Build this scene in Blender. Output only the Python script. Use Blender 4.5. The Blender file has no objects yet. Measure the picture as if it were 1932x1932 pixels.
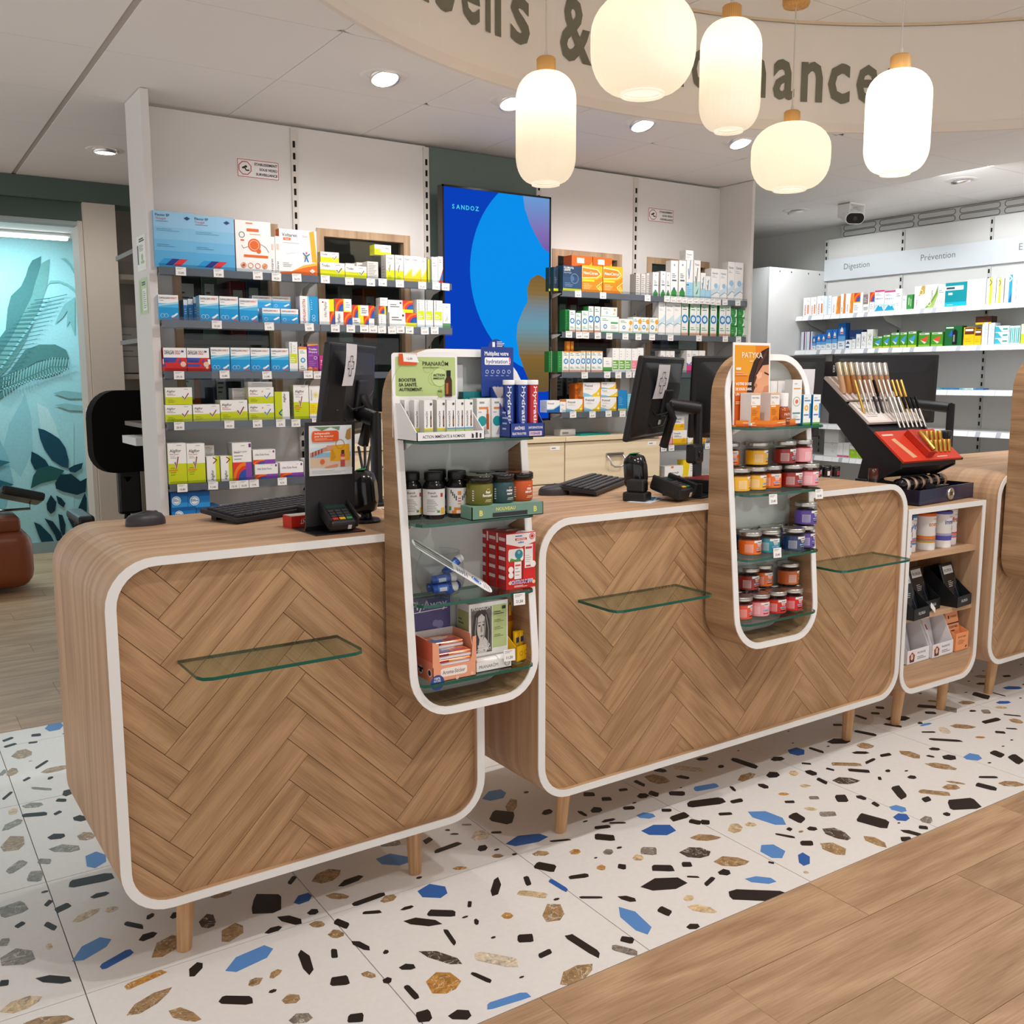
import bpy, bmesh, math, random
from mathutils import Vector, Matrix
R = random.Random(7)
SC = bpy.context.scene
COL = SC.collection
PI = math.pi

# ---------------------------------------------------------------- camera, light, exposure
cam_d = bpy.data.cameras.new('camera'); cam = bpy.data.objects.new('camera', cam_d); COL.objects.link(cam)
cam.location = (-0.3111, -2.2643, 1.4105)
cam.rotation_euler = (1.43227, 0.00106, -0.58244)
cam_d.sensor_width = 36; cam_d.lens = 36 * 1827.57 / 1932; cam_d.clip_start = .02
SC.camera = cam
SC.view_settings.view_transform = 'Standard'; SC.view_settings.look = 'None'
SC.view_settings.gamma = 1; SC.view_settings.use_curve_mapping = False
SC.view_settings.exposure = 0.27
SC.cycles.use_denoising = True
SC.cycles.max_bounces = 7; SC.cycles.diffuse_bounces = 4; SC.cycles.transparent_max_bounces = 16
SC.cycles.sample_clamp_indirect = 6
wd = bpy.data.worlds.new('shop_ambient'); SC.world = wd; wd.use_nodes = True
wd.node_tree.nodes['Background'].inputs[0].default_value = (1.0, 0.975, 0.955, 1)
wd.node_tree.nodes['Background'].inputs[1].default_value = 0.9

def spot(x, y, z, watts, tx, ty, tz, size=120, blend=.5, col=(1, .965, .935), rad=.045):
    d = bpy.data.lights.new('spot_light', 'SPOT'); d.energy = watts; d.spot_size = math.radians(size); d.spot_blend = blend
    d.color = col; d.shadow_soft_size = rad
    o = bpy.data.objects.new('spot_light', d); COL.objects.link(o); o.location = (x, y, z)
    o.rotation_euler = (Vector((tx, ty, tz)) - Vector((x, y, z))).to_track_quat('-Z', 'Y').to_euler(); return o
def area(x, y, z, w, h, watts, tx, ty, tz, col=(1, .97, .93)):
    d = bpy.data.lights.new('area_light', 'AREA'); d.shape = 'RECTANGLE'; d.size = w; d.size_y = h; d.energy = watts; d.color = col
    o = bpy.data.objects.new('area_light', d); COL.objects.link(o); o.location = (x, y, z)
    o.rotation_euler = (Vector((tx, ty, tz)) - Vector((x, y, z))).to_track_quat('-Z', 'Y').to_euler(); return o
ZL, ZU = 2.5, 2.96       # lower ceiling, ceiling of the round recess
# lamps of the round ceiling recess above the customers (out of the frame)
for lx, ly in ((-.55, -.75), (.75, -.85), (2.05, -.8), (3.3, -.7), (1.4, -2.2), (3.2, -2.1), (-.6, -2.4)):
    spot(lx, ly, ZU - .04, 42, lx, ly + .25, 0, 130, .6)
DOWNLIGHTS = [(1.348, 1.10), (1.914, 1.115), (2.575, 1.092), (3.172, 1.088), (.731, 2.896), (4.903, 2.233), (4.879, 1.046)]
for lx, ly in DOWNLIGHTS[:4]: spot(lx, ly, ZL - .03, 26, lx + .05, ly + .55, 1.2, 125, .7)
spot(.731, 2.896, ZL - .03, 16, .8, 3.3, .6, 150, .6)
for lx, ly in ((4.85, 2.23), (4.85, 1.05), (4.85, .2)): spot(lx, ly, ZL - .03, 27, 5.5, ly, 1.5, 120, .6, (.93, .97, 1))
area(4.6, .9, 2.44, .3, 2.2, 14, 5.6, .9, 1.3, (.93, .97, 1))
area(.45, 5.7, 2.42, 1.1, .12, 21, .5, 5.9, .8, (.66, .93, 1))          # the tube light of the treatment room

# ---------------------------------------------------------------- colour and materials
def C(h):
    h = h.lstrip('#'); o = []
    for i in (0, 2, 4):
        c = int(h[i:i + 2], 16) / 255
        o.append(c / 12.92 if c <= .04045 else ((c + .055) / 1.055) ** 2.4)
    return (*o, 1.0)
MATS = {}
def newmat(name):
    m = bpy.data.materials.new(name); m.use_nodes = True; MATS[name] = m
    nt = m.node_tree; return m, nt, nt.nodes['Principled BSDF'], nt.nodes, nt.links
def colmat(name, rough=.5, metal=0., spec=.5, bump=0., coat=0., noise=0.):
    m, nt, p, N, L = newmat(name)
    a = N.new('ShaderNodeVertexColor'); a.layer_name = 'Col'
    src = a.outputs[0]
    if noise:
        tc = N.new('ShaderNodeTexCoord'); n = N.new('ShaderNodeTexNoise'); n.inputs['Scale'].default_value = 60; n.inputs['Detail'].default_value = 4
        L.new(tc.outputs['Object'], n.inputs['Vector'])
        mr = N.new('ShaderNodeMapRange'); mr.inputs[3].default_value = 1 - noise; mr.inputs[4].default_value = 1 + noise; L.new(n.outputs[0], mr.inputs[0])
        mx = N.new('ShaderNodeVectorMath'); mx.operation = 'SCALE'; L.new(a.outputs[0], mx.inputs[0]); L.new(mr.outputs[0], mx.inputs['Scale']); src = mx.outputs[0]
    L.new(src, p.inputs['Base Color'])
    p.inputs['Roughness'].default_value = rough; p.inputs['Metallic'].default_value = metal
    p.inputs['Specular IOR Level'].default_value = spec; p.inputs['Coat Weight'].default_value = coat
    if bump:
        tc = N.new('ShaderNodeTexCoord'); n = N.new('ShaderNodeTexNoise'); n.inputs['Scale'].default_value = 400; n.inputs['Detail'].default_value = 2
        b = N.new('ShaderNodeBump'); b.inputs['Strength'].default_value = bump; b.inputs['Distance'].default_value = .002
        L.new(tc.outputs['Object'], n.inputs['Vector']); L.new(n.outputs[0], b.inputs['Height']); L.new(b.outputs[0], p.inputs['Normal'])
    return m
colmat('card', .45, spec=.4); colmat('matte', .85, spec=.2, bump=.12); colmat('paint', .5, spec=.4)
colmat('gloss', .18, spec=.5); colmat('metal', .32, metal=1.); colmat('plastic', .42, spec=.45, bump=.1)
colmat('tile_white', .38, spec=.4, noise=.05); colmat('leather', .35, spec=.5, noise=.12); colmat('mural', .8, spec=.15, noise=.12)
def stone():
    m, nt, p, N, L = newmat('stone')
    a = N.new('ShaderNodeVertexColor'); a.layer_name = 'Col'; tc = N.new('ShaderNodeTexCoord')
    n = N.new('ShaderNodeTexNoise'); n.inputs['Scale'].default_value = 38; n.inputs['Detail'].default_value = 9; n.inputs['Roughness'].default_value = .7; n.inputs['Distortion'].default_value = 1.2
    L.new(tc.outputs['Object'], n.inputs['Vector'])
    r = N.new('ShaderNodeValToRGB'); r.color_ramp.elements[0].position = .34; r.color_ramp.elements[0].color = (.25, .22, .2, 1)
    r.color_ramp.elements[1].position = .66; r.color_ramp.elements[1].color = (1.5, 1.42, 1.3, 1); L.new(n.outputs[0], r.inputs[0])
    v = N.new('ShaderNodeTexNoise'); v.inputs['Scale'].default_value = 14; v.inputs['Detail'].default_value = 3; v.inputs['Distortion'].default_value = 2.5; L.new(tc.outputs['Object'], v.inputs['Vector'])
    vr = N.new('ShaderNodeValToRGB'); e = vr.color_ramp.elements; e[0].position = .487; e[0].color = (0, 0, 0, 1); e[1].position = .5; e[1].color = (1, 1, 1, 1); e2 = e.new(.513); e2.color = (0, 0, 0, 1); L.new(v.outputs[0], vr.inputs[0])
    mx = N.new('ShaderNodeMix'); mx.data_type = 'RGBA'; mx.blend_type = 'MULTIPLY'; mx.inputs[0].default_value = .75; L.new(a.outputs[0], mx.inputs[6]); L.new(r.outputs[0], mx.inputs[7])
    m2 = N.new('ShaderNodeMix'); m2.data_type = 'RGBA'; L.new(vr.outputs[0], m2.inputs[0]); L.new(mx.outputs[2], m2.inputs[6]); m2.inputs[7].default_value = (.75, .7, .6, 1)
    L.new(m2.outputs[2], p.inputs['Base Color']); p.inputs['Roughness'].default_value = .4
stone()
def wood(name, dark, light, su=1.6, sv=26., fibre=.25, rough=.5, rand=.12, knots=.0, bump=.15):
    """UV in metres, u along the grain"""
    m, nt, p, N, L = newmat(name)
    uv = N.new('ShaderNodeUVMap'); uv.uv_map = 'UVMap'
    mp = N.new('ShaderNodeMapping'); mp.inputs['Scale'].default_value = (su, sv, 1); L.new(uv.outputs[0], mp.inputs[0])
    n = N.new('ShaderNodeTexNoise'); n.inputs['Scale'].default_value = 1; n.inputs['Detail'].default_value = 5; n.inputs['Roughness'].default_value = .6; n.inputs['Distortion'].default_value = .5
    L.new(mp.outputs[0], n.inputs['Vector'])
    mp2 = N.new('ShaderNodeMapping'); mp2.inputs['Scale'].default_value = (su * 5, sv * 9, 1); L.new(uv.outputs[0], mp2.inputs[0])
    n2 = N.new('ShaderNodeTexNoise'); n2.inputs['Scale'].default_value = 1; n2.inputs['Detail'].default_value = 3; L.new(mp2.outputs[0], n2.inputs['Vector'])
    # cathedral figure
    mp3 = N.new('ShaderNodeMapping'); mp3.inputs['Scale'].default_value = (su * .55, sv * .28, 1); L.new(uv.outputs[0], mp3.inputs[0])
    n3 = N.new('ShaderNodeTexNoise'); n3.inputs['Scale'].default_value = 1; n3.inputs['Detail'].default_value = 1.5; n3.inputs['Distortion'].default_value = .3; L.new(mp3.outputs[0], n3.inputs['Vector'])
    ml = N.new('ShaderNodeMath'); ml.operation = 'MULTIPLY'; ml.inputs[1].default_value = 11; L.new(n3.outputs[0], ml.inputs[0])
    fr = N.new('ShaderNodeMath'); fr.operation = 'PINGPONG'; fr.inputs[1].default_value = 1.; L.new(ml.outputs[0], fr.inputs[0])
    m1 = N.new('ShaderNodeMath'); m1.operation = 'MULTIPLY_ADD'; m1.inputs[1].default_value = .22; L.new(fr.outputs[0], m1.inputs[0])
    a1 = N.new('ShaderNodeMath'); a1.operation = 'MULTIPLY_ADD'; a1.inputs[1].default_value = fibre; L.new(n2.outputs[0], a1.inputs[0])
    s1 = N.new('ShaderNodeMath'); s1.operation = 'MULTIPLY'; s1.inputs[1].default_value = .78 - fibre * .5; L.new(n.outputs[0], s1.inputs[0])
    L.new(s1.outputs[0], a1.inputs[2]); L.new(a1.outputs[0], m1.inputs[2])
    r = N.new('ShaderNodeValToRGB'); r.color_ramp.elements[0].position = .36; r.color_ramp.elements[0].color = C(dark); r.color_ramp.elements[1].position = .8; r.color_ramp.elements[1].color = C(light)
    L.new(m1.outputs[0], r.inputs[0])
    oi = N.new('ShaderNodeObjectInfo'); hs = N.new('ShaderNodeHueSaturation'); L.new(r.outputs[0], hs.inputs['Color'])
    mr = N.new('ShaderNodeMapRange'); mr.inputs[3].default_value = 1 - rand; mr.inputs[4].default_value = 1 + rand; L.new(oi.outputs['Random'], mr.inputs[0]); L.new(mr.outputs[0], hs.inputs['Value'])
    L.new(hs.outputs[0], p.inputs['Base Color']); p.inputs['Roughness'].default_value = rough; p.inputs['Specular IOR Level'].default_value = .35
    b = N.new('ShaderNodeBump'); b.inputs['Strength'].default_value = bump; b.inputs['Distance'].default_value = .001; L.new(m1.outputs[0], b.inputs['Height']); L.new(b.outputs[0], p.inputs['Normal'])
wood('oak_wrap', '#ab8565', '#d3ae8a', 1.0, 26, .34, .5, 0.)
wood('oak_plank', '#8f6a48', '#c09870', 2.2, 40, .55, .55, .035)
wood('oak_floor', '#9a785b', '#c6a482', 1.6, 20, .5, .45, .04)
wood('oak_tower', '#86664a', '#b8946f', 1.8, 30, .45, .55, 0.)
wood('leg_wood', '#b98b60', '#dcb083', 1.5, 40, .2, .45, .04)
wood('cap_wood', '#b98242', '#e0b06c', 3, 70, .3, .5, .05)
wood('frame_wood', '#ab8a6c', '#ceb190', 1.5, 30, .2, .55, .03)
wood('beech', '#e2cfae', '#f2e3c6', 1.2, 30, .15, .45, .02)
def glass(name, tint, refl=.08, rough=.0):
    m, nt, p, N, L = newmat(name); N.remove(p)
    t = N.new('ShaderNodeBsdfTransparent'); t.inputs[0].default_value = tint
    g = N.new('ShaderNodeBsdfGlossy'); g.inputs['Roughness'].default_value = rough
    f = N.new('ShaderNodeLayerWeight'); f.inputs[0].default_value = .5
    pw = N.new('ShaderNodeMath'); pw.operation = 'POWER'; pw.inputs[1].default_value = 4.; L.new(f.outputs['Facing'], pw.inputs[0])
    ma = N.new('ShaderNodeMath'); ma.operation = 'MULTIPLY_ADD'; ma.inputs[1].default_value = .55; ma.inputs[2].default_value = .03; L.new(pw.outputs[0], ma.inputs[0])
    mx = N.new('ShaderNodeMixShader'); L.new(ma.outputs[0], mx.inputs[0]); L.new(t.outputs[0], mx.inputs[1]); L.new(g.outputs[0], mx.inputs[2])
    L.new(mx.outputs[0], N['Material Output'].inputs[0])
glass('glass', (.86, .93, .9, 1)); glass('clear', (.93, .95, .96, 1)); glass('acrylic', (.82, .85, .87, 1)); glass('pane', (.62, .68, .68, 1)); glass('blue_glass', (.35, .62, .9, 1))
m, nt, p, N, L = newmat('glass_edge'); p.inputs['Base Color'].default_value = C('#1f5c4c'); p.inputs['Roughness'].default_value = .12
def emit(name, strength):
    m, nt, p, N, L = newmat(name)
    a = N.new('ShaderNodeVertexColor'); a.layer_name = 'Col'; L.new(a.outputs[0], p.inputs['Emission Color']); p.inputs['Emission Strength'].default_value = strength
    p.inputs['Base Color'].default_value = (0, 0, 0, 1); p.inputs['Roughness'].default_value = .6; p.inputs['Specular IOR Level'].default_value = .01
emit('screen', .72); emit('lamp', 6.)
def shade(name, e):
    m, nt, p, N, L = newmat(name)
    p.inputs['Base Color'].default_value = (.86, .84, .79, 1); p.inputs['Roughness'].default_value = .45
    p.inputs['Emission Color'].default_value = (1, .93, .80, 1); p.inputs['Emission Strength'].default_value = e
    t = N.new('ShaderNodeBsdfTranslucent'); t.inputs[0].default_value = (.95, .9, .8, 1)
    mx = N.new('ShaderNodeMixShader'); mx.inputs[0].default_value = .45; L.new(p.outputs[0], mx.inputs[1]); L.new(t.outputs[0], mx.inputs[2]); L.new(mx.outputs[0], N['Material Output'].inputs[0])
shade('shade_soft', .09); shade('shade_bright', .5)

# ---------------------------------------------------------------- mesh helpers
class B:
    def __init__(s): s.v = []; s.f = []; s.c = []; s.m = []; s.s = []; s.uv = {}; s.xf = None
    def add(s, vs, fs, col='#ffffff', mat=0, sm=False, uvs=None):
        o = len(s.v)
        s.v += [tuple(s.xf @ Vector(v)) for v in vs] if s.xf is not None else [tuple(v) for v in vs]
        c = C(col) if isinstance(col, str) else col
        for i, f in enumerate(fs):
            if uvs: s.uv[len(s.f)] = uvs[i]
            s.f.append([o + k for k in f]); s.c.append(c); s.m.append(mat); s.s.append(sm)
        return s
    def face(s, pts, col='#ffffff', mat=0): return s.add(pts, [list(range(len(pts)))], col, mat)
    def box(s, x0, x1, y0, y1, z0, z1, col='#ffffff', mat=0):
        v = [(x, y, z) for z in (z0, z1) for y in (y0, y1) for x in (x0, x1)]
        return s.add(v, [(0, 2, 3, 1), (4, 5, 7, 6), (0, 1, 5, 4), (2, 6, 7, 3), (0, 4, 6, 2), (1, 3, 7, 5)], col, mat)
    def bev(s, x0, x1, y0, y1, z0, z1, c, col='#ffffff', mat=0, seg=2, sm=False):
        bm = bmesh.new(); bmesh.ops.create_cube(bm, size=1)
        for v in bm.verts: v.co = Vector(((x0 + x1) / 2 + v.co.x * (x1 - x0), (y0 + y1) / 2 + v.co.y * (y1 - y0), (z0 + z1) / 2 + v.co.z * (z1 - z0)))
        bmesh.ops.bevel(bm, geom=bm.edges[:], offset=c, segments=seg, profile=.5, affect='EDGES')
        bm.verts.index_update(); s.add([v.co[:] for v in bm.verts], [[v.index for v in f.verts] for f in bm.faces], col, mat, sm); bm.free(); return s
    def lathe(s, prof, n=24, cx=0, cy=0, col='#ffffff', mat=0, sm=True, cap=True, cols=None):
        v = []; f = []
        for r, z in prof: v += [(cx + r * math.cos(2 * PI * k / n), cy + r * math.sin(2 * PI * k / n), z) for k in range(n)]
        for i in range(len(prof) - 1):
            ff = [(i * n + k, i * n + (k + 1) % n, (i + 1) * n + (k + 1) % n, (i + 1) * n + k) for k in range(n)]
            if cols: s.add(v[i * n:(i + 2) * n], [tuple(q - i * n for q in t) for t in ff], cols[i], mat, sm)
            else: f += ff
        if not cols: s.add(v, f, col, mat, sm)
        if cap:
            if prof[0][0] > 1e-4: s.face(v[:n][::-1], cols[0] if cols else col, mat)
            if prof[-1][0] > 1e-4: s.face(v[-n:], cols[-1] if cols else col, mat)
        return s
    def tube(s, pts, r, n=8, col='#222222', mat=0, closed=False):
        P = [Vector(p) for p in pts]; v = []; f = []; up = Vector((0, 0, 1)); m = len(P)
        for i, q in enumerate(P):
            a = P[(i - 1) % m] if closed or i else P[0]; b = P[(i + 1) % m] if closed or i < m - 1 else P[-1]
            t = (b - a).normalized(); x = t.cross(up)
            if x.length < 1e-3: x = t.cross(Vector((1, 0, 0)))
            x.normalize(); y = x.cross(t).normalized(); rr = r[i] if isinstance(r, (list, tuple)) else r
            v += [q + (x * math.cos(2 * PI * k / n) + y * math.sin(2 * PI * k / n)) * rr for k in range(n)]
        for i in range(m if closed else m - 1):
            j = (i + 1) % m; f += [(i * n + k, i * n + (k + 1) % n, j * n + (k + 1) % n, j * n + k) for k in range(n)]
        s.add(v, f, col, mat, True)
        if not closed: s.face(v[:n][::-1], col, mat); s.face(v[-n:], col, mat)
        return s
    def prism(s, poly, h0, h1, col='#ffffff', mat=0, ax='z', side=None, smat=None):
        """poly in 2-D, extruded along ax between h0 and h1"""
        def P(a, b, h): return (a, b, h) if ax == 'z' else (a, h, b) if ax == 'y' else (h, a, b)
        n = len(poly); v = [P(a, b, h0) for a, b in poly] + [P(a, b, h1) for a, b in poly]
        s.add(v, [list(range(n))[::-1], list(range(n, 2 * n))], col, mat)
        return s.add(v, [(i, (i + 1) % n, n + (i + 1) % n, n + i) for i in range(n)], side or col, mat if smat is None else smat)
def mesh(b, name, mats, grain=None, off=None):
    me = bpy.data.meshes.new(name); me.from_pydata(b.v, [], b.f)
    for k in mats: me.materials.append(MATS[k])
    me.polygons.foreach_set('material_index', b.m); me.polygons.foreach_set('use_smooth', b.s)
    ca = me.color_attributes.new('Col', 'FLOAT_COLOR', 'CORNER'); buf = []
    for f, c in zip(b.f, b.c): buf += list(c) * len(f)
    ca.data.foreach_set('color', buf)
    if grain or b.uv:
        uv = me.uv_layers.new(name='UVMap'); g = Vector(grain or (1, 0, 0)).normalized(); ub = []
        ou, ov = off if off else (R.uniform(0, 20), R.uniform(0, 20))
        for i, p in enumerate(me.polygons):
            if i in b.uv:
                for (u, w) in b.uv[i]: ub += [u + ou, w + ov]
                continue
            n = p.normal; u = g - n * g.dot(n)
            if u.length < .2: u = n.orthogonal()
            u.normalize(); w = n.cross(u)
            for vi in p.vertices:
                co = me.vertices[vi].co; ub += [co.dot(u) + ou, co.dot(w) + ov]
        uv.data.foreach_set('uv', ub)
    me.validate(); return me
def ob(name, b, mats, parent=None, loc=(0, 0, 0), rz=0, grain=None, off=None, rot=None):
    if isinstance(mats, str): mats = (mats,)
    me = b if isinstance(b, bpy.types.Mesh) else mesh(b, name, mats, grain, off)
    o = bpy.data.objects.new(name, me); COL.objects.link(o); o.location = loc; o.rotation_euler = rot or (0, 0, rz)
    if parent: o.parent = parent
    return o
def tag(o, label=None, cat=None, group=None, kind=None):
    if label: o['label'] = ' '.join(label.split()[-16:])
    if cat: o['category'] = cat
    if group: o['group'] = group
    if kind: o['kind'] = kind
    return o
def thing(name, label, cat, loc=(0, 0, 0), rz=0, group=None, rot=None):
    o = bpy.data.objects.new(name, None); COL.objects.link(o); o.location = loc; o.rotation_euler = rot or (0, 0, rz); o.empty_display_size = .05
    return tag(o, label, cat, group)
def struct(name, b, mats, parent=None, **k):
    o = ob(name, b, mats, parent, **k)
    if not parent: o['kind'] = 'structure'
    return o
def sroot(name):
    o = bpy.data.objects.new(name, None); COL.objects.link(o); o['kind'] = 'structure'; return o
ORD = 'first second third fourth fifth sixth seventh eighth ninth tenth eleventh twelfth thirteenth fourteenth fifteenth sixteenth seventeenth eighteenth nineteenth twentieth twenty-first twenty-second twenty-third twenty-fourth twenty-fifth twenty-sixth twenty-seventh twenty-eighth twenty-ninth thirtieth'.split()
def rrect(x0, x1, z0, z1, rt, rb=None, n=9):
    """rounded rectangle, counter-clockwise from bottom-left corner's end"""
    rb = rt if rb is None else rb; o = []
    for cx, cz, a0, r in ((x1 - rb, z0 + rb, -90, rb), (x1 - rt, z1 - rt, 0, rt), (x0 + rt, z1 - rt, 90, rt), (x0 + rb, z0 + rb, 180, rb)):
        for k in range(n): a = math.radians(a0 + 90 * k / (n - 1)); o.append((cx + r * math.cos(a), cz + r * math.sin(a)))
    return o
def clip(poly, cv):
    """clip polygon by a convex counter-clockwise polygon"""
    out = poly
    for i in range(len(cv)):
        (ax, ay), (bx, by) = cv[i], cv[(i + 1) % len(cv)]
        if abs(ax - bx) + abs(ay - by) < 1e-9: continue
        d = lambda p: (bx - ax) * (p[1] - ay) - (by - ay) * (p[0] - ax)
        nw = []
        for j in range(len(out)):
            p, q = out[j], out[(j + 1) % len(out)]; dp, dq = d(p), d(q)
            if dp >= 0: nw.append(p)
            if (dp >= 0) != (dq >= 0): t = dp / (dp - dq); nw.append((p[0] + t * (q[0] - p[0]), p[1] + t * (q[1] - p[1])))
        out = nw
        if len(out) < 3: return []
    return out
# ---- lettering and flat print
_tc = {}
def glyphs(s, bold=0.):
    k = (s, bold)
    if k not in _tc:
        cu = bpy.data.curves.new('lettering', 'FONT'); cu.body = s; cu.size = 1; cu.resolution_u = 2; cu.offset = bold
        o = bpy.data.objects.new('lettering', cu); me = bpy.data.meshes.new_from_object(o)
        vs = [(v.co.x, v.co.y) for v in me.vertices]; fs = [list(p.vertices) for p in me.polygons]
        bpy.data.objects.remove(o); bpy.data.curves.remove(cu); bpy.data.meshes.remove(me)
        if not vs: vs = [(0, 0), (1, 0), (1, 1)]; fs = []
        x0 = min(v[0] for v in vs); vs = [(v[0] - x0, v[1]) for v in vs]
        _tc[k] = (vs, fs, max(v[0] for v in vs))
    return _tc[k]
class Print:
    """flat print laid on a face: o corner, u and v full-length vectors"""
    def __init__(s, b, o, u, v, mat=0, step=.00012):
        s.b = b; s.o = Vector(o); s.u = Vector(u); s.v = Vector(v); s.W = s.u.length; s.H = s.v.length; s.n = s.u.cross(s.v).normalized(); s.k = 1; s.mat = mat; s.st = step
    def P(s, a, c): return s.o + s.u * a + s.v * c + s.n * (s.st * s.k)
    def poly(s, pts, col): s.b.face([s.P(a, c) for a, c in pts], col, s.mat); s.k += 1
    def rect(s, a0, c0, a1, c1, col): s.poly([(a0, c0), (a1, c0), (a1, c1), (a0, c1)], col)
    def circ(s, a, c, r, col, n=16, r0=0):
        s.poly([(a + r * s.H / s.W * math.cos(2 * PI * k / n), c + r * math.sin(2 * PI * k / n)) for k in range(n)], col)
    def ring(s, a, c, r, w, col, n=20):
        q = s.H / s.W
        for k in range(n):
            t0, t1 = 2 * PI * k / n, 2 * PI * (k + 1) / n
            s.b.face([s.P(a + rr * q * math.cos(t), c + rr * math.sin(t)) for rr, t in ((r - w, t0), (r, t0), (r, t1), (r - w, t1))], col, s.mat)
        s.k += 1
    def line(s, pts, w, col):
        """polyline of width w (fraction of H)"""
        q = s.H / s.W
        for (a0, c0), (a1, c1) in zip(pts, pts[1:]):
            dx, dy = (a1 - a0) / q, c1 - c0; l = math.hypot(dx, dy) or 1; nx, ny = -dy / l * w / 2 * q, dx / l * w / 2
            s.b.face([s.P(a0 + nx, c0 + ny), s.P(a0 - nx, c0 - ny), s.P(a1 - nx, c1 - ny), s.P(a1 + nx, c1 + ny)], col, s.mat)
        s.k += 1
    def text(s, t, a, c, h, col, mw=None, al='l', bold=.012, rot=False, sx=1.):
        vs, fs, w = glyphs(t, bold); sz = h * s.H / .73 if not rot else h * s.W / .73
        kx = sz * sx; lim = (mw or 9) * (s.W if not rot else s.H)
        if w * kx > lim: kx = lim / w
        sh = {'l': 0, 'c': -.5, 'r': -1}[al] * w * kx; pts = []
        for x, y in vs:
            X, Y = x * kx + sh, y * sz
            pts.append(s.P(a + X / s.W, c + Y / s.H) if not rot else s.P(a - Y / s.W, c + X / s.H))
        s.b.add(pts, fs, col, s.mat); s.k += 1
    def lines(s, a0, c0, a1, c1, n, col, th=.35):
        for i in range(n):
            c = c1 - (c1 - c0) * (i + .5) / n; h = (c1 - c0) / n * th / 2
            s.b.face([s.P(a0, c - h), s.P(a0 + (a1 - a0) * (.6 + .4 * ((i * 37) % 10) / 10), c - h), s.P(a0 + (a1 - a0) * (.6 + .4 * ((i * 37) % 10) / 10), c + h), s.P(a0, c + h)], col, s.mat)
        s.k += 1
    def ops(s, L):
        for o in L: getattr(s, o[0])(*o[1:])
        return s
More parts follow.
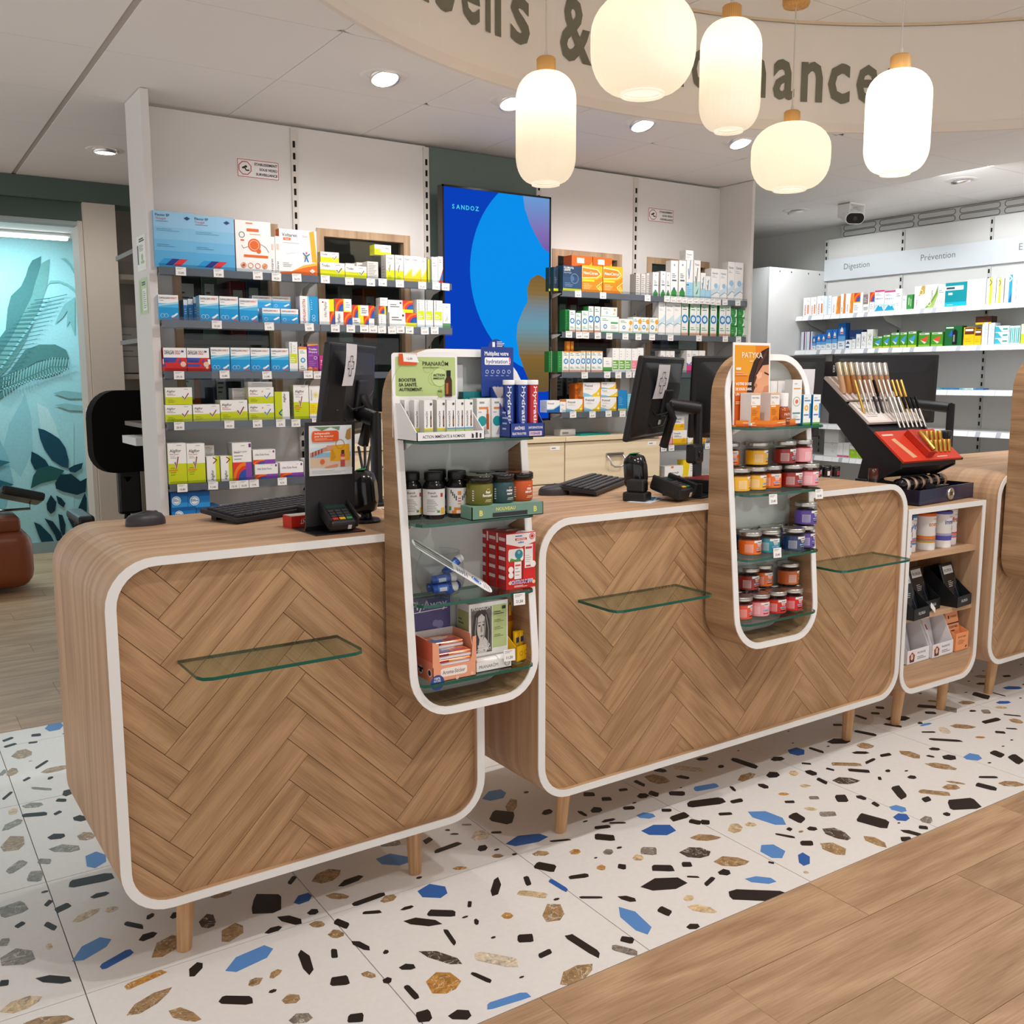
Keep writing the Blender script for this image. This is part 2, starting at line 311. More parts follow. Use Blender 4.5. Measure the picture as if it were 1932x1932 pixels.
CHIPS = '''
B 0.216 1.935 0.07 0.106 -10 -0.1
K 0.04 1.878 0.048 0.023 31 0.6
K 0.04 1.803 0.047 0.022 20 0.4
K 0.139 1.866 0.036 0.031 -18 -0.2
K 0.118 1.786 0.032 0.019 -13 -0.1
G 0.066 1.68 0.07 0.095 2 0.1
K 0.114 1.53 0.077 0.015 49 1
G 0.15 1.454 0.102 0.054 5 0.1
G 0.016 1.514 0.042 0.073 -33 -0.5
S -0.014 1.525 0.022 0.056 -34 -0.5
K 0.05 1.414 0.033 0.017 40 0.8
K 0.121 1.379 0.025 0.019 29 0.6
S 0.082 1.296 0.079 0.017 -43 -0.7
K 0.15 1.212 0.039 0.046 23 0.5
K 0.124 1.158 0.034 0.025 -37 -0.5
K -0.024 1.299 0.064 0.013 57 1.1
S 0.039 1.169 0.072 0.037 -28 -0.4
T -0.023 1.151 0.035 0.042 -43 -0.7
K 0.033 1.088 0.075 0.03 -25 -0.3
K 0.098 1.061 0.028 0.018 35 0.6
K 0.152 0.978 0.052 0.036 -54 -0.8
S -0.038 1.048 0.08 0.04 34 0.6
G -0.05 0.905 0.072 0.102 -21 -0.3
K 0.068 0.884 0.055 0.037 -28 -0.4
G 0.147 0.836 0.054 0.057 -31 -0.4
S 0.077 0.784 0.099 0.047 -38 -0.5
B 0.138 0.662 0.076 0.086 33 0.6
S -0.058 0.744 0.069 0.035 43 0.7
S 0.015 0.733 0.04 0.029 -41 -0.6
S -0.022 0.653 0.042 0.058 -33 -0.5
K 0.107 0.543 0.115 0.05 -8 -0
K 0.112 0.444 0.05 0.025 -8 -0.1
K -0.012 0.476 0.028 0.016 51 0.8
K 0.016 0.43 0.041 0.03 20 0.3
S -0.096 0.494 0.063 0.062 6 0.1
T 0.062 0.355 0.081 0.031 22 0.4
T 0.124 0.348 0.036 0.028 6 0.2
K -0.09 0.401 0.025 0.018 32 0.4
K -0.024 0.351 0.048 0.017 -67 -1
K 0.158 0.235 0.058 0.019 -53 -0.7
K 0.202 0.256 0.029 0.018 29 0.5
K 0.26 0.225 0.029 0.03 -4 0.1
V 0.322 0.147 0.046 0.068 -34 -0.3
K 0.174 0.164 0.047 0.029 5 0.2
G 0.204 0.094 0.095 0.061 25 0.4
G 0.359 0.062 0.08 0.056 28 0.5
K 0.452 0.016 0.045 0.024 -3 0.2
K 0.506 0.036 0.08 0.031 -59 -0.6
K 0.481 0.148 0.075 0.095 -33 -0.3
D 0.571 0.118 0.056 0.043 4 0.3
G 0.391 0.26 0.06 0.026 -4 0.1
S -0.133 0.336 0.022 0.033 -34 -0.5
S -0.114 0.246 0.087 0.067 -36 -0.5
T -0.042 0.253 0.018 0.026 -34 -0.5
B 0.046 0.185 0.107 0.058 25 0.4
D 0.09 0.104 0.087 0.029 22 0.4
B 0.359 -0.074 0.136 0.055 9 0.3
K 0.471 -0.161 0.115 0.026 -103 -0.1
K -0.051 0.1 0.091 0.028 -41 -0.6
K -0.152 0.15 0.02 0.024 -24 -0.4
O 0.126 -0.018 0.097 0.025 10 0.2
K 0.238 -0.044 0.056 0.031 38 0.6
G 0.341 -0.172 0.039 0.027 12 0.3
G 0.391 -0.167 0.037 0.023 16 0.4
T -0.128 0.04 0.09 0.049 4 0
G 0.115 -0.11 0.12 0.041 23 0.3
K 0.284 -0.213 0.076 0.03 -37 -0.3
G 0.389 -0.279 0.044 0.035 -33 -0.2
G 0.17 -0.202 0.091 0.035 -53 -0.5
G -0.086 -0.056 0.102 0.029 -26 -0.4
S 0.382 -0.356 0.051 0.034 -24 -0.1
G 0.672 0.194 0.095 0.061 10 0.4
K 0.583 0.228 0.041 0.015 45 0.8
K 0.719 0.132 0.081 0.027 6 0.4
B 0.876 0.173 0.103 0.064 -46 -0.3
S 0.912 0.271 0.06 0.033 -24 -0
K 1.016 0.224 0.035 0.024 22 0.7
K 1.046 0.152 0.094 0.021 5 0.5
K 1.13 0.091 0.034 0.036 -10 0.3
W 1.17 0.165 0.063 0.06 -20 0.1
K 1.101 0.251 0.018 0.011 -41 -0.2
K 1.106 0.216 0.029 0.01 -35 -0.1
S 1.17 0.25 0.032 0.01 -34 -0.1
K 1.221 0.153 0.032 0.014 -30 0.1
D 1.272 0.062 0.135 0.057 -17 0.3
G 1.143 0.024 0.038 0.023 -32 -0
K 1.296 0.233 0.077 0.085 -54 -0.3
G 1.368 0.29 0.038 0.088 -41 -0.1
B 1.363 0.388 0.091 0.075 -7 0.4
O 1.012 0.024 0.043 0.019 -26 0
G 0.655 0.076 0.069 0.03 -37 -0.2
K 0.722 0.014 0.097 0.022 2 0.3
G 0.766 -0.011 0.047 0.035 -10 0.2
D 0.888 -0.044 0.089 0.069 -43 -0.2
K 0.7 -0.05 0.049 0.015 -26 -0
K 0.787 -0.082 0.038 0.015 -7 0.2
K 0.853 -0.156 0.076 0.03 -37 -0.1
K 0.789 -0.163 0.102 0.034 -43 -0.2
K 0.569 0.038 0.03 0.028 -30 -0.2
K 0.611 -0.056 0.05 0.025 -68 -0.6
K 0.937 -0.159 0.032 0.011 -124 0.1
K 0.908 -0.242 0.031 0.012 -122 0.1
G 0.556 -0.024 0.042 0.03 -33 -0.2
G 0.58 -0.092 0.042 0.04 -24 -0.1
K 0.611 -0.171 0.068 0.021 -71 -0.6
K 0.816 -0.264 0.074 0.013 -99 -0.5
K 0.542 -0.169 0.039 0.016 -111 0.1
K 0.51 -0.277 0.043 0.035 -26 -0.1
G 0.576 -0.294 0.041 0.021 -58 -0.4
K 0.604 -0.338 0.023 0.023 -56 -0.4
K 0.651 -0.233 0.014 0.017 -30 -0
V 0.754 -0.327 0.122 0.031 -60 -0.4
K 0.667 -0.317 0.039 0.024 -38 -0.2
W 0.863 -0.41 0.115 0.04 -51 -0.2
O 0.708 -0.418 0.082 0.086 -33 -0.1
K 0.631 -0.409 0.058 0.016 -90 -0.4
K 0.795 -0.452 0.058 0.014 -70 -0.4
B 0.801 -0.558 0.103 0.025 -8 0.3
K 0.684 -0.541 0.054 0.033 -34 -0.1
K 0.614 -0.5 0.033 0.039 -16 0.1
K 0.485 -0.422 0.034 0.031 -30 -0.1
K 1.045 -0.122 0.108 0.026 -132 0.4
K 1.136 -0.144 0.049 0.017 -113 -0.5
T 1.108 -0.21 0.082 0.031 -47 -0.1
K 0.974 -0.375 0.04 0.037 -34 0
O 0.991 -0.262 0.031 0.031 -33 -0
G 1.1 -0.317 0.062 0.09 -27 0.1
K 1.076 -0.48 0.116 0.025 -84 -0.5
K 1.184 -0.522 0.034 0.027 -54 -0.1
S 1.15 -0.554 0.067 0.026 -58 -0.2
B 1.257 -0.463 0.14 0.05 -99 -0.6
K 0.976 -0.456 0.04 0.02 4 0.5
G 0.989 -0.566 0.111 0.053 8 0.5
K 1.356 0 0.064 0.011 -23 0.2
K 1.225 -0.107 0.064 0.042 -58 -0.3
K 1.484 -0.06 0.064 0.04 -46 -0.1
K 1.272 -0.204 0.059 0.021 -20 0.3
K 1.564 0.024 0.054 0.017 -12 0.4
K 1.578 -0.005 0.053 0.012 -32 0.1
K 1.52 -0.002 0.053 0.02 -21 0.2
D 1.195 -0.211 0.074 0.018 -86 -0.6
K 1.231 -0.312 0.063 0.011 -34 0.1
K 1.31 -0.371 0.051 0.024 -63 -0.2
D 1.656 -0.114 0.105 0.072 -36 0.1
B 1.688 -0.016 0.059 0.042 -44 -0
K 1.923 -0.052 0.145 0.048 -18 0.4
K 1.771 -0.024 0.034 0.022 -34 0.2
K 1.773 -0.082 0.071 0.037 -2 0.6
K 1.79 -0.137 0.038 0.031 -58 -0.1
K 1.816 -0.157 0.028 0.032 -41 0.1
G 1.259 -0.034 0.054 0.032 -37 -0
O 1.351 -0.083 0.034 0.033 -40 -0
S 1.433 -0.138 0.032 0.033 -41 -0
S 1.539 -0.2 0.047 0.046 -45 -0
T 1.484 -0.214 0.033 0.035 -40 0
O 1.357 -0.2 0.029 0.027 -70 -0.4
K 1.411 -0.229 0.024 0.028 -54 -0.2
K 1.503 -0.301 0.065 0.036 -38 0.1
V 1.648 -0.285 0.091 0.064 -31 0.2
G 1.741 -0.233 0.095 0.04 -33 0.2
K 1.577 -0.324 0.029 0.029 -35 0.1
G 1.699 -0.384 0.103 0.057 -34 0.2
T 1.864 -0.238 0.053 0.057 -12 0.5
T 1.924 -0.247 0.038 0.027 -43 0.1
K 1.446 -0.369 0.129 0.063 -25 0.3
K 1.542 -0.386 0.033 0.01 -39 0.1
K 1.564 -0.429 0.052 0.016 18 0.8
K 1.635 -0.416 0.038 0.034 -51 -0
B 1.688 -0.502 0.088 0.036 -44 0.1
K 1.625 -0.559 0.159 0.056 -39 0.2
T 1.452 -0.462 0.031 0.03 -33 0.2
T 1.443 -0.522 0.079 0.034 -54 -0.1
K 1.353 -0.476 0.04 0.031 -78 -0.4
K 1.364 -0.57 0.037 0.026 -34 0.2
K 1.526 0.11 0.051 0.016 -90 -0.8
K 1.58 0.106 0.04 0.039 -33 0.1
K 1.679 0.058 0.039 0.024 -29 0.2
K 1.78 0.105 0.041 0.037 -26 0.2
K 1.822 0.095 0.038 0.032 -73 -0.5
K 1.66 0.152 0.034 0.028 -30 0.1
K 1.436 0.182 0.044 0.031 -5 0.4
K 1.635 0.214 0.039 0.031 -35 0
K 1.755 0.178 0.032 0.02 -22 0.3
K 1.838 0.188 0.053 0.019 -89 -0.7
G 1.912 0.18 0.09 0.071 -59 -0.2
K 1.89 0.053 0.055 0.036 -39 0.1
B 2.007 0.036 0.098 0.036 -12 0.5
K 2 0.143 0.054 0.023 -59 -0.2
W 2.072 0.186 0.11 0.038 -51 -0.1
K 2.183 0.137 0.025 0.027 -18 0.4
G 2.19 0.02 0.09 0.043 1 0.8
K 2.278 0.111 0.109 0.034 -82 -0.5
K 2.178 0.226 0.048 0.034 -34 0.2
K 1.974 0.236 0.052 0.032 -56 -0.2
K 2.016 -0.101 0.047 0.025 -10 0.6
K 1.912 -0.149 0.045 0.019 -27 0.3
K 2.077 -0.024 0.048 0.013 -114 -1
B 2.007 -0.24 0.136 0.071 -78 -0.4
K 2.086 -0.298 0.058 0.047 -98 -0.7
K 2.182 -0.066 0.045 0.029 -89 -0.6
K 2.282 -0.019 0.05 0.051 -34 0.3
T 2.355 -0.052 0.038 0.044 -32 0.3
K 2.412 -0.082 0.049 0.039 -84 -0.5
K 2.386 -0.152 0.048 0.022 -98 -0.8
D 2.527 0.08 0.065 0.073 -76 -0.4
K 2.6 0.048 0.063 0.022 -82 -0.5
K 2.409 0.071 0.053 0.041 -29 0.3
O 2.188 -0.151 0.038 0.022 -33 0.3
T 2.303 -0.146 0.04 0.027 -34 0.3
K 2.158 -0.204 0.034 0.019 -34 0.2
S 2.251 -0.228 0.034 0.025 -36 0.3
T 2.173 -0.278 0.042 0.026 -44 0.2
S 2.19 -0.334 0.052 0.035 -30 0.4
K 2.326 -0.281 0.04 0.059 -33 0.3
K 2.387 -0.314 0.042 0.029 -87 -0.5
K 2.382 -0.374 0.03 0.021 -104 -0.8
V 2.456 -0.198 0.094 0.06 -36 0.3
K 2.571 -0.166 0.078 0.03 -46 0.1
G 2.58 -0.102 0.108 0.03 -38 0.3
K 2.681 -0.132 0.065 0.015 6 1.2
K 2.779 -0.127 0.049 0.023 -12 0.8
K 2.718 -0.061 0.066 0.028 -38 0.3
G 2.791 -0.028 0.065 0.062 -40 0.3
K 2.494 -0.1 0.03 0.017 -73 -0.2
K 2.464 -0.018 0.033 0.017 -50 -0
G 2.86 -0.174 0.085 0.049 -91 -0.5
K 2.906 -0.228 0.032 0.019 -70 -0.2
K 2.985 -0.194 0.042 0.028 -48 0.2
K 2.956 -0.272 0.049 0.058 -70 -0.1
B 3.032 -0.319 0.065 0.071 -53 0.1
K 3.138 -0.355 0.053 0.048 -104 -0.7
K 3.148 -0.42 0.077 0.051 -122 -1.2
G 2.854 -0.308 0.109 0.053 -59 0
K 2.678 -0.306 0.03 0.032 -49 0.2
K 2.657 -0.224 0.021 0.022 -113 -1
K 2.574 -0.25 0.013 0.028 -32 0.4
K 2.533 -0.358 0.1 0.037 -127 -1.2
G 2.629 -0.428 0.101 0.035 -49 0.2
G 2.716 -0.432 0.058 0.046 -42 0.3
G 2.764 -0.42 0.068 0.018 -57 0.1
K 2.904 -0.456 0.067 0.019 -36 0.4
K 2.821 -0.498 0.068 0.037 -75 -0.2
G 2.915 -0.532 0.088 0.048 -38 0.4
K 2.558 -0.444 0.036 0.029 -5 1
K 2.628 -0.532 0.108 0.078 -25 0.6
K 2.511 -0.548 0.025 0.028 -90 -0.5
B 2.416 -0.434 0.053 0.049 -70 -0.2
D 2.369 -0.48 0.051 0.054 -45 0.2
K 2.27 -0.445 0.096 0.075 -74 -0.3
S 2.421 -0.536 0.038 0.052 -58 0
K 2.363 -0.563 0.026 0.026 -51 0.1
K 2.301 -0.565 0.075 0.027 -70 -0.1
K 2.249 -0.58 0.034 0.029 -34 0.4
V 2.1 -0.44 0.097 0.06 -79 -0.3
G 2.013 -0.497 0.089 0.06 -89 -0.5
G 2.158 -0.536 0.087 0.041 -93 -0.5
K 2.063 -0.374 0.033 0.026 -47 0.1
K 1.956 -0.36 0.057 0.014 -58 -0.1
K 2.002 -0.338 0.017 0.02 -93 -0.6
B 1.849 -0.403 0.092 0.066 -96 -0.7
K 1.973 -0.43 0.037 0.031 -36 0.3
D 1.889 -0.491 0.084 0.034 -139 -0.3
T 1.83 -0.546 0.017 0.016 -40 0.2
K 1.79 -0.452 0.017 0.011 -59 -0.1
K 3.164 0.09 0.109 0.057 -30 0.5
K 2.907 0.058 0.087 0.028 -68 -0.2
K 2.748 0.06 0.095 0.051 -34 0.3
K 3.397 0.11 0.08 0.039 -48 0.2
S 3.444 0.047 0.084 0.062 -78 -0.3
K 3.338 0.057 0.045 0.031 -42 0.3
G 3.48 0.142 0.042 0.028 -43 0.3
K 3.729 0.064 0.081 0.056 -93 -0.6
G 3.585 0.048 0.08 0.046 -28 0.6
D 3.722 -0.039 0.069 0.037 -34 0.5
T 3.649 -0.071 0.054 0.031 -45 0.3
K 3.508 -0.028 0.031 0.025 -37 0.4
S 3.548 -0.064 0.035 0.048 -33 0.5
K 3.462 -0.14 0.107 0.03 -7 1.1
G 3.3 -0.113 0.103 0.049 -43 0.3
W 3.198 -0.098 0.063 0.056 -98 -0.7
B 3.194 -0.016 0.071 0.019 -9 1
K 3.191 0.007 0.021 0.026 -49 0.2
K 3.127 -0.074 0.055 0.015 -34 0.4
K 3.106 -0.163 0.122 0.025 -44 0.3
K 3.364 -0.234 0.04 0.026 -47 0.2
O 3.245 -0.22 0.038 0.022 -43 0.3
K 3.441 -0.236 0.042 0.014 -44 0.3
G 3.542 -0.2 0.057 0.049 -73 -0.2
K 3.596 -0.152 0.065 0.014 -51 0.3
D 3.951 0.05 0.092 0.046 -38 0.4
K 3.811 0.034 0.068 0.012 -89 -0.4
G 3.998 0.219 0.083 0.046 -39 0.4
K 3.894 0.158 0.067 0.03 -40 0.4
K 4.1 0.161 0.041 0.025 -23 0.7
K 3.075 0.052 0.069 0.025 -64 -0.1
K 2.891 0.18 0.039 0.024 -37 0.3
K 3.138 0.182 0.037 0.028 -43 0.2
K 3.215 0.214 0.035 0.029 -46 0.1
K 3.048 0.185 0.06 0.022 -89 -0.6
'''
MURAL = '''
#a3d3d8 0.386,1.177 0.534,1.215 0.605,1.164 0.709,1.316 0.763,1.287 0.819,1.265 0.88,1.189 0.944,1.081 1.059,1.036 0.997,-0.029 0.309,0.041
#8fc4cc 0.528,0.843 0.59,1.049 0.683,1.213 0.718,1.287 0.751,1.086 0.743,0.834 0.646,0.627 0.576,0.715
#b9dde0 0.797,1.211 0.871,1.168 0.921,1.04 0.967,0.824 0.886,0.785 0.817,0.916
#7fb9c4 0.367,0.891 0.515,0.926 0.563,0.8 0.587,0.588 0.517,0.382 0.333,0.396
#4f7f80 0.898,2.354 0.832,2.317 0.802,2.263 0.78,2.197 0.741,2.115 0.666,2.038 0.637,1.941 0.612,1.778 0.528,1.663 0.509,1.501 0.64,1.706 0.703,1.821 0.768,1.954 0.811,2.037 0.848,2.16 0.89,2.285
#6fa09e 0.899,2.301 0.958,2.337 0.949,2.26 0.926,2.124 0.876,1.99 0.822,1.866 0.731,1.667 0.627,1.502 0.508,1.371 0.509,1.501 0.64,1.706 0.703,1.821 0.768,1.954 0.811,2.037 0.848,2.16
#51807f 0.472,1.371 0.605,1.44 0.74,1.626 0.844,1.669 0.96,1.671 1.035,1.63 1.055,1.563 0.934,1.562 0.817,1.536 0.699,1.461 0.571,1.317 0.463,1.237
#5f9290 0.462,1.224 0.57,1.313 0.698,1.453 0.817,1.528 0.933,1.553 1.058,1.555 1.026,1.483 0.965,1.44 0.867,1.411 0.77,1.399 0.692,1.358 0.595,1.288 0.459,1.183
#7db3b4 0.922,2.123 0.95,2.149 1.016,2.157 1.077,2.131 1.129,2.084 1.13,2.109 1.078,2.152 1.017,2.173 0.952,2.17
#7db3b4 1.127,2.05 1.045,1.989 0.993,1.896 0.965,1.829 1.023,1.88 1.065,1.94 1.049,1.806 1.076,1.857 1.108,1.74
#78adb0 1.035,2.347 1.065,2.328 1.102,2.289 1.136,2.217 1.138,2.25 1.11,2.306 1.074,2.349
#7fb0b2 0.917,1.285 0.996,1.305 1.134,1.287 1.131,1.24 1.032,1.241
#86b6b8 0.923,1.192 1.01,1.203 1.132,1.18 1.129,1.141 1.026,1.148
#1f4a5c 0.792,1.009 0.837,0.995 0.886,0.964 0.942,0.92 0.984,0.845 1.002,0.745 0.994,0.676 0.944,0.696 0.877,0.751 0.828,0.839 0.802,0.925
#1b4150 0.734,0.826 0.779,0.798 0.83,0.753 0.854,0.701 0.817,0.66 0.748,0.681 0.722,0.75
#2a5a58 0.708,0.53 0.734,0.631 0.772,0.688 0.862,0.705 0.966,0.661 0.906,0.591 0.788,0.568
#173845 0.889,0.561 0.932,0.628 1.012,0.632 1.08,0.567 1.13,0.591 1.115,0.477 1.049,0.456 0.947,0.489 0.894,0.518
#1d4453 0.994,0.676 1.04,0.7 1.109,0.718 1.094,0.671 1.044,0.639 1.005,0.65
#173845 0.816,0.402 0.852,0.469 0.891,0.406 0.875,0.337 0.842,0.314 0.817,0.351
#173845 0.89,0.462 0.928,0.438 0.957,0.392 0.94,0.359 0.902,0.396
#1d4453 0.714,0.259 0.759,0.234 0.832,0.141 0.887,0.004 0.785,0.014 0.745,0.14
#173845 0.793,0.283 0.854,0.252 0.911,0.151 0.935,0.017 0.888,0.022 0.863,0.138
#173845 0.897,0.31 0.928,0.298 0.947,0.218 0.931,0.088 0.905,0.178
#173845 0.966,0.269 1.024,0.291 1.107,0.469 1.12,0.424 1.105,0.16 1.043,0.068 1.008,0.169
#2f6e80 0.395,0.774 0.505,0.769 0.578,0.749 0.502,0.719 0.391,0.708
#2a6272 0.385,0.617 0.495,0.611 0.589,0.571 0.527,0.541 0.38,0.543'''
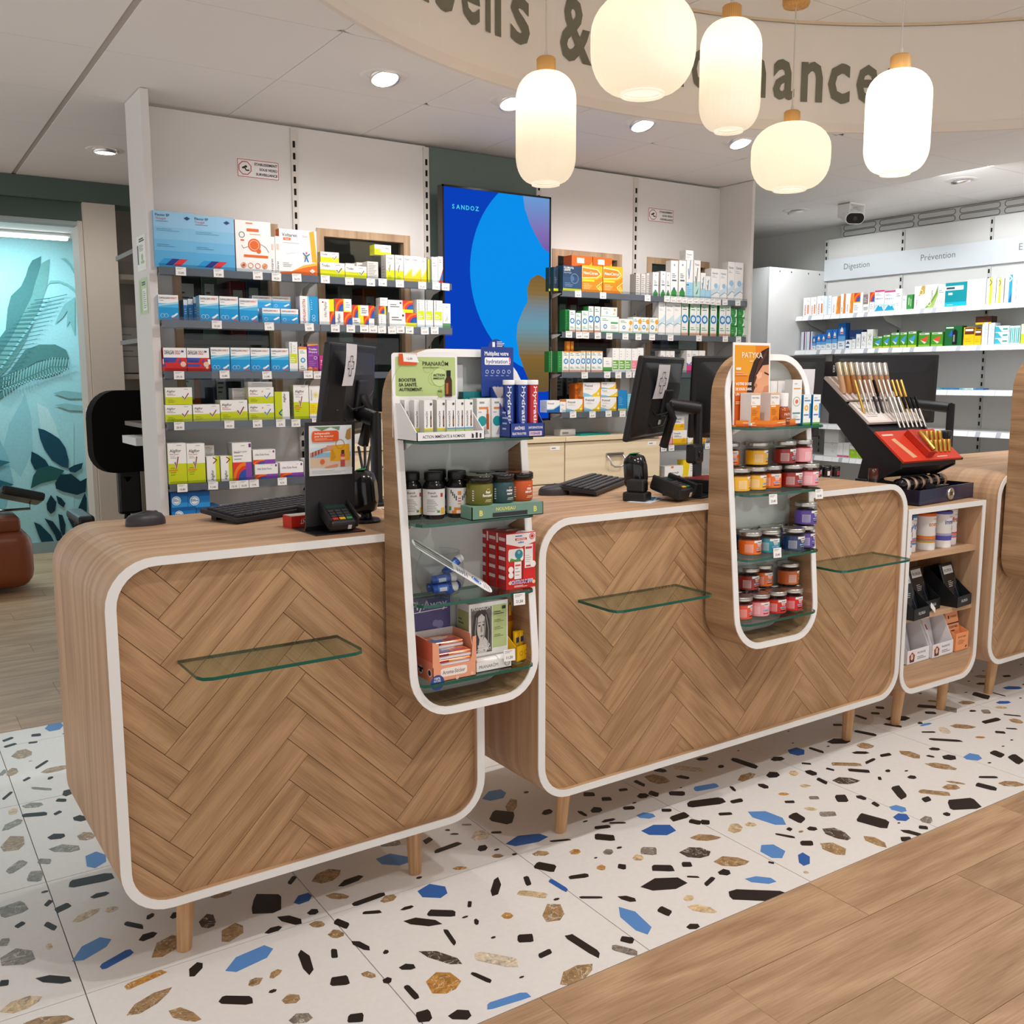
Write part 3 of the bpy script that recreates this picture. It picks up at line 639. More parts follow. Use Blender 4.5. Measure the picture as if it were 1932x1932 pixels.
ROWS = {
 'L1': '''flector 0.654 0.812 1.836 2.05 0
flector 0.804 0.969 1.836 2.043 0
puress 0.972 1.119 1.836 2.039 0
spine 1.112 1.136 1.836 1.986 0
spine 1.138 1.16 1.836 1.987 0
voltpatch 1.156 1.321 1.836 2.019 0
trioflat 1.348 1.433 1.899 1.943 0.03
trioflat 1.333 1.447 1.836 1.897 0
trioflat 1.448 1.551 1.836 1.888 0
grey 1.485 1.538 1.851 1.908 0.08
grey 1.529 1.574 1.852 1.912 0.06
triobox 1.603 1.685 1.947 1.989 0.03
greytext 1.552 1.604 1.836 1.914 0
triofan 1.643 1.684 1.836 1.95 0
triofan 1.688 1.73 1.836 1.949 0
otri 1.731 1.771 1.836 1.949 0
otri 1.772 1.816 1.836 1.95 0
otri 1.818 1.849 1.836 1.943 0
limeedge 1.852 1.871 1.836 1.942 0
whitebox 1.873 1.905 1.836 1.952 0
redwhite 1.907 1.932 1.836 1.957 0''',
 'L2': '''dafal 0.658 0.735 1.634 1.731 0
bluespine 0.767 0.783 1.657 1.718 0.05
bluespine 0.785 0.806 1.657 1.722 0.05
bluespine 0.807 0.827 1.658 1.729 0.05
dafal 0.817 0.894 1.634 1.733 0
dafal 0.897 0.975 1.634 1.732 0
dafal 0.978 1.057 1.634 1.731 0
dafals 1.049 1.133 1.695 1.746 0.05
dafals 1.135 1.215 1.696 1.746 0.05
dafals 1.073 1.15 1.634 1.693 0
dafals 1.153 1.229 1.634 1.692 0
extra 1.237 1.317 1.634 1.749 0
rain1 1.323 1.393 1.634 1.743 0
rain2 1.396 1.473 1.634 1.744 0
rain3 1.476 1.582 1.634 1.722 0
rain4 1.602 1.638 1.634 1.723 0
whitebox 1.616 1.652 1.724 1.759 0.01
rainflat 1.654 1.778 1.696 1.75 0.01
rainflat 1.655 1.792 1.634 1.696 0
pranlime 1.794 1.835 1.634 1.756 0
pranlime 1.837 1.88 1.634 1.758 0
pranlime 1.882 1.925 1.634 1.757 0
herb 1.928 1.969 1.634 1.744 0''',
 'L3': '''redflat 0.667 0.756 1.481 1.524 0
redflat 0.758 0.846 1.482 1.525 0
redflat 0.664 0.756 1.434 1.481 0
redflat 0.758 0.852 1.434 1.482 0
dafal 0.853 0.931 1.434 1.53 0
dafal 0.934 1.014 1.434 1.529 0
dafal 1.017 1.098 1.434 1.529 0
dafal 1.104 1.182 1.434 1.528 0
pranlime 1.184 1.22 1.434 1.558 0
physio 1.225 1.264 1.434 1.537 0
purple 1.265 1.313 1.434 1.55 0
pinkbox 1.317 1.36 1.434 1.501 0''',
 'L4': '''algiflat 0.667 0.772 1.302 1.368 0
algiflat 0.664 0.771 1.233 1.302 0
algiflat 0.772 0.882 1.233 1.302 0
algiflat 0.883 0.997 1.233 1.319 0
greytext 0.95 1.007 1.317 1.364 0.05
whitebox 1.008 1.114 1.367 1.389 0.02
algiblue 1.001 1.11 1.301 1.367 0
algiblue 1 1.111 1.233 1.301 0
algiside 1.113 1.18 1.233 1.348 0
algitall 1.196 1.266 1.233 1.376 0
yelherb 1.267 1.314 1.233 1.374 0
orangewhite 1.316 1.341 1.233 1.331 0''',
 'L5': '''algitall 0.665 0.738 0.985 1.147 0
algitall 0.739 0.81 0.985 1.146 0
greytext 0.827 0.868 1.059 1.13 0.06
algispine 0.817 0.871 0.985 1.091 0
algispine 0.874 0.922 0.985 1.088 0
rainbig 0.924 1.007 0.985 1.14 0
rainwide 1.011 1.109 1.048 1.108 0
rainwide 1.017 1.119 0.985 1.048 0
rainwide 1.126 1.231 0.985 1.05 0
whitebox 1.234 1.27 0.985 1.063 0''',
 'L6': '''bluepack 0.67 0.734 0.89 0.949 0
bluepack 0.735 0.823 0.884 0.947 0
bluepack 0.669 0.765 0.834 0.889 0
bluepack 0.767 0.864 0.831 0.886 0
voltflat 0.867 0.963 0.84 0.881 0
voltflat 0.965 1.065 0.837 0.881 0
voltor 1.066 1.116 0.837 0.891 0
voltflat 1.117 1.229 0.836 0.883 0
voltflat 1.231 1.28 0.836 0.879 0''',
 'R1': '''fluside 2.57 2.597 1.835 1.951 0.06
fluside 2.579 2.607 1.837 1.954 0.03
flumi 2.614 2.73 1.836 1.96 0
neociback 2.705 2.84 1.97 2.021 0.05
neociback 2.842 2.969 1.978 2.021 0.05
neoci 2.733 2.868 1.836 1.968 0
neoci 2.869 2.998 1.836 1.971 0
greytext 3.131 3.161 1.865 1.953 0.05
greytext 3.16 3.188 1.864 1.954 0.04
greytext 3.188 3.226 1.863 1.956 0.03
greenwhite 3.205 3.246 1.836 1.962 0
greenwhite 3.26 3.298 1.836 1.968 0
greenwhite 3.3 3.33 1.836 1.964 0
greenwhite 3.331 3.383 1.836 2.03 0
greenwhite 3.39 3.444 1.836 2.032 0
whitetall 3.437 3.492 2.037 2.089 0
bluev 3.446 3.497 1.836 2.037 0
greenv 3.5 3.549 1.836 2.039 0
bluewave 3.553 3.589 1.836 1.976 0
bluewave 3.591 3.628 1.836 1.961 0
otriv 3.631 3.698 1.836 2.005 0
otriv 3.7 3.759 1.836 2.006 0
otriv 3.76 3.811 1.836 2.049 0
otriv 3.814 3.882 1.836 2.05 0''',
 'R2': '''greenside 2.645 2.67 1.639 1.745 0.02
ubox 2.656 2.695 1.634 1.743 0
ubox 2.696 2.729 1.634 1.73 0
ubox 2.734 2.776 1.634 1.743 0
ubox 2.777 2.812 1.634 1.767 0
ubox 2.815 2.851 1.634 1.767 0
uflower 2.867 2.97 1.718 1.764 0.01
uwide 2.856 2.977 1.634 1.718 0
uflower 2.979 3.072 1.634 1.709 0
uflower 3.075 3.128 1.634 1.72 0
uflower 3.13 3.183 1.634 1.722 0
uflower 3.187 3.248 1.634 1.721 0
otrivt 3.25 3.299 1.634 1.81 0
otrivt 3.303 3.358 1.634 1.811 0
otrivt 3.36 3.414 1.634 1.812 0
ugreen 3.417 3.464 1.634 1.805 0
ugreen 3.479 3.527 1.634 1.806 0
ugreen 3.529 3.555 1.634 1.806 0
ugreen 3.562 3.619 1.634 1.807 0
ugreen 3.634 3.683 1.634 1.809 0
ugreen 3.704 3.753 1.634 1.811 0
ugreen 3.755 3.79 1.634 1.812 0
greenflat 3.792 3.842 1.744 1.792 0
greenflat 3.794 3.844 1.696 1.743 0
greenflat 3.797 3.846 1.634 1.695 0
greenflat 3.85 3.903 1.743 1.792 0
greenflat 3.852 3.906 1.694 1.742 0
greenflat 3.854 3.908 1.634 1.693 0''',
 'R3': '''greenside 2.565 2.586 1.433 1.536 0.05
greenside 2.584 2.605 1.433 1.538 0.04
greenside 2.585 2.616 1.434 1.539 0
usmall 2.618 2.655 1.434 1.538 0
usmall 2.657 2.692 1.434 1.539 0
usmall 2.694 2.73 1.434 1.539 0
usmall 2.732 2.763 1.434 1.54 0
usmall 2.765 2.796 1.434 1.54 0
usmall 2.798 2.833 1.434 1.541 0
usmall 2.835 2.873 1.434 1.541 0
orangecap 2.678 2.697 1.542 1.588 0.05
orangecap 2.705 2.721 1.542 1.59 0.05
greenlow 2.877 2.935 1.434 1.508 0
greentop 2.937 2.98 1.434 1.557 0
greentop 2.983 3.023 1.434 1.558 0
greentop 3.025 3.065 1.434 1.559 0
pinktop 3.068 3.107 1.434 1.559 0
pinktop 3.109 3.151 1.434 1.56 0
whitebox 3.288 3.325 1.445 1.549 0.02
whitebox 3.328 3.356 1.445 1.55 0.02
whitebox 3.358 3.39 1.446 1.55 0.02
pinkv 3.462 3.499 1.434 1.553 0
pinkv 3.501 3.551 1.434 1.553 0
whitebox 3.553 3.602 1.434 1.554 0''',
 'R4': '''pretblue 2.519 2.599 1.233 1.293 0
whitebox 2.601 2.638 1.233 1.285 0
pretu 2.64 2.748 1.233 1.296 0
orangespine 2.724 2.748 1.297 1.379 0.04
orangespine 2.75 2.773 1.296 1.379 0.04
pretu 2.746 2.863 1.309 1.382 0
pretu 2.753 2.864 1.233 1.308 0
pretu 2.865 2.966 1.347 1.383 0
pretu 2.863 2.974 1.307 1.347 0
pretu 2.862 2.973 1.269 1.307 0
pretu 2.862 2.972 1.233 1.269 0
skybox 2.978 3.038 1.233 1.342 0
skypale 3.042 3.103 1.233 1.323 0''',
 'R5': '''strpink 3.268 3.369 1.036 1.119 0
strep 3.372 3.475 1.036 1.114 0
strep 3.38 3.457 1.116 1.195 0
strepor 3.484 3.547 1.036 1.07 0
strepor 3.549 3.627 1.036 1.067 0''',
 'R6': '''neoang 3.317 3.473 0.86 0.921 0
yelstand 3.455 3.561 0.853 0.95 0''',
 'F1': '''riopan 2.501 2.44 1.84 1.97 0
riopan 2.438 2.384 1.84 1.968 0
riopan 2.382 2.322 1.84 1.973 0
bluewhite 2.32 2.256 1.84 1.97 0
orangehalf 2.254 2.184 1.84 1.962 0
orangehalf 2.179 2.142 1.84 1.971 0
orangehalf 2.138 2.077 1.84 1.973 0
yelrain 2.075 1.998 1.84 1.972 0
greyhalf 1.996 1.947 1.84 1.955 0
rainsmall 1.945 1.908 1.84 1.968 0
pinkaqua 1.906 1.834 1.84 1.976 0
pinkaqua 1.831 1.751 1.84 1.969 0
whitebox 1.75 1.702 1.84 1.976 0
whitebox 1.698 1.664 1.84 1.93 0
greencan 1.662 1.613 1.84 1.932 0
goldwhite 1.61 1.539 1.84 1.98 0
cuvaris 1.536 1.448 1.84 1.983 0
whitebox 1.445 1.397 1.84 1.977 0
teal 1.396 1.255 1.84 1.985 0
whitebig 1.252 1.129 1.84 1.994 0
yelstripe 1.126 1.067 1.84 1.992 0
yelstripe 1.065 1.018 1.84 1.983 0
bluestripe 1.014 0.947 1.84 2 0
whitebig 0.943 0.852 1.84 1.996 0''',
 'F2': '''bookpale 2.509 2.464 1.6 1.729 0
bookpale 2.459 2.409 1.6 1.73 0
nasal 2.409 2.376 1.6 1.692 0
nasal 2.373 2.333 1.6 1.71 0
nasal 2.331 2.292 1.6 1.708 0
nasal 2.289 2.241 1.6 1.737 0
nasal 2.238 2.192 1.6 1.737 0
nasal 2.189 2.127 1.6 1.775 0
navyback 2.095 1.987 1.6 1.723 0
bluesmall 2.125 2.074 1.6 1.662 0
whitebox 2.071 2.043 1.6 1.664 0
leafbox 2.039 2.001 1.6 1.697 0
leafbox 1.998 1.958 1.6 1.709 0
leafbox 1.954 1.903 1.6 1.725 0
lozenge 1.903 1.83 1.6 1.677 0
lozenge 1.827 1.77 1.6 1.684 0
lozenge 1.767 1.703 1.6 1.698 0
lozenge 1.7 1.645 1.6 1.697 0
lozenge 1.642 1.575 1.6 1.701 0
lozengered 1.564 1.483 1.6 1.687 0
lozengered 1.475 1.393 1.6 1.688 0
inhaler 1.381 1.266 1.6 1.72 0
yelbrown 1.256 1.188 1.6 1.71 0
yelbrown 1.186 1.139 1.6 1.693 0
browngold 1.184 1.083 1.721 1.771 0
bluewhite 1.138 1.1 1.6 1.731 0
bluewhite 1.097 1.058 1.6 1.729 0
aqua 1.055 0.97 1.6 1.708 0
aquastripe 0.967 0.901 1.6 1.705 0
lime 0.898 0.856 1.6 1.711 0''',
 'F3': '''teal 2.029 1.902 1.33 1.505 0
bluecase 1.897 1.834 1.33 1.479 0
bluecase 1.83 1.771 1.33 1.479 0
bluecase 1.768 1.707 1.33 1.478 0
teal 1.481 1.378 1.33 1.324 0
bluecase 1.373 1.269 1.33 1.325 0
aqua 1.264 1.171 1.33 1.326 0
bluecase 1.167 1.107 1.33 1.327 0''',
 'F4': '''greywhite 2.266 2.146 0.855 1.042 0
whitebox 2.209 2.161 0.855 0.978 0
pinkfoot 2.153 2.106 0.855 0.951 0
pinkfoot 2.102 2.053 0.855 0.954 0
limetall 2.05 1.985 0.855 0.959 0
limetall 1.981 1.914 0.855 0.961 0
navypink 1.912 1.864 0.855 0.93 0''',
}
# ================================================================ floor
b = B(); b.box(-2.4, 6.4, -3.2, 6.6, -.06, -.012, '#8d867f'); floor = struct('floor', b, 'matte')
Y0, Y1, XT = -.588, 1.967, .6
TERR = [(-1.8, Y0), (6.0, Y0), (6.0, Y1), (-1.8, Y1)]
tiles = {}; tme = {}
for j, (ya, yb) in enumerate(((Y0, 0), (0, .6), (.6, 1.2), (1.2, 1.8), (1.8, Y1))):
    for i in range(-3, 10):
        if j not in tme:
            q = B(); q.box(.0012, XT - .0012, .0012, yb - ya - .0012, -.012, 0, '#ece9e6'); tme[j] = mesh(q, 'floor_tile', ('tile_white',))
        tiles[i, j] = ob('floor_tile', tme[j], (), floor, (i * XT, ya, 0))
def tile_at(x, y): return tiles[max(-3, min(9, math.floor(x / XT))), 0 if y < 0 else 1 if y < .6 else 2 if y < 1.2 else 3 if y < 1.8 else 4]
CH = {'K': '#211a19', 'B': '#5a8fd0', 'D': '#2d61ad', 'G': '#a98a63', 'T': '#d9c29b', 'S': '#8d857e', 'V': '#4d433d', 'W': '#e3d8c5', 'O': '#c48f45'}
TPL = [[(-.5, -.3), (-.42, -.5), (.3, -.5), (.5, -.36), (.47, .3), (.36, .5), (-.4, .46), (-.5, .22)],
       [(-.5, .02), (-.28, -.42), (.08, -.5), (.4, -.28), (.5, .03), (.22, .45), (-.2, .5)],
       [(-.5, -.12), (-.3, -.5), (.25, -.46), (.5, -.06), (.36, .44), (-.16, .5)]]
chipxy = []
for ln in CHIPS.strip().split('\n'):
    k, *n = ln.split(); x, y, l, w, a, s = map(float, n); chipxy.append((x, y, l / 2))
    long_ = l / max(w, .004) > 2.6
    t = TPL[0 if (k in 'KS' and R.random() < .62) or (long_ and R.random() < .5) else 1 if k in 'GTOWV' and R.random() < .6 else 2]
    ca, sa = math.cos(math.radians(a)), math.sin(math.radians(a)); P = []
    for u, v in t:
        u = (u + R.uniform(-.04, .04)) * l + v * w * s * .6; v = (v + R.uniform(-.05, .05)) * w; P.append((x + u * ca - v * sa, y + u * sa + v * ca))
    if sum(P[i][0] * P[(i + 1) % len(P)][1] - P[(i + 1) % len(P)][0] * P[i][1] for i in range(len(P))) < 0: P.reverse()
    P = clip(P, [(-1.79, Y0 + .001), (5.99, Y0 + .001), (5.99, Y1), (-1.79, Y1)])
    if len(P) < 3: continue
    T = tile_at(x, y); q = B(); q.prism([(p - T.location.x, r_ - T.location.y) for p, r_ in P], 0.0002, .0007, CH[k])
    ob('stone_chip', q, 'paint' if k in 'KBD' else 'stone', T)
q = B()
for _ in range(2600):
    x, y = R.uniform(-1.7, 5.9), R.uniform(Y0 + .02, Y1 - .02)
    if any((x - a) ** 2 + (y - c) ** 2 < (d + .02) ** 2 for a, c, d in chipxy): continue
    chipxy.append((x, y, .02)); r = R.uniform(.0045, .0085); a0 = R.random() * 6; e = R.uniform(.55, .9)
    q.prism([(x + r * 1.25 * math.cos(a0 + k * 1.05), y + r * e * math.sin(a0 + k * 1.05)) for k in range(6)], .0002, .0007, '#2a2120' if R.random() < .85 else '#9a7a55')
    if len(chipxy) > 900: break
tag(ob('stone_flecks', q, 'paint', floor), kind='stuff')
# oak boards in front of and behind the terrazzo
def planks(y0, n, dirn, x0, x1, L, W, offs):
    for k in range(n):
        ya = y0 + dirn * k * W; yb = ya + dirn * W; x = x0 + offs[k % len(offs)] - L
        while x < x1:
            q = B(); q.box(.0006, L - .0006, .0006, W - .0006, -.012, R.uniform(-.0003, .0003) + .0004, '#ffffff')
            ob('plank', q, 'oak_floor', floor, (x, min(ya, yb), 0), grain=(1, 0, 0)); x += L
planks(Y0 - .001, 8, -1, -.1, 4.2, .923, .2, [.044, .434, -.14, .3, .62])
planks(Y1 + .001, 22, 1, -1.2, 1.4, 1.2, .2, [.1, .55, .3, .8])

# ================================================================ ceiling
CX, CY, CR = 2.288, -1.324, 2.3375
def rim(x, y): return math.hypot(x - CX, y - CY)
ceil = sroot('ceiling')
GX, GY, TX, TY = .4305, 1.36, .6075, .5925
for i in range(-4, 9):
    for j in range(-8, 9):
        x0, y0 = GX + i * TX, GY + j * TY; x1, y1 = x0 + TX, y0 + TY
        if x0 > 5.7 or x1 < -1.4 or y1 < -2.6 or y0 > 6.3: continue
        wl = .012 if i == 0 else .0015; wr = .012 if i == -1 else .0015; g = .0015
        x0 += wl; x1 -= wr; y0 += g; y1 -= g; x1 = min(x1, 5.699)
        crn = [(x0, y0), (x1, y0), (x1, y1), (x0, y1)]
        far = [rim(*c) > CR + .012 for c in crn]
        if not any(far): continue
        near = math.hypot(max(x0, min(CX, x1)) - CX, max(y0, min(CY, y1)) - CY) > CR + .012
        if near: P = crn
        else:
            D = []
            for k in range(4):
                (ax, ay), (bx, by) = crn[k], crn[(k + 1) % 4]
                D += [(ax + (bx - ax) * t / 40, ay + (by - ay) * t / 40) for t in range(40)]
            o = [rim(*c) > CR + .012 for c in D]
            st = next((k for k in range(160) if o[k] and not o[k - 1]), None)
            if st is None: continue
            run = []; k = st
            while o[k % 160] and len(run) < 160: run.append(D[k % 160]); k += 1
            a0 = math.atan2(run[-1][1] - CY, run[-1][0] - CX); a1 = math.atan2(run[0][1] - CY, run[0][0] - CX); da = (a1 - a0 + PI) % (2 * PI) - PI
            P = run[::4] + [run[-1]] + [(CX + (CR + .012) * math.cos(a0 + da * t / 14), CY + (CR + .012) * math.sin(a0 + da * t / 14)) for t in range(15)]
        q = B(); q.prism(P, ZL, ZL + .012, '#ebe7e4'); ob('ceiling_tile', q, 'matte', ceil)
q = B()
def rail(x0, y0, x1, y1, w):
    n = max(1, int(math.hypot(x1 - x0, y1 - y0) / .05)); on = None
    for k in range(n + 1):
        x, y = x0 + (x1 - x0) * k / n, y0 + (y1 - y0) * k / n; ok = rim(x, y) > CR + .03
        if ok and on is None: on = (x, y)
        if on and (not ok or k == n):
            if x0 == x1: q.box(x0 - w, x0 + w, on[1], y, ZL + .0035, ZL + .016, '#b5aca5')
            else: q.box(on[0], x, y0 - w, y0 + w, ZL + .0036, ZL + .0161, '#8a817b')
            on = None
for i in range(-3, 9): rail(GX + i * TX, -2.6, GX + i * TX, 6.3, .014 if i == 0 else .005)
for j in range(-7, 9): rail(-1.4, GY + j * TY, 5.69, GY + j * TY, .005)
tag(ob('ceiling_rails', q, 'matte', ceil), kind='stuff')
q = B()                                                   # void above the tiles, outside the recess
for a in range(72):
    t0, t1 = 2 * PI * a / 72, 2 * PI * (a + 1) / 72; rr = CR + .025
    q.face([(CX + rr * math.cos(t0), CY + rr * math.sin(t0), ZL + .03), (CX + rr * math.cos(t1), CY + rr * math.sin(t1), ZL + .03), (CX + 9 * math.cos(t1), CY + 9 * math.sin(t1), ZL + .03), (CX + 9 * math.cos(t0), CY + 9 * math.sin(t0), ZL + .03)], '#77706a')
ob('ceiling_void', q, 'matte', ceil)
ux, uy = 2.69, .62                                        # grid of the raised ceiling
for i in range(-7, 4):
    for j in range(-7, 2):
        x0, y0 = ux + i * .6, uy + j * .6
        if rim(max(x0, min(CX, x0 + .6)), max(y0, min(CY, y0 + .6))) > CR + .1: continue
        q = B(); q.box(x0 + .002, x0 + .598, y0 + .002, y0 + .598, ZU, ZU + .012, '#ebe7e4'); ob('ceiling_tile', q, 'matte', ceil)
q = B(); q.box(CX - 3, CX + 3, CY - 3, CY + 3, ZU + .013, ZU + .05, '#6f6862'); ob('ceiling_deck', q, 'matte', ceil)
# curved upstand of the recess with its lettering
q = B()
for a in range(0, 360, 3):
    t0, t1 = math.radians(a), math.radians(a + 3)
    P = lambda r, t, z: (CX + r * math.cos(t), CY + r * math.sin(t), z)
    for r0, z0, r1, z1, c in ((CR, ZL + .035, CR, ZU - .012, '#e9e1d8'), (CR - .006, ZL - .004, CR - .006, ZL + .035, '#e6dcd2'), (CR - .006, ZL + .035, CR, ZL + .035, '#e6dcd2'), (CR + .014, ZL - .004, CR - .006, ZL - .004, '#e6dcd2'), (CR - .008, ZU - .012, CR - .008, ZU, '#d8c4a6'), (CR + .014, ZU, CR + .014, ZL - .004, '#e9e1d8')):
        q.add([P(r0, t0, z0), P(r0, t1, z0), P(r1, t1, z1), P(r1, t0, z1)], [(0, 1, 2, 3)], c, 0, False)
struct('wall_bulkhead', q, 'matte')
sg = thing('wall_lettering', 'large grey lettering on the curved upstand behind the hanging lamps', 'lettering', (CX, CY, 0))
for ch, th in zip('Conseils&Ordonnances', (121.6, 117.3, 113.9, 110.5, 107.1, 104.8, 103.5, 100.6, 93.4, 87.2, 83.9, 81, 77.6, 74.4, 71.1, 67.75, 64.5, 61.4, 58.2, 55.1)):
    vs, fs, w = glyphs(ch, .022); y0 = min(v[1] for v in vs); y1 = max(v[1] for v in vs)
    tall = ch in 'CO&dli'; H = .245 if tall else .172; W = {'i': .03, 'l': .032, '&': .165, 'C': .115, 'O': .125, 'r': .075}.get(ch, .102); zb = 2.614 + (th - 58) * .00112; q = B()
    pts = []
    for x, y in vs:
        a = math.radians(th) - ((x / w) - .5) * W / CR
        pts.append(((CR - .004) * math.cos(a), (CR - .004) * math.sin(a), zb + (y - y0) / (y1 - y0) * H))
    q.add(pts, fs, '#716d5d'); ob('letter', q, 'paint', sg)

# ================================================================ back wall with its shelving
WALL, GREEN = '#e6e2df', '#6d7b75'
XB = [.66, 1.314, 1.966, 2.614, 3.26, 3.905]
WIN = {0: (.775, 1.228), 1: (1.411, 1.874), 3: (2.706, 3.168), 4: (3.354, 3.826)}; WZ0, WZ1 = 1.215, 2.068
YW = 1.935
wb = sroot('wall_back')
for k in range(5):
    x0, x1 = XB[k] + .001, XB[k + 1] - .001; q = B(); c = GREEN if k == 2 else WALL
    if k in WIN:
        a, d = WIN[k]
        for r in ((x0, a, 0, 2.488), (d, x1, 0, 2.488), (a, d, 0, WZ0), (a, d, WZ1, 2.488)): q.box(r[0], r[1], YW, YW + .018, r[2], r[3], c)
    else: q.box(x0, x1, YW, YW + .018, 0, 2.488, c)
    ob('wall_panel', q, 'matte', wb)
for k, x in enumerate(XB[1:5]):
    q = B(); q.box(x - .014, x + .014, YW - .01, YW, .2, 2.482, '#d9d2cb'); ob('shelf_upright', q, 'paint', wb)
    q = B(); z = .25
    while z < 2.44: q.box(x - .006, x + .004, YW - .0125, YW - .0102, z, z + .027, '#1d1b1a'); z += .05
    tag(ob('upright_slots', q, 'matte', wb), kind='stuff')
q = B(); q.box(.66, 3.905, YW + .1, YW + .14, 2.47, 2.5, '#2b2725'); struct('panel_gap_shade', q, 'matte')  # dark strip that stands in for the shade in the gap above the panels
for n, (k, (a, d)) in enumerate(WIN.items()):
    q = B(); t = .032
    for r in ((a - .002, a + t, WZ0 - .002, WZ1 + .002), (d - t, d + .002, WZ0 - .002, WZ1 + .002), (a + t, d - t, WZ0 - .002, WZ0 + t), (a + t, d - t, WZ1 - t, WZ1 + .002)): q.box(r[0], r[1], YW - .006, YW + .05, r[2], r[3])
    w = struct('window_%d' % (n + 1), q, 'frame_wood', grain=(0, 0, 1))
    q = B(); q.box(a + t - .002, d - t + .002, YW + .028, YW + .032, WZ0 + t - .002, WZ1 - t + .002); ob('pane', q, 'pane', w)
# the office behind the windows
q = B(); q.box(1.0, 4.3, 2.95, 2.99, 0, ZL, '#8b8580'); struct('wall_office', q, 'matte')
def binder(x, z, w, h, c, lab, y=2.42, spine='#dcd8d2'):
    q = B(); q.bev(0, w, 0, .26, 0, h, .004, c, seg=1)
    p = Print(q, (0, 0, 0), (w, 0, 0), (0, 0, h)); p.rect(.2, .35, .8, .85, spine); p.lines(.3, .45, .7, .75, 4, '#555555')
    tag(ob('office_binder', q, 'card', None, (x, y, z)), lab, 'binder', 'office binders behind the windows')
for i, (x0, x1) in enumerate(((.72, 1.95), (2.66, 4.2))):
    for j, z in enumerate((1.2, 1.585, 1.98)):
        q = B(); q.box(x0, x1, 2.38, 2.74, z - .02, z, '#7d7670')
        tag(ob('office_shelf', q, 'paint'), 'grey office shelf seen through the windows, %s one %s' % (('lowest', 'middle', 'highest')[j], ('before the screen', 'past the screen')[i]), 'shelf', 'office shelves behind the windows')
bc = [('#c2622c', 'orange'), ('#4b3f63', 'purple'), ('#2e2b2b', 'black'), ('#5e6f60', 'sage green'), ('#8c2f36', 'dark red'), ('#39445e', 'navy'), ('#b9b3ab', 'pale grey')]
for wi, (k, (a, d)) in enumerate(WIN.items()):
    for j, z in enumerate((1.2, 1.585)):
        x = a + .07 + .02 * j; n = 0
        while x < d + .1:
            c, nm = bc[(wi * 3 + j * 2 + n) % 7]; w = .075 if n else .16
            binder(x, z, w, R.uniform(.27, .32), c, '%s office binder, %s along %s shelf behind %s window' % (nm, ORD[n], ('the lower', 'the middle')[j], ORD[wi])); x += w + R.choice((.003, .06)); n += 1
# tall end panels of the shelving
q = B(); q.box(.632, .662, 1.728, 1.985, 0, 2.497, '#dfdbd8'); endp = tag(ob('end_panel', q, 'paint'), 'tall white end panel closing the shelving beside the office doorway', 'panel')
q = B(); q.box(3.905, 3.925, 1.685, 1.953, 0, 2.497, '#dfdbd8'); tag(ob('end_panel', q, 'paint'), 'tall white end panel closing the shelving on the cabinet side', 'panel')
for nm, z0, z1, g in (('white notice with green logo taped on the end panel, upper one', 1.83, 1.965, 0), ('pale green notice taped low on the white end panel', 1.66, 1.8, 1)):
    q = B(); q.box(.6305, .6318, 1.765, 1.905, z0, z1, '#f0f0ec' if not g else '#c3d3a4')
    p = Print(q, (.6303, 1.905, z0), (0, -.14, 0), (0, 0, z1 - z0))
    if g: p.rect(.1, .05, .28, .95, '#a8bf86'); p.rect(.45, .1, .9, .7, '#f4f4f0'); p.lines(.5, .15, .85, .65, 9, '#777777'); p.rect(.4, .8, .8, .84, '#333333'); p.rect(.4, .86, .8, .9, '#333333')
    else: p.rect(.05, .2, .2, .75, '#3b4a3f'); p.lines(.3, .55, .85, .75, 6, '#666666'); p.rect(.3, .82, .9, .86, '#2b2b2b'); p.rect(.3, .88, .8, .92, '#2b2b2b'); p.circ(.6, .38, .1, '#9fc27c'); p.rect(.45, .2, .8, .27, '#9fc27c')
    tag(ob('taped_notice', q, 'card'), nm, 'notice')
def cctv_sign(x0, x1, z0, z1, lab):
    q = B(); W, H = x1 - x0, z1 - z0; q.prism(rrect(0, W, 0, H, .008, n=4), -.002, 0, '#f1ecea', ax='y')
    p = Print(q, (0, -.0021, 0), (W, 0, 0), (0, 0, H))
    b2 = rrect(.015, .985, .035, .965, .04, n=4); b3 = rrect(.03, .97, .07, .93, .03, n=4)
    p.poly(b2, '#b33a44'); p.poly(b3, '#f3eeec')
    a = .19; q8 = H / W
    p.poly([(a + .38 * q8 * math.cos(PI / 8 + k * PI / 4), .5 + .38 * math.sin(PI / 8 + k * PI / 4)) for k in range(8)], '#b33a44')
    p.poly([(a + .33 * q8 * math.cos(PI / 8 + k * PI / 4), .5 + .33 * math.sin(PI / 8 + k * PI / 4)) for k in range(8)], '#f3eeec')
    p.poly([(a - .08, .52), (a - .05, .45), (a + .06, .56), (a + .03, .66)], '#151515'); p.line([(a - .005, .5), (a + .03, .38), (a + .1, .4)], .07, '#151515')
    for k, t in enumerate(('ETABLISSEMENT', 'SOUS VIDEO', 'SURVEILLANCE')): p.text(t, .95, .7 - .26 * k, .13, '#1c1a1a', .6, 'r', .03)
    tag(ob('surveillance_sign', q, 'card', None, (x0, YW - .0003, z0)), lab, 'sign')
cctv_sign(1.06, 1.247, 2.252, 2.331, 'red framed video surveillance sign above the pale blue patch boxes')
cctv_sign(3.353, 3.544, 2.262, 2.338, 'red framed video surveillance sign above the white spray boxes')

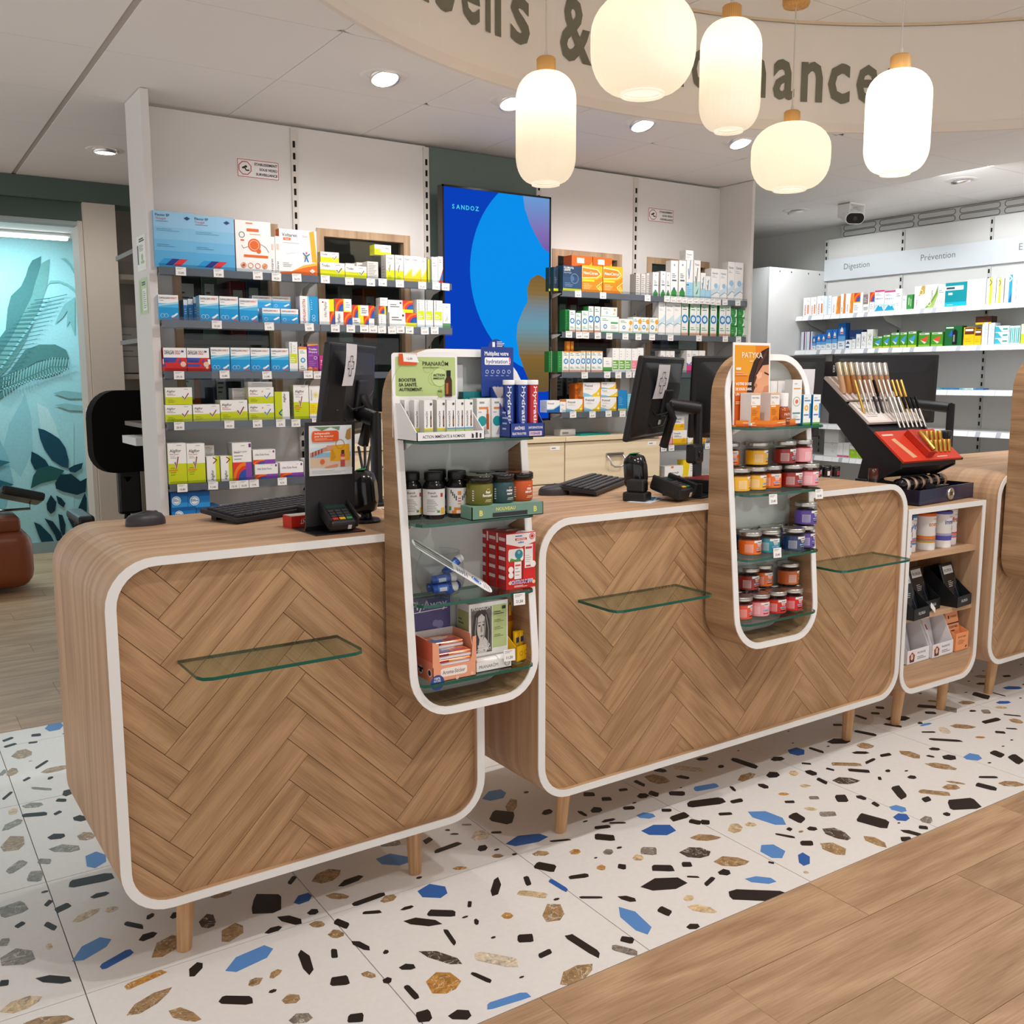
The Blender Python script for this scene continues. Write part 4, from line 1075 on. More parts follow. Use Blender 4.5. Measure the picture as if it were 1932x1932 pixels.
# ================================================================ doorway with the painted room, far left
q = B(); q.box(-1.3, 1.6, 3.75, 3.95, 2.385, 2.499, '#5d6d66'); struct('wall_lintel', q, 'matte')
q = B(); q.box(-1.3, .77, 3.79, 3.9, 2.285, 2.384, '#56665f'); struct('trim_2', q, 'matte')
q = B(); q.box(.768, .94, 3.752, 3.98, 0, 2.384, '#d7cdc0'); struct('wall_pilaster', q, 'matte')
q = B(); q.box(.742, .766, 3.78, 3.98, 0, 2.284, '#cfc8be'); q.box(-.2, .742, 3.8, 3.9, 2.262, 2.284, '#a9b4b4'); dr = struct('door_1', q, 'paint')
q = B(); q.bev(.725, .764, 3.762, 3.79, 1.16, 1.235, .004, '#e4dfd8', seg=1); q.box(.757, .76, 3.758, 3.762, 1.2, 1.206, '#333333'); ob('door_closer', q, 'paint', dr)
q = B(); q.box(.94, 1.7, 4.25, 4.3, 0, ZL, '#8d857b'); struct('wall_alcove', q, 'matte')
for k, z in enumerate((1.4, 1.99)):
    q = B(); q.box(.942, 1.5, 3.96, 4.25, z, z + .03, '#a89d90'); tag(ob('alcove_shelf', q, 'paint'), 'beige alcove shelf beside the doorway, %s one' % ('lower', 'upper')[k], 'shelf')
q = B(); q.box(.945, 1.2, 4.22, 4.235, 1.44, 1.72, '#97918a'); p = Print(q, (.945, 4.2199, 1.44), (.255, 0, 0), (0, 0, .28)); p.lines(.1, .3, .9, .9, 5, '#6d6862', .2); tag(ob('framed_paper', q, 'card'), 'grey framed paper leaning above the lower alcove shelf', 'frame')
q = B(); q.box(-1.3, 1.6, 6.3, 6.34, 0, ZL, '#9fd0d6')
for k, ln in enumerate(MURAL.strip().split('\n')):
    c, *pts = ln.split(); q.add([(float(a.split(',')[0]), 6.297 - k * .0006, float(a.split(',')[1])) for a in pts], [list(range(len(pts)))], c)
P2 = [(float(a.split(',')[0]), float(a.split(',')[1])) for a in MURAL.strip().split('\n')[4].split()[1:]]
# veins of the painted leaves
def vein(a, c, w, col, y=6.27):
    d = Vector((c[0] - a[0], 0, c[1] - a[1])); n = Vector((-d.z, 0, d.x)).normalized() * w / 2
    q.face([(a[0] + n.x, y, a[1] + n.z), (a[0] - n.x, y, a[1] - n.z), (c[0] - n.x, y, c[1] - n.z), (c[0] + n.x, y, c[1] + n.z)], col)
for k in range(26):
    t = k / 26; a = (.935 - .62 * t, 2.03 - .9 * t); vein(a, (a[0] - .11 - .1 * t, a[1] - .02 + .05 * t), .007, '#3f7376'); vein(a, (a[0] + .13, a[1] + .035 - .02 * t), .006, '#4f8688')
for k in range(24):
    t = k / 24; a = (.56 + .5 * t, 1.33 + .17 * min(1, t * 1.4)); vein(a, (a[0] + .015, a[1] + .09 * (1 - .3 * t)), .006, '#93c0c0'); vein((a[0], a[1] - .01), (a[0] + .01, a[1] - .1 * (1 - .3 * t)), .006, '#8bb9ba')
vein((.935, 2.03), (.36, 1.2), .012, '#7fb9bd'); vein((.5, 1.3), (1.1, 1.5), .01, '#8fc4c8')
struct('wall_mural', q, 'mural')
q = B(); q.box(-1.3, 1.6, 6.28, 6.3, 0, .09, '#8fa0a0'); struct('baseboard_mural', q, 'paint')
t = thing('tube_light', 'long white tube light under the ceiling of the painted room', 'light', (.4, 6.0, 2.475))
q = B(); q.bev(-.9, .67, -.03, .03, .0, .024, .006, '#dfe6e6', seg=1); ob('housing', q, 'paint', t)
q = B(); q.bev(-.88, .65, -.025, .025, -.026, -.001, .006, '#f4ffff', seg=2); ob('diffuser', q, 'lamp', t)
q = B(); q.box(4.2, 5.7, 3.75, 3.8, 0, ZL, '#8f9c96'); struct('wall_far', q, 'matte')
# ================================================================ right wall
q = B(); q.box(5.7, 5.75, -3, 3.8, 0, ZL, '#c9c9c4'); wr = struct('wall_right', q, 'matte')
YU = [2.53, 1.902, 1.277, .65, .02, -.61]
for k in range(5):
    q = B(); q.box(5.6, 5.62, YU[k + 1] + .001, YU[k] - .001, 0, 2.395, '#d5d4d1'); ob('wall_panel', q, 'matte', wr)
for k in range(5):
    q = B(); q.box(5.592, 5.6, YU[k] - .012, YU[k] + .012, .2, 2.39, '#c4c4c1'); ob('shelf_upright', q, 'paint', wr); q = B(); z = .25
    while z < 2.36: q.box(5.5895, 5.5918, YU[k] - .005, YU[k] + .005, z, z + .025, '#1d1b1a'); z += .05
    tag(ob('upright_slots', q, 'matte', wr), kind='stuff')
q = B(); q.box(5.575, 5.588, -.6, 2.53, 2.1, 2.25, '#cfd4d8')
p = Print(q, (5.5748, 2.53, 2.1), (0, -3.13, 0), (0, 0, .15))
for tx, ya, yb in (('Digestion', 2.358, 2.132), ('Prévention', 1.747, 1.498), ('E', 1.085, 1.045)): p.text(tx, (2.53 - ya) / 3.13, .46, .28, '#6e7274', (ya - yb) / 3.13, 'l', .0)
tag(ob('department_sign', q, 'card'), 'long pale sign band naming departments above the far wall shelves', 'sign')
q = B(); q.box(5.66, 5.698, -.6, 2.46, 2.405, 2.495, '#c3c1bd'); vg = tag(ob('vent_grille', q, 'paint'), 'long ceiling vent grille with rounded slots above the far shelves', 'vent')
for r in range(2):
    for k in range(10):
        q = B(); ya = 2.44 - k * .3; z0 = 2.412 + r * .042
        P = [(5.6575, y, z) for y, z in rrect(ya - .27, ya, z0, z0 + .034, .016, n=4)]; q.tube(P, .0022, 5, '#6f6d6a', closed=True); ob('slot_rim', q, 'paint', vg)
wc = thing('white_cabinet', 'tall white cabinet standing at the end of the far shelves', 'cabinet', (5.0, 2.53, 0))
q = B(); q.box(0, .595, .02, .9, 0, 2.17, '#e4e4e2'); ob('body', q, 'paint', wc)
q = B(); q.box(0, .595, 0, .018, 0, 2.17, '#d9d9d7')
for x in (.1, .22, .4, .52): q.box(x, x + .008, -.002, 0, 2.14, 2.15, '#333333')
ob('end_board', q, 'paint', wc)
# ================================================================ wall shelves
WALLSH = []
def shelf(key, lab, x0, x1, z, tags, group='glass wall shelves with grey price rails', lip=True):
    t = thing('wall_shelf', lab, 'shelf', (x0, 1.70, z), 0, group); W = x1 - x0
    q = B(); q.box(0, W, .004, .232, -.009, -.001); ob('board', q, 'acrylic', t)
    q = B(); q.box(0, W, 0, .004, -.028, .0, '#8d8e94'); q.box(0, W, .004, .02, -.028, -.024, '#8d8e94'); ob('price_rail', q, 'paint', t)
    if lip: q = B(); q.box(0, W, -.002, -.0005, -.034, .012); ob('clear_lip', q, 'acrylic', t)
    for x in (.012, W - .016):
        q = B(); q.prism([(.2315, -.01), (.03, -.01), (.06, -.022), (.15, -.04), (.21, -.085), (.2315, -.11)], x, x + .003, '#cfcac4', ax='x'); ob('bracket', q, 'paint', t)
    if key not in TAGM:
        TAGM[key] = 1
    for k, x in enumerate(tags):
        me = tagmesh(PRICES[(len(WALLSH) * 5 + k) % len(PRICES)]); ob('price_tag', me, (), t, (x - x0, -.0035, -.014 + R.uniform(-.002, .002)), rot=(0, R.uniform(-.04, .04), 0))
    WALLSH.append(t); return t
TAGM = {}; PRICES = '22,80 37,80 28,90 30,20 36,10 5,70 29,10 10,80 11,40 12,10 33,20 7,75 9,70 15,20'.split(); _tg = {}
def tagmesh(pr, w=.04, h=.032):
    if (pr, w) not in _tg:
        q = B(); q.box(-w / 2, w / 2, 0, .001, -h / 2, h / 2, '#f4f2f0'); p = Print(q, (-w / 2, -.0001, -h / 2), (w, 0, 0), (0, 0, h))
        p.text(pr, .5, .2, .24, '#333333', .6, 'c'); p.rect(.1, .84, .75, .88, '#8a8a8a'); p.rect(.1, .72, .55, .75, '#8a8a8a'); _tg[pr, w] = mesh(q, 'price_tag', ('card',))
    return _tg[pr, w]
TG = {'L1': [0.745, 0.893, 1.053, 1.132, 1.22, 1.347, 1.458, 1.559, 1.616, 1.7, 1.813, 1.885, 1.934], 'L2': [0.877, 1.094, 1.269, 1.387, 1.459, 1.523, 1.565, 1.608, 1.658, 1.7, 1.745, 1.823, 1.874], 'L3': [0.719, 0.9, 1.077, 1.258, 1.302], 'L4': [0.71, 0.911, 1.029, 1.129, 1.196, 1.289], 'L5': [0.711, 0.834, 0.921, 0.962, 1.005, 1.127, 1.251], 'R1': [2.696, 2.855, 3.155, 3.292, 3.336, 3.378, 3.42, 3.462, 3.504, 3.546, 3.588, 3.63, 3.672, 3.725, 3.827], 'R2': [2.64, 2.705, 2.747, 2.824, 2.899, 3.007, 3.096, 3.191, 3.323, 3.533, 3.736, 3.841], 'R3': [2.742, 2.889, 2.963, 3.034, 3.081], 'R4': [2.67, 2.795, 2.901, 2.996, 3.053], 'R5': [3.29, 3.347, 3.621], 'L6': [], 'R6': []}
SHZ = {'L1': 1.836, 'L2': 1.634, 'L3': 1.434, 'L4': 1.233, 'L5': .985, 'L6': .77, 'R1': 1.836, 'R2': 1.634, 'R3': 1.434, 'R4': 1.233, 'R5': 1.036, 'R6': .80}
NTH = {'1': 'top', '2': 'second', '3': 'third', '4': 'fourth', '5': 'fifth', '6': 'lowest'}
for k, z in SHZ.items():
    if k[0] == 'L': spans = [(XB[0] + .004, XB[1] + .005), (XB[1] + .008, XB[2] + .002)] if k[1] in '123' else [(XB[0] + .004, XB[1] - .003)]
    else: spans = [(XB[2 + (k[1] > '4')] + (.0 if k[1] > '4' else .65), XB[4]), (XB[4] + .003, XB[5] - .002)]
    if k in ('R5', 'R6'): spans = [(XB[4] + .003, XB[5] - .002)]
    elif k[0] == 'R': spans = [(XB[3] - .012, XB[4] - .002), (XB[4] + .001, XB[5] - .002)]
    for n, (xa, xb_) in enumerate(spans):
        side = 'left of the blue screen' if k[0] == 'L' else 'right of the blue screen'
        shelf(k, 'glass wall shelf with grey price rail, %s one %s, %s bay' % (NTH[k[1]], side, ('first', 'second')[n if len(spans) > 1 else (1 if k[0] == 'R' else 0)]), xa, xb_, z, [x for x in TG[k] if xa <= x < xb_])
def fshelf(lab, z, ya, yb):
    t = thing('metal_shelf', lab, 'shelf', (5.3, yb, z), 0, 'white metal shelves on the far wall'); W = ya - yb
    q = B(); q.box(0, .29, 0, W, -.02, -.001, '#dcdcda'); ob('board', q, 'paint', t)
    q = B(); q.face([(-.012, 0, -.034), (0, 0, -.001), (0, W, -.001), (-.012, W, -.034)][::-1], '#b9bdc6'); q.face([(-.012, 0, -.034), (0, 0, -.036), (0, W, -.036), (-.012, W, -.034)], '#b9bdc6'); ob('price_rail', q, 'paint', t)
    y = .03
    while y < W - .04:
        w = R.choice((.05, .055, .075, .1)); q = B(); q.face([(-.0135, y, -.034), (-.0022, y, -.003), (-.0022, y + w, -.003), (-.0135, y + w, -.034)][::-1], '#f6f6f6')
        ob('price_tag', q, 'card', t); y += w + R.choice((.002, .004, .03))
    for yy in (.02, W - .65, W - .02):
        q = B(); q.prism([(.29, -.022), (.08, -.022), (.12, -.06), (.29, -.11)], yy, yy + .004, '#dededc', ax='y'); ob('bracket', q, 'paint', t)
for n, z in enumerate((1.84, 1.60, 1.33, 1.08, .855)): fshelf('white metal shelf on the far wall, %s from the top' % ORD[n], z, 2.525, -.3)
# ================================================================ counters
TH = math.radians(.92)
def loopshell(q, outer, inner, yf, yb, tgrain=True):
    """hollow rounded loop, outer and inner outlines in (x,z); yf(z) front, yb back"""
    n = len(outer); arc = [0]
    for i in range(n): arc.append(arc[-1] + math.dist(outer[i], outer[(i + 1) % n]))
    for L, s in ((outer, 1), (inner, -1)):
        for i in range(n):
            j = (i + 1) % n; (xa, za), (xb, zb) = L[i], L[j]
            if math.dist(L[i], L[j]) < 1e-6: continue
            vs = [(xa, yf(za), za), (xb, yf(zb), zb), (xb, yb, zb), (xa, yb, za)]
            uv = [(arc[i], yf(za)), (arc[i + 1], yf(zb)), (arc[i + 1], yb), (arc[i], yb)]
            if not tgrain: uv = [(b_, a_) for a_, b_ in uv]
            if s < 0: vs.reverse(); uv.reverse()
            q.add(vs, [(0, 1, 2, 3)], '#ffffff', 0, True, [uv])
    for i in range(n):
        j = (i + 1) % n
        q.add([(outer[i][0], yb, outer[i][1]), (outer[j][0], yb, outer[j][1]), (inner[j][0], yb, inner[j][1]), (inner[i][0], yb, inner[i][1])], [(0, 1, 2, 3)], '#ffffff', 0)
def band(q, outer, inner, yf, col='#edebe8', t=.004):
    n = len(outer)
    for i in range(n):
        j = (i + 1) % n; o0, o1, i0, i1 = outer[i], outer[j], inner[i], inner[j]
        A = lambda p, d=0: (p[0], yf(p[1]) + d, p[1])
        q.add([A(o0), A(o1), A(i1), A(i0)], [(0, 3, 2, 1)[::-1]], col); q.add([A(o0), A(o1), A(o1, t), A(o0, t)], [(0, 1, 2, 3)], col); q.add([A(i0), A(i1), A(i1, t), A(i0, t)], [(3, 2, 1, 0)], col)
def glass_shelf(parent, x0, x1, y0, y1, z, r=.028, t=.008):
    """y0 front (negative), y1 back"""
    P = [(x0, y1), (x0, y0 + r), (x0 + r * .3, y0 + r * .3), (x0 + r, y0), (x1 - r, y0), (x1 - r * .3, y0 + r * .3), (x1, y0 + r), (x1, y1)]
    q = B(); q.prism(P, z - t, z, '#ffffff', 0, 'z', '#ffffff', 1); return ob('glass_shelf', q, ('glass', 'glass_edge'), parent)
def leg(parent, x, y, h, sx=.0, sy=.0):
    q = B(); n = 16; v = []
    for r, z, k in ((.0165, 0, 0), (.0185, .004, .02), (.0235, h, 1)): v += [(x + sx * (1 - k) + r * math.cos(2 * PI * i / n), y + sy * (1 - k) + r * math.sin(2 * PI * i / n), z) for i in range(n)]
    q.add(v, [(j * n + i, j * n + (i + 1) % n, (j + 1) * n + (i + 1) % n, (j + 1) * n + i) for j in range(2) for i in range(n)], '#ffffff', 0, True); q.face(v[:n][::-1]); ob('leg', q, 'leg_wood', parent, grain=(0, 0, 1))
HW, HL = .0762, .422
def herringbone(parent, W, z0, z1, ox, oz, clipo, y):
    s2 = math.sqrt(2); g = .0007
    for band_ in range(-8, 9):
        for j in range(-40, 60):
            for kind in 0, 1:
                u0, v0 = j * HW + band_ * HL, j * HW - band_ * HL
                r = (u0 + g, v0 + g, u0 + HL - g, v0 + HW - g) if kind == 0 else (u0 - HW + g, v0 + g, u0 - g, v0 + HL - g)
                P = [(ox + (u - v) / s2, oz + (u + v) / s2) for u, v in ((r[0], r[1]), (r[2], r[1]), (r[2], r[3]), (r[0], r[3]))]
                if max(p[0] for p in P) < 0 or min(p[0] for p in P) > W or max(p[1] for p in P) < z0 or min(p[1] for p in P) > z1: continue
                P = clip(P, clipo)
                if len(P) < 3: continue
                q = B(); q.prism(P, y, y + .004 + R.uniform(0, .0006), '#ffffff', 0, 'y')
                ob('plank', q, 'oak_plank', parent, grain=(1, 0, 1) if kind == 0 else (-1, 0, 1))
ZB, ZT = .170, 1.011
def counter(lab, x, y, W, ox, oz, legs, gl, D=.66, r=.112):
    t = thing('sales_counter', lab, 'counter', (x, y, 0), TH, 'rounded oak sales counters in a row')
    o, i = rrect(0, W, ZB, ZT, r), rrect(.024, W - .024, ZB + .02, ZT - .02, r - .022)
    q = B(); loopshell(q, o, i, lambda z: .0038, D); ob('shell', q, 'oak_wrap', t)
    q = B(); band(q, o, i, lambda z: 0); ob('edge_band', q, 'paint', t)
    q = B(); q.prism(rrect(.02, W - .02, ZB + .016, ZT - .016, r - .02), .0225, .05, '#6b4c33', 0, 'y'); ob('front_backing', q, 'matte', t)
    herringbone(t, W, ZB, ZT, ox, oz, rrect(.022, W - .022, ZB + .018, ZT - .018, r - .022), .018)
    q = B(); q.prism(rrect(.02, W - .02, ZB + .016, ZT - .016, r - .02), D - .06, D - .045, '#b99673', 0, 'y'); ob('rear_panel', q, 'matte', t)
    for lx, ly, sx in legs: leg(t, lx, ly, ZB + .012, sx, .012)
    for a, b_, z in gl: g = glass_shelf(t, a, b_, -.155, .018, z)
    return t
counter('oak herringbone counter with rounded corners at the open end, under the first tower', .084, -.039, .987, .169, .809, ((.165, .08, -.01), (.80, .085, .01), (.165, .58, -.01), (.80, .58, .01)), ((.155, .553, .76),))
counter('long oak herringbone counter between the two display towers', 1.2305, -.0617, 1.738, .294, .809, ((.17, .095, -.008), (1.55, .08, .008), (.17, .58, -.008), (1.55, .58, .008)), ((.155, .548, .76), (1.15, 1.555, .76)))
counter('last oak herringbone counter, beyond the small open cabinet', 3.604, -.022, 1.75, .11, .80, ((.19, .075, -.006), (1.5, .08, .006), (.19, .58, -.006), (1.5, .58, .006)), ((1.1, 1.5, .76),))

# ================================================================ display towers on the counter fronts
TZ0, TZ1, TW = .547, 1.482, .399
tyf = lambda z: -(.048 + .096 * (TZ1 - z))
TSH = (1.256, 1.050, .846, .640)
def tower(lab, x, y):
    t = thing('display_tower', lab, 'display stand', (x, y, 0), TH, 'rounded oak display towers on the counters')
    o, i = rrect(0, TW, TZ0, TZ1, .13, .115), rrect(.022, TW - .022, TZ0 + .02, TZ1 - .02, .108, .094)
    q = B(); loopshell(q, o, i, lambda z: tyf(z) + .0038, .0, False); ob('shell', q, 'oak_tower', t)
    q = B(); band(q, o, i, tyf, '#f1efed'); ob('edge_band', q, 'paint', t)
    q = B(); q.prism(rrect(.018, TW - .018, TZ0 + .016, TZ1 - .016, .11, .096), -.012, -.002, '#c9ccc8', 0, 'y'); ob('back_panel', q, 'paint', t)
    for z in TSH: glass_shelf(t, .0235, TW - .0235, -.152, -.0125, z)
    for z in TSH:
        for xx in (.03, TW - .034):
            q = B(); q.prism([(-.0125, z - .0085), (-.10, z - .0085), (-.0125, z - .05)], xx, xx + .003, '#e3e3e0', ax='x'); ob('bracket', q, 'paint', t)
    return t
T1 = (.768, -.0285); T2 = (1.8965, -.0495)
tower('first oak display tower, carrying green oil cartons and dark jars', *T1)
tower('second oak display tower, full of colourful gummy jars', *T2)
T3 = (3.66, -.02)
tower('last oak display tower, cut by the picture edge, with bottles', *T3)
def tw(T, lx, ly):
    c, s = math.cos(TH), math.sin(TH); return (T[0] + lx * c - ly * s, T[1] + lx * s + ly * c)

# ================================================================ small open cabinet
cb = thing('open_cabinet', 'small open oak cabinet on legs with white rim and two shelves', 'cabinet', (2.981, -.031, 0), TH)
CW, CZ0, CZ1, CD = .535, .157, .905, .40
o, i = rrect(0, CW, CZ0, CZ1, .004, .1), rrect(.021, CW - .021, CZ0 + .02, CZ1 - .021, .003, .08)
q = B(); loopshell(q, o, i, lambda z: .0038, CD); ob('shell', q, 'oak_wrap', cb)
q = B(); band(q, o, i, lambda z: 0); ob('edge_band', q, 'paint', cb)
q = B(); q.box(.02, CW - .02, .28, .29, CZ0 + .1, CZ1 - .02); ob('rear_panel', q, 'oak_wrap', cb, grain=(0, 0, 1))
q = B(); q.prism(clip([(.0, .1), (CW, .1), (CW, .278), (0, .278)], rrect(.019, CW - .019, CZ0 + .018, CZ1 - .018, .003, .082)), .012, .29, '#ffffff', 0, 'y'); ob('base_block', q, 'oak_wrap', cb, grain=(1, 0, 0))
for z in (.714, .468): q = B(); q.box(.0215, CW - .0215, .022, .285, z - .021, z); ob('shelf_board', q, 'oak_wrap', cb, grain=(1, 0, 0))
for a, s in ((.12, -.006), (.43, .006)):
    leg(cb, a, .075, CZ0 + .012, s, .01); leg(cb, a, .33, CZ0 + .012, s, -.01)

# ================================================================ hanging lamps and downlights
def pendant(lab, x, y, zt, zb, rad, elong, bright=False, cap_r=.033, cap_h=.05):
    t = thing('pendant_lamp', lab, 'lamp', (x, y, zb), 0, 'ribbed white glass pendant lamps')
    h = zt - zb; q = B(); n = 72; rc = rad * (.62 if elong else .8); nb = rad * (.47 if elong else .42); prof = []
    hh = h * (.24 if elong else .42)
    prof.append((nb * .96, 0.0)); prof.append((nb, .006))
    for k in range(1, 9): a = k / 8 * PI / 2; prof.append((nb + (rad - nb) * math.sin(a), .006 + hh * (1 - math.cos(a))))
    for k in range(0, 9): a = k / 8 * PI / 2; prof.append((cap_r * .9 + (rad - cap_r * .9) * math.cos(a), h - hh * (1 - math.sin(a)) * (1 if elong else .95)))
    vs = []
    for i_, (r, z) in enumerate(prof):
        for k in range(n * 2):
            rib = 1 - (.012 if k % 4 in (0,) and 1 < i_ < len(prof) - 1 else 0); a = 2 * PI * k / (n * 2); vs.append((r * rib * math.cos(a), r * rib * math.sin(a), z))
    m = n * 2; q.add(vs, [(i_ * m + k, i_ * m + (k + 1) % m, (i_ + 1) * m + (k + 1) % m, (i_ + 1) * m + k) for i_ in range(len(prof) - 1) for k in range(m)], '#ffffff', 0, True)
    sh = ob('shade', q, 'shade_bright' if bright else 'shade_soft', t)
    q = B(); q.lathe([(nb * .93, .012), (0.001, .012)], 32, col='#fff6e6', cap=False, sm=False); q.lathe([(nb * .86, -.002), (nb, -.002), (nb * 1.0, .007), (nb * .86, .007)], 40, col='#fffaf0', cap=False); ob('rim_opening', q, 'shade_bright', t)
    q = B(); q.lathe([(cap_r, h - .004), (cap_r, h + cap_h - .006), (cap_r - .006, h + cap_h), (.006, h + cap_h)], 28); ob('wood_cap', q, 'cap_wood', t, grain=(0, 0, 1))
    q = B(); q.lathe([(.008, h + cap_h), (.005, h + cap_h + .022)], 12, col='#d7d2cb'); q.tube([(0, 0, h + cap_h + .02), (0, 0, ZU - zb - .02)], .0028, 6, '#d7d0c8'); ob('cord', q, 'plastic', t)
    q = B(); q.lathe([(.012, ZU - zb - .045), (.05, ZU - zb - .04), (.055, ZU - zb - .03), (.055, ZU - zb)], 28); ob('ceiling_rose', q, 'cap_wood', t, grain=(0, 0, 1))
    d = bpy.data.lights.new('bulb', 'POINT'); d.energy = 3 if bright else .8; d.color = (1, .86, .66); d.shadow_soft_size = .03
    l = bpy.data.objects.new('bulb', d); COL.objects.link(l); l.parent = t; l.location = (0, 0, h * .72)
pendant('long ribbed white pendant lamp, hanging nearest the blue screen', 1.727, .614, 2.452, 2.078, .105, True)
pendant('largest looking round ribbed white pendant lamp hanging highest over the sign', 1.773, .16, 2.579, 2.28, .1625, False)
pendant('long ribbed white pendant lamp hanging between the two round ones', 2.272, .277, 2.627, 2.26, .105, True)
pendant('low round ribbed white pendant lamp before the word ending in nces', 3.0, .632, 2.46, 2.19, .1625, False)
pendant('brightest long pendant lamp, its white glass glowing strongly', 2.642, -.136, 2.42, 2.088, .105, True, True)
DL = ('behind the end of the word before the ampersand', 'half hidden by the longest pendant', 'between two long pendants', 'beside the low round pendant', 'near the green doorway beam', 'near the security camera', 'above the far wall sign')
for n, (x, y) in enumerate(DOWNLIGHTS):
    t = thing('downlight', 'recessed white ceiling downlight ' + DL[n], 'light', (x, y, ZL), 0, 'recessed downlights in the ceiling')
    q = B(); q.lathe([(.062, -.001), (.085, -.003), (.088, 0)], 36, col='#ebe6e1', cap=False); q.lathe([(.062, -.001), (.056, .03)], 36, col='#d9d6d2', cap=False); ob('trim_ring', q, 'paint', t)
    q = B(); a = -.35 if n < 4 else -.25 if n > 4 else .0
    q.xf = Matrix.Rotation(a, 4, 'X' if n < 5 else 'Y'); q.lathe([(.0555, -.004), (.0555, -.016), (.05, -.018)], 32, col='#e4e0dc', cap=False); q.lathe([(.05, -.012), (.02, .02), (.001, .02)], 32, col='#cfd0d0', cap=False); ob('tilting_head', q, 'metal', t)
    q = B(); q.xf = Matrix.Rotation(a, 4, 'X' if n < 5 else 'Y'); q.lathe([(.048, -.0125), (.001, -.013)], 24, col='#fffdf8', cap=False); ob('lamp_disc', q, 'lamp', t)
# ================================================================ blue advertising screen
tv = thing('wall_screen', 'tall blue advertising screen on the grey green wall panel', 'screen', (1.979, 1.80, 1.19)); W, H = .622, 1.107
q = B(); q.box(0, W, .003, .045, 0, H, '#0c0d12'); q.box(0, .009, 0, .003, 0, H, '#0c0d12'); q.box(W - .009, W, 0, .003, 0, H, '#0c0d12'); q.box(0, W, 0, .003, 0, .011, '#0c0d12'); q.box(0, W, 0, .003, H - .009, H, '#0c0d12'); ob('bezel', q, 'gloss', tv)
q = B(); q.box(.25, .37, .045, .13, .3, .8, '#1b1b1d'); ob('wall_mount', q, 'plastic', tv)
q = B(); q.bev(W - .002, W + .014, .01, .03, .37, .42, .004, '#15161b', seg=1); ob('side_sensor', q, 'plastic', tv)
q = B(); SX, SZ, SW, SH = .009, .011, W - .018, H - .02
p = Print(q, (SX, .0028, SZ), (SW, 0, 0), (0, 0, SH)); p.rect(0, 0, 1, 1, '#0a44c4')
frame = [(0, 0), (1, 0), (1, 1), (0, 1)]
cu, cv, r = 1.06, .66, .5
p.poly(clip([(cu + r / SW * math.cos(2 * PI * k / 80), cv + r / SH * math.sin(2 * PI * k / 80)) for k in range(80)], frame), '#0a98fa')
def grad(poly, cols):
    lo, hi = min(v for u, v in poly), max(v for u, v in poly); n = 28; k = p.k
    for s in range(n):
        a, b_ = lo + (hi - lo) * s / n, lo + (hi - lo) * (s + 1) / n; pc = clip(poly, [(-1, a), (2, a), (2, b_ + .0005), (-1, b_ + .0005)])
        if len(pc) < 3: continue
        t_ = s / (n - 1) * (len(cols) - 1); i_ = min(int(t_), len(cols) - 2); f_ = t_ - i_; c0, c1 = C(cols[i_]), C(cols[i_ + 1]); p.k = k; p.poly(pc, tuple(c0[m_] + (c1[m_] - c0[m_]) * f_ for m_ in range(4)))
    p.k = k + 1
def uvp(s): return [min(max((float(a.split(',')[0]) - 1.979 - SX) / SW, 0), 1) for a in s.split()], [(float(a.split(',')[1]) - 1.19 - SZ) / SH for a in s.split()]
for s, cols in (("2.521,1.917 2.477,1.891 2.459,1.847 2.462,1.783 2.432,1.738 2.401,1.672 2.394,1.606 2.41,1.52 2.437,1.454 2.464,1.403 2.46,1.358 2.487,1.336 2.569,1.335 2.61,1.34 2.61,1.883 2.548,1.91", ['#6f5a3a', '#7a6237', '#8c6a34', '#7d8a83', '#6fa3b8', '#7b93a0', '#8f7442', '#86683a']), ("2.434,2.282 2.443,2.23 2.476,2.155 2.512,2.101 2.548,2.054 2.575,2.034 2.61,2.03 2.61,2.30 2.434,2.30", ['#7f62b4', '#8a77bd', '#7e8fd0', '#74a3e0'])):
    us, vs_ = uvp(s); grad(clip(list(zip(us, vs_))[::-1] if sum(us[k] * vs_[(k + 1) % len(us)] - us[(k + 1) % len(us)] * vs_[k] for k in range(len(us))) < 0 else list(zip(us, vs_)), frame), cols)
x_ = .085
for ch in 'SANDOZ': p.text(ch, x_, .912, .019, '#54e2f2', None, 'c', .02); x_ += .043
ob('display', q, 'screen', tv)
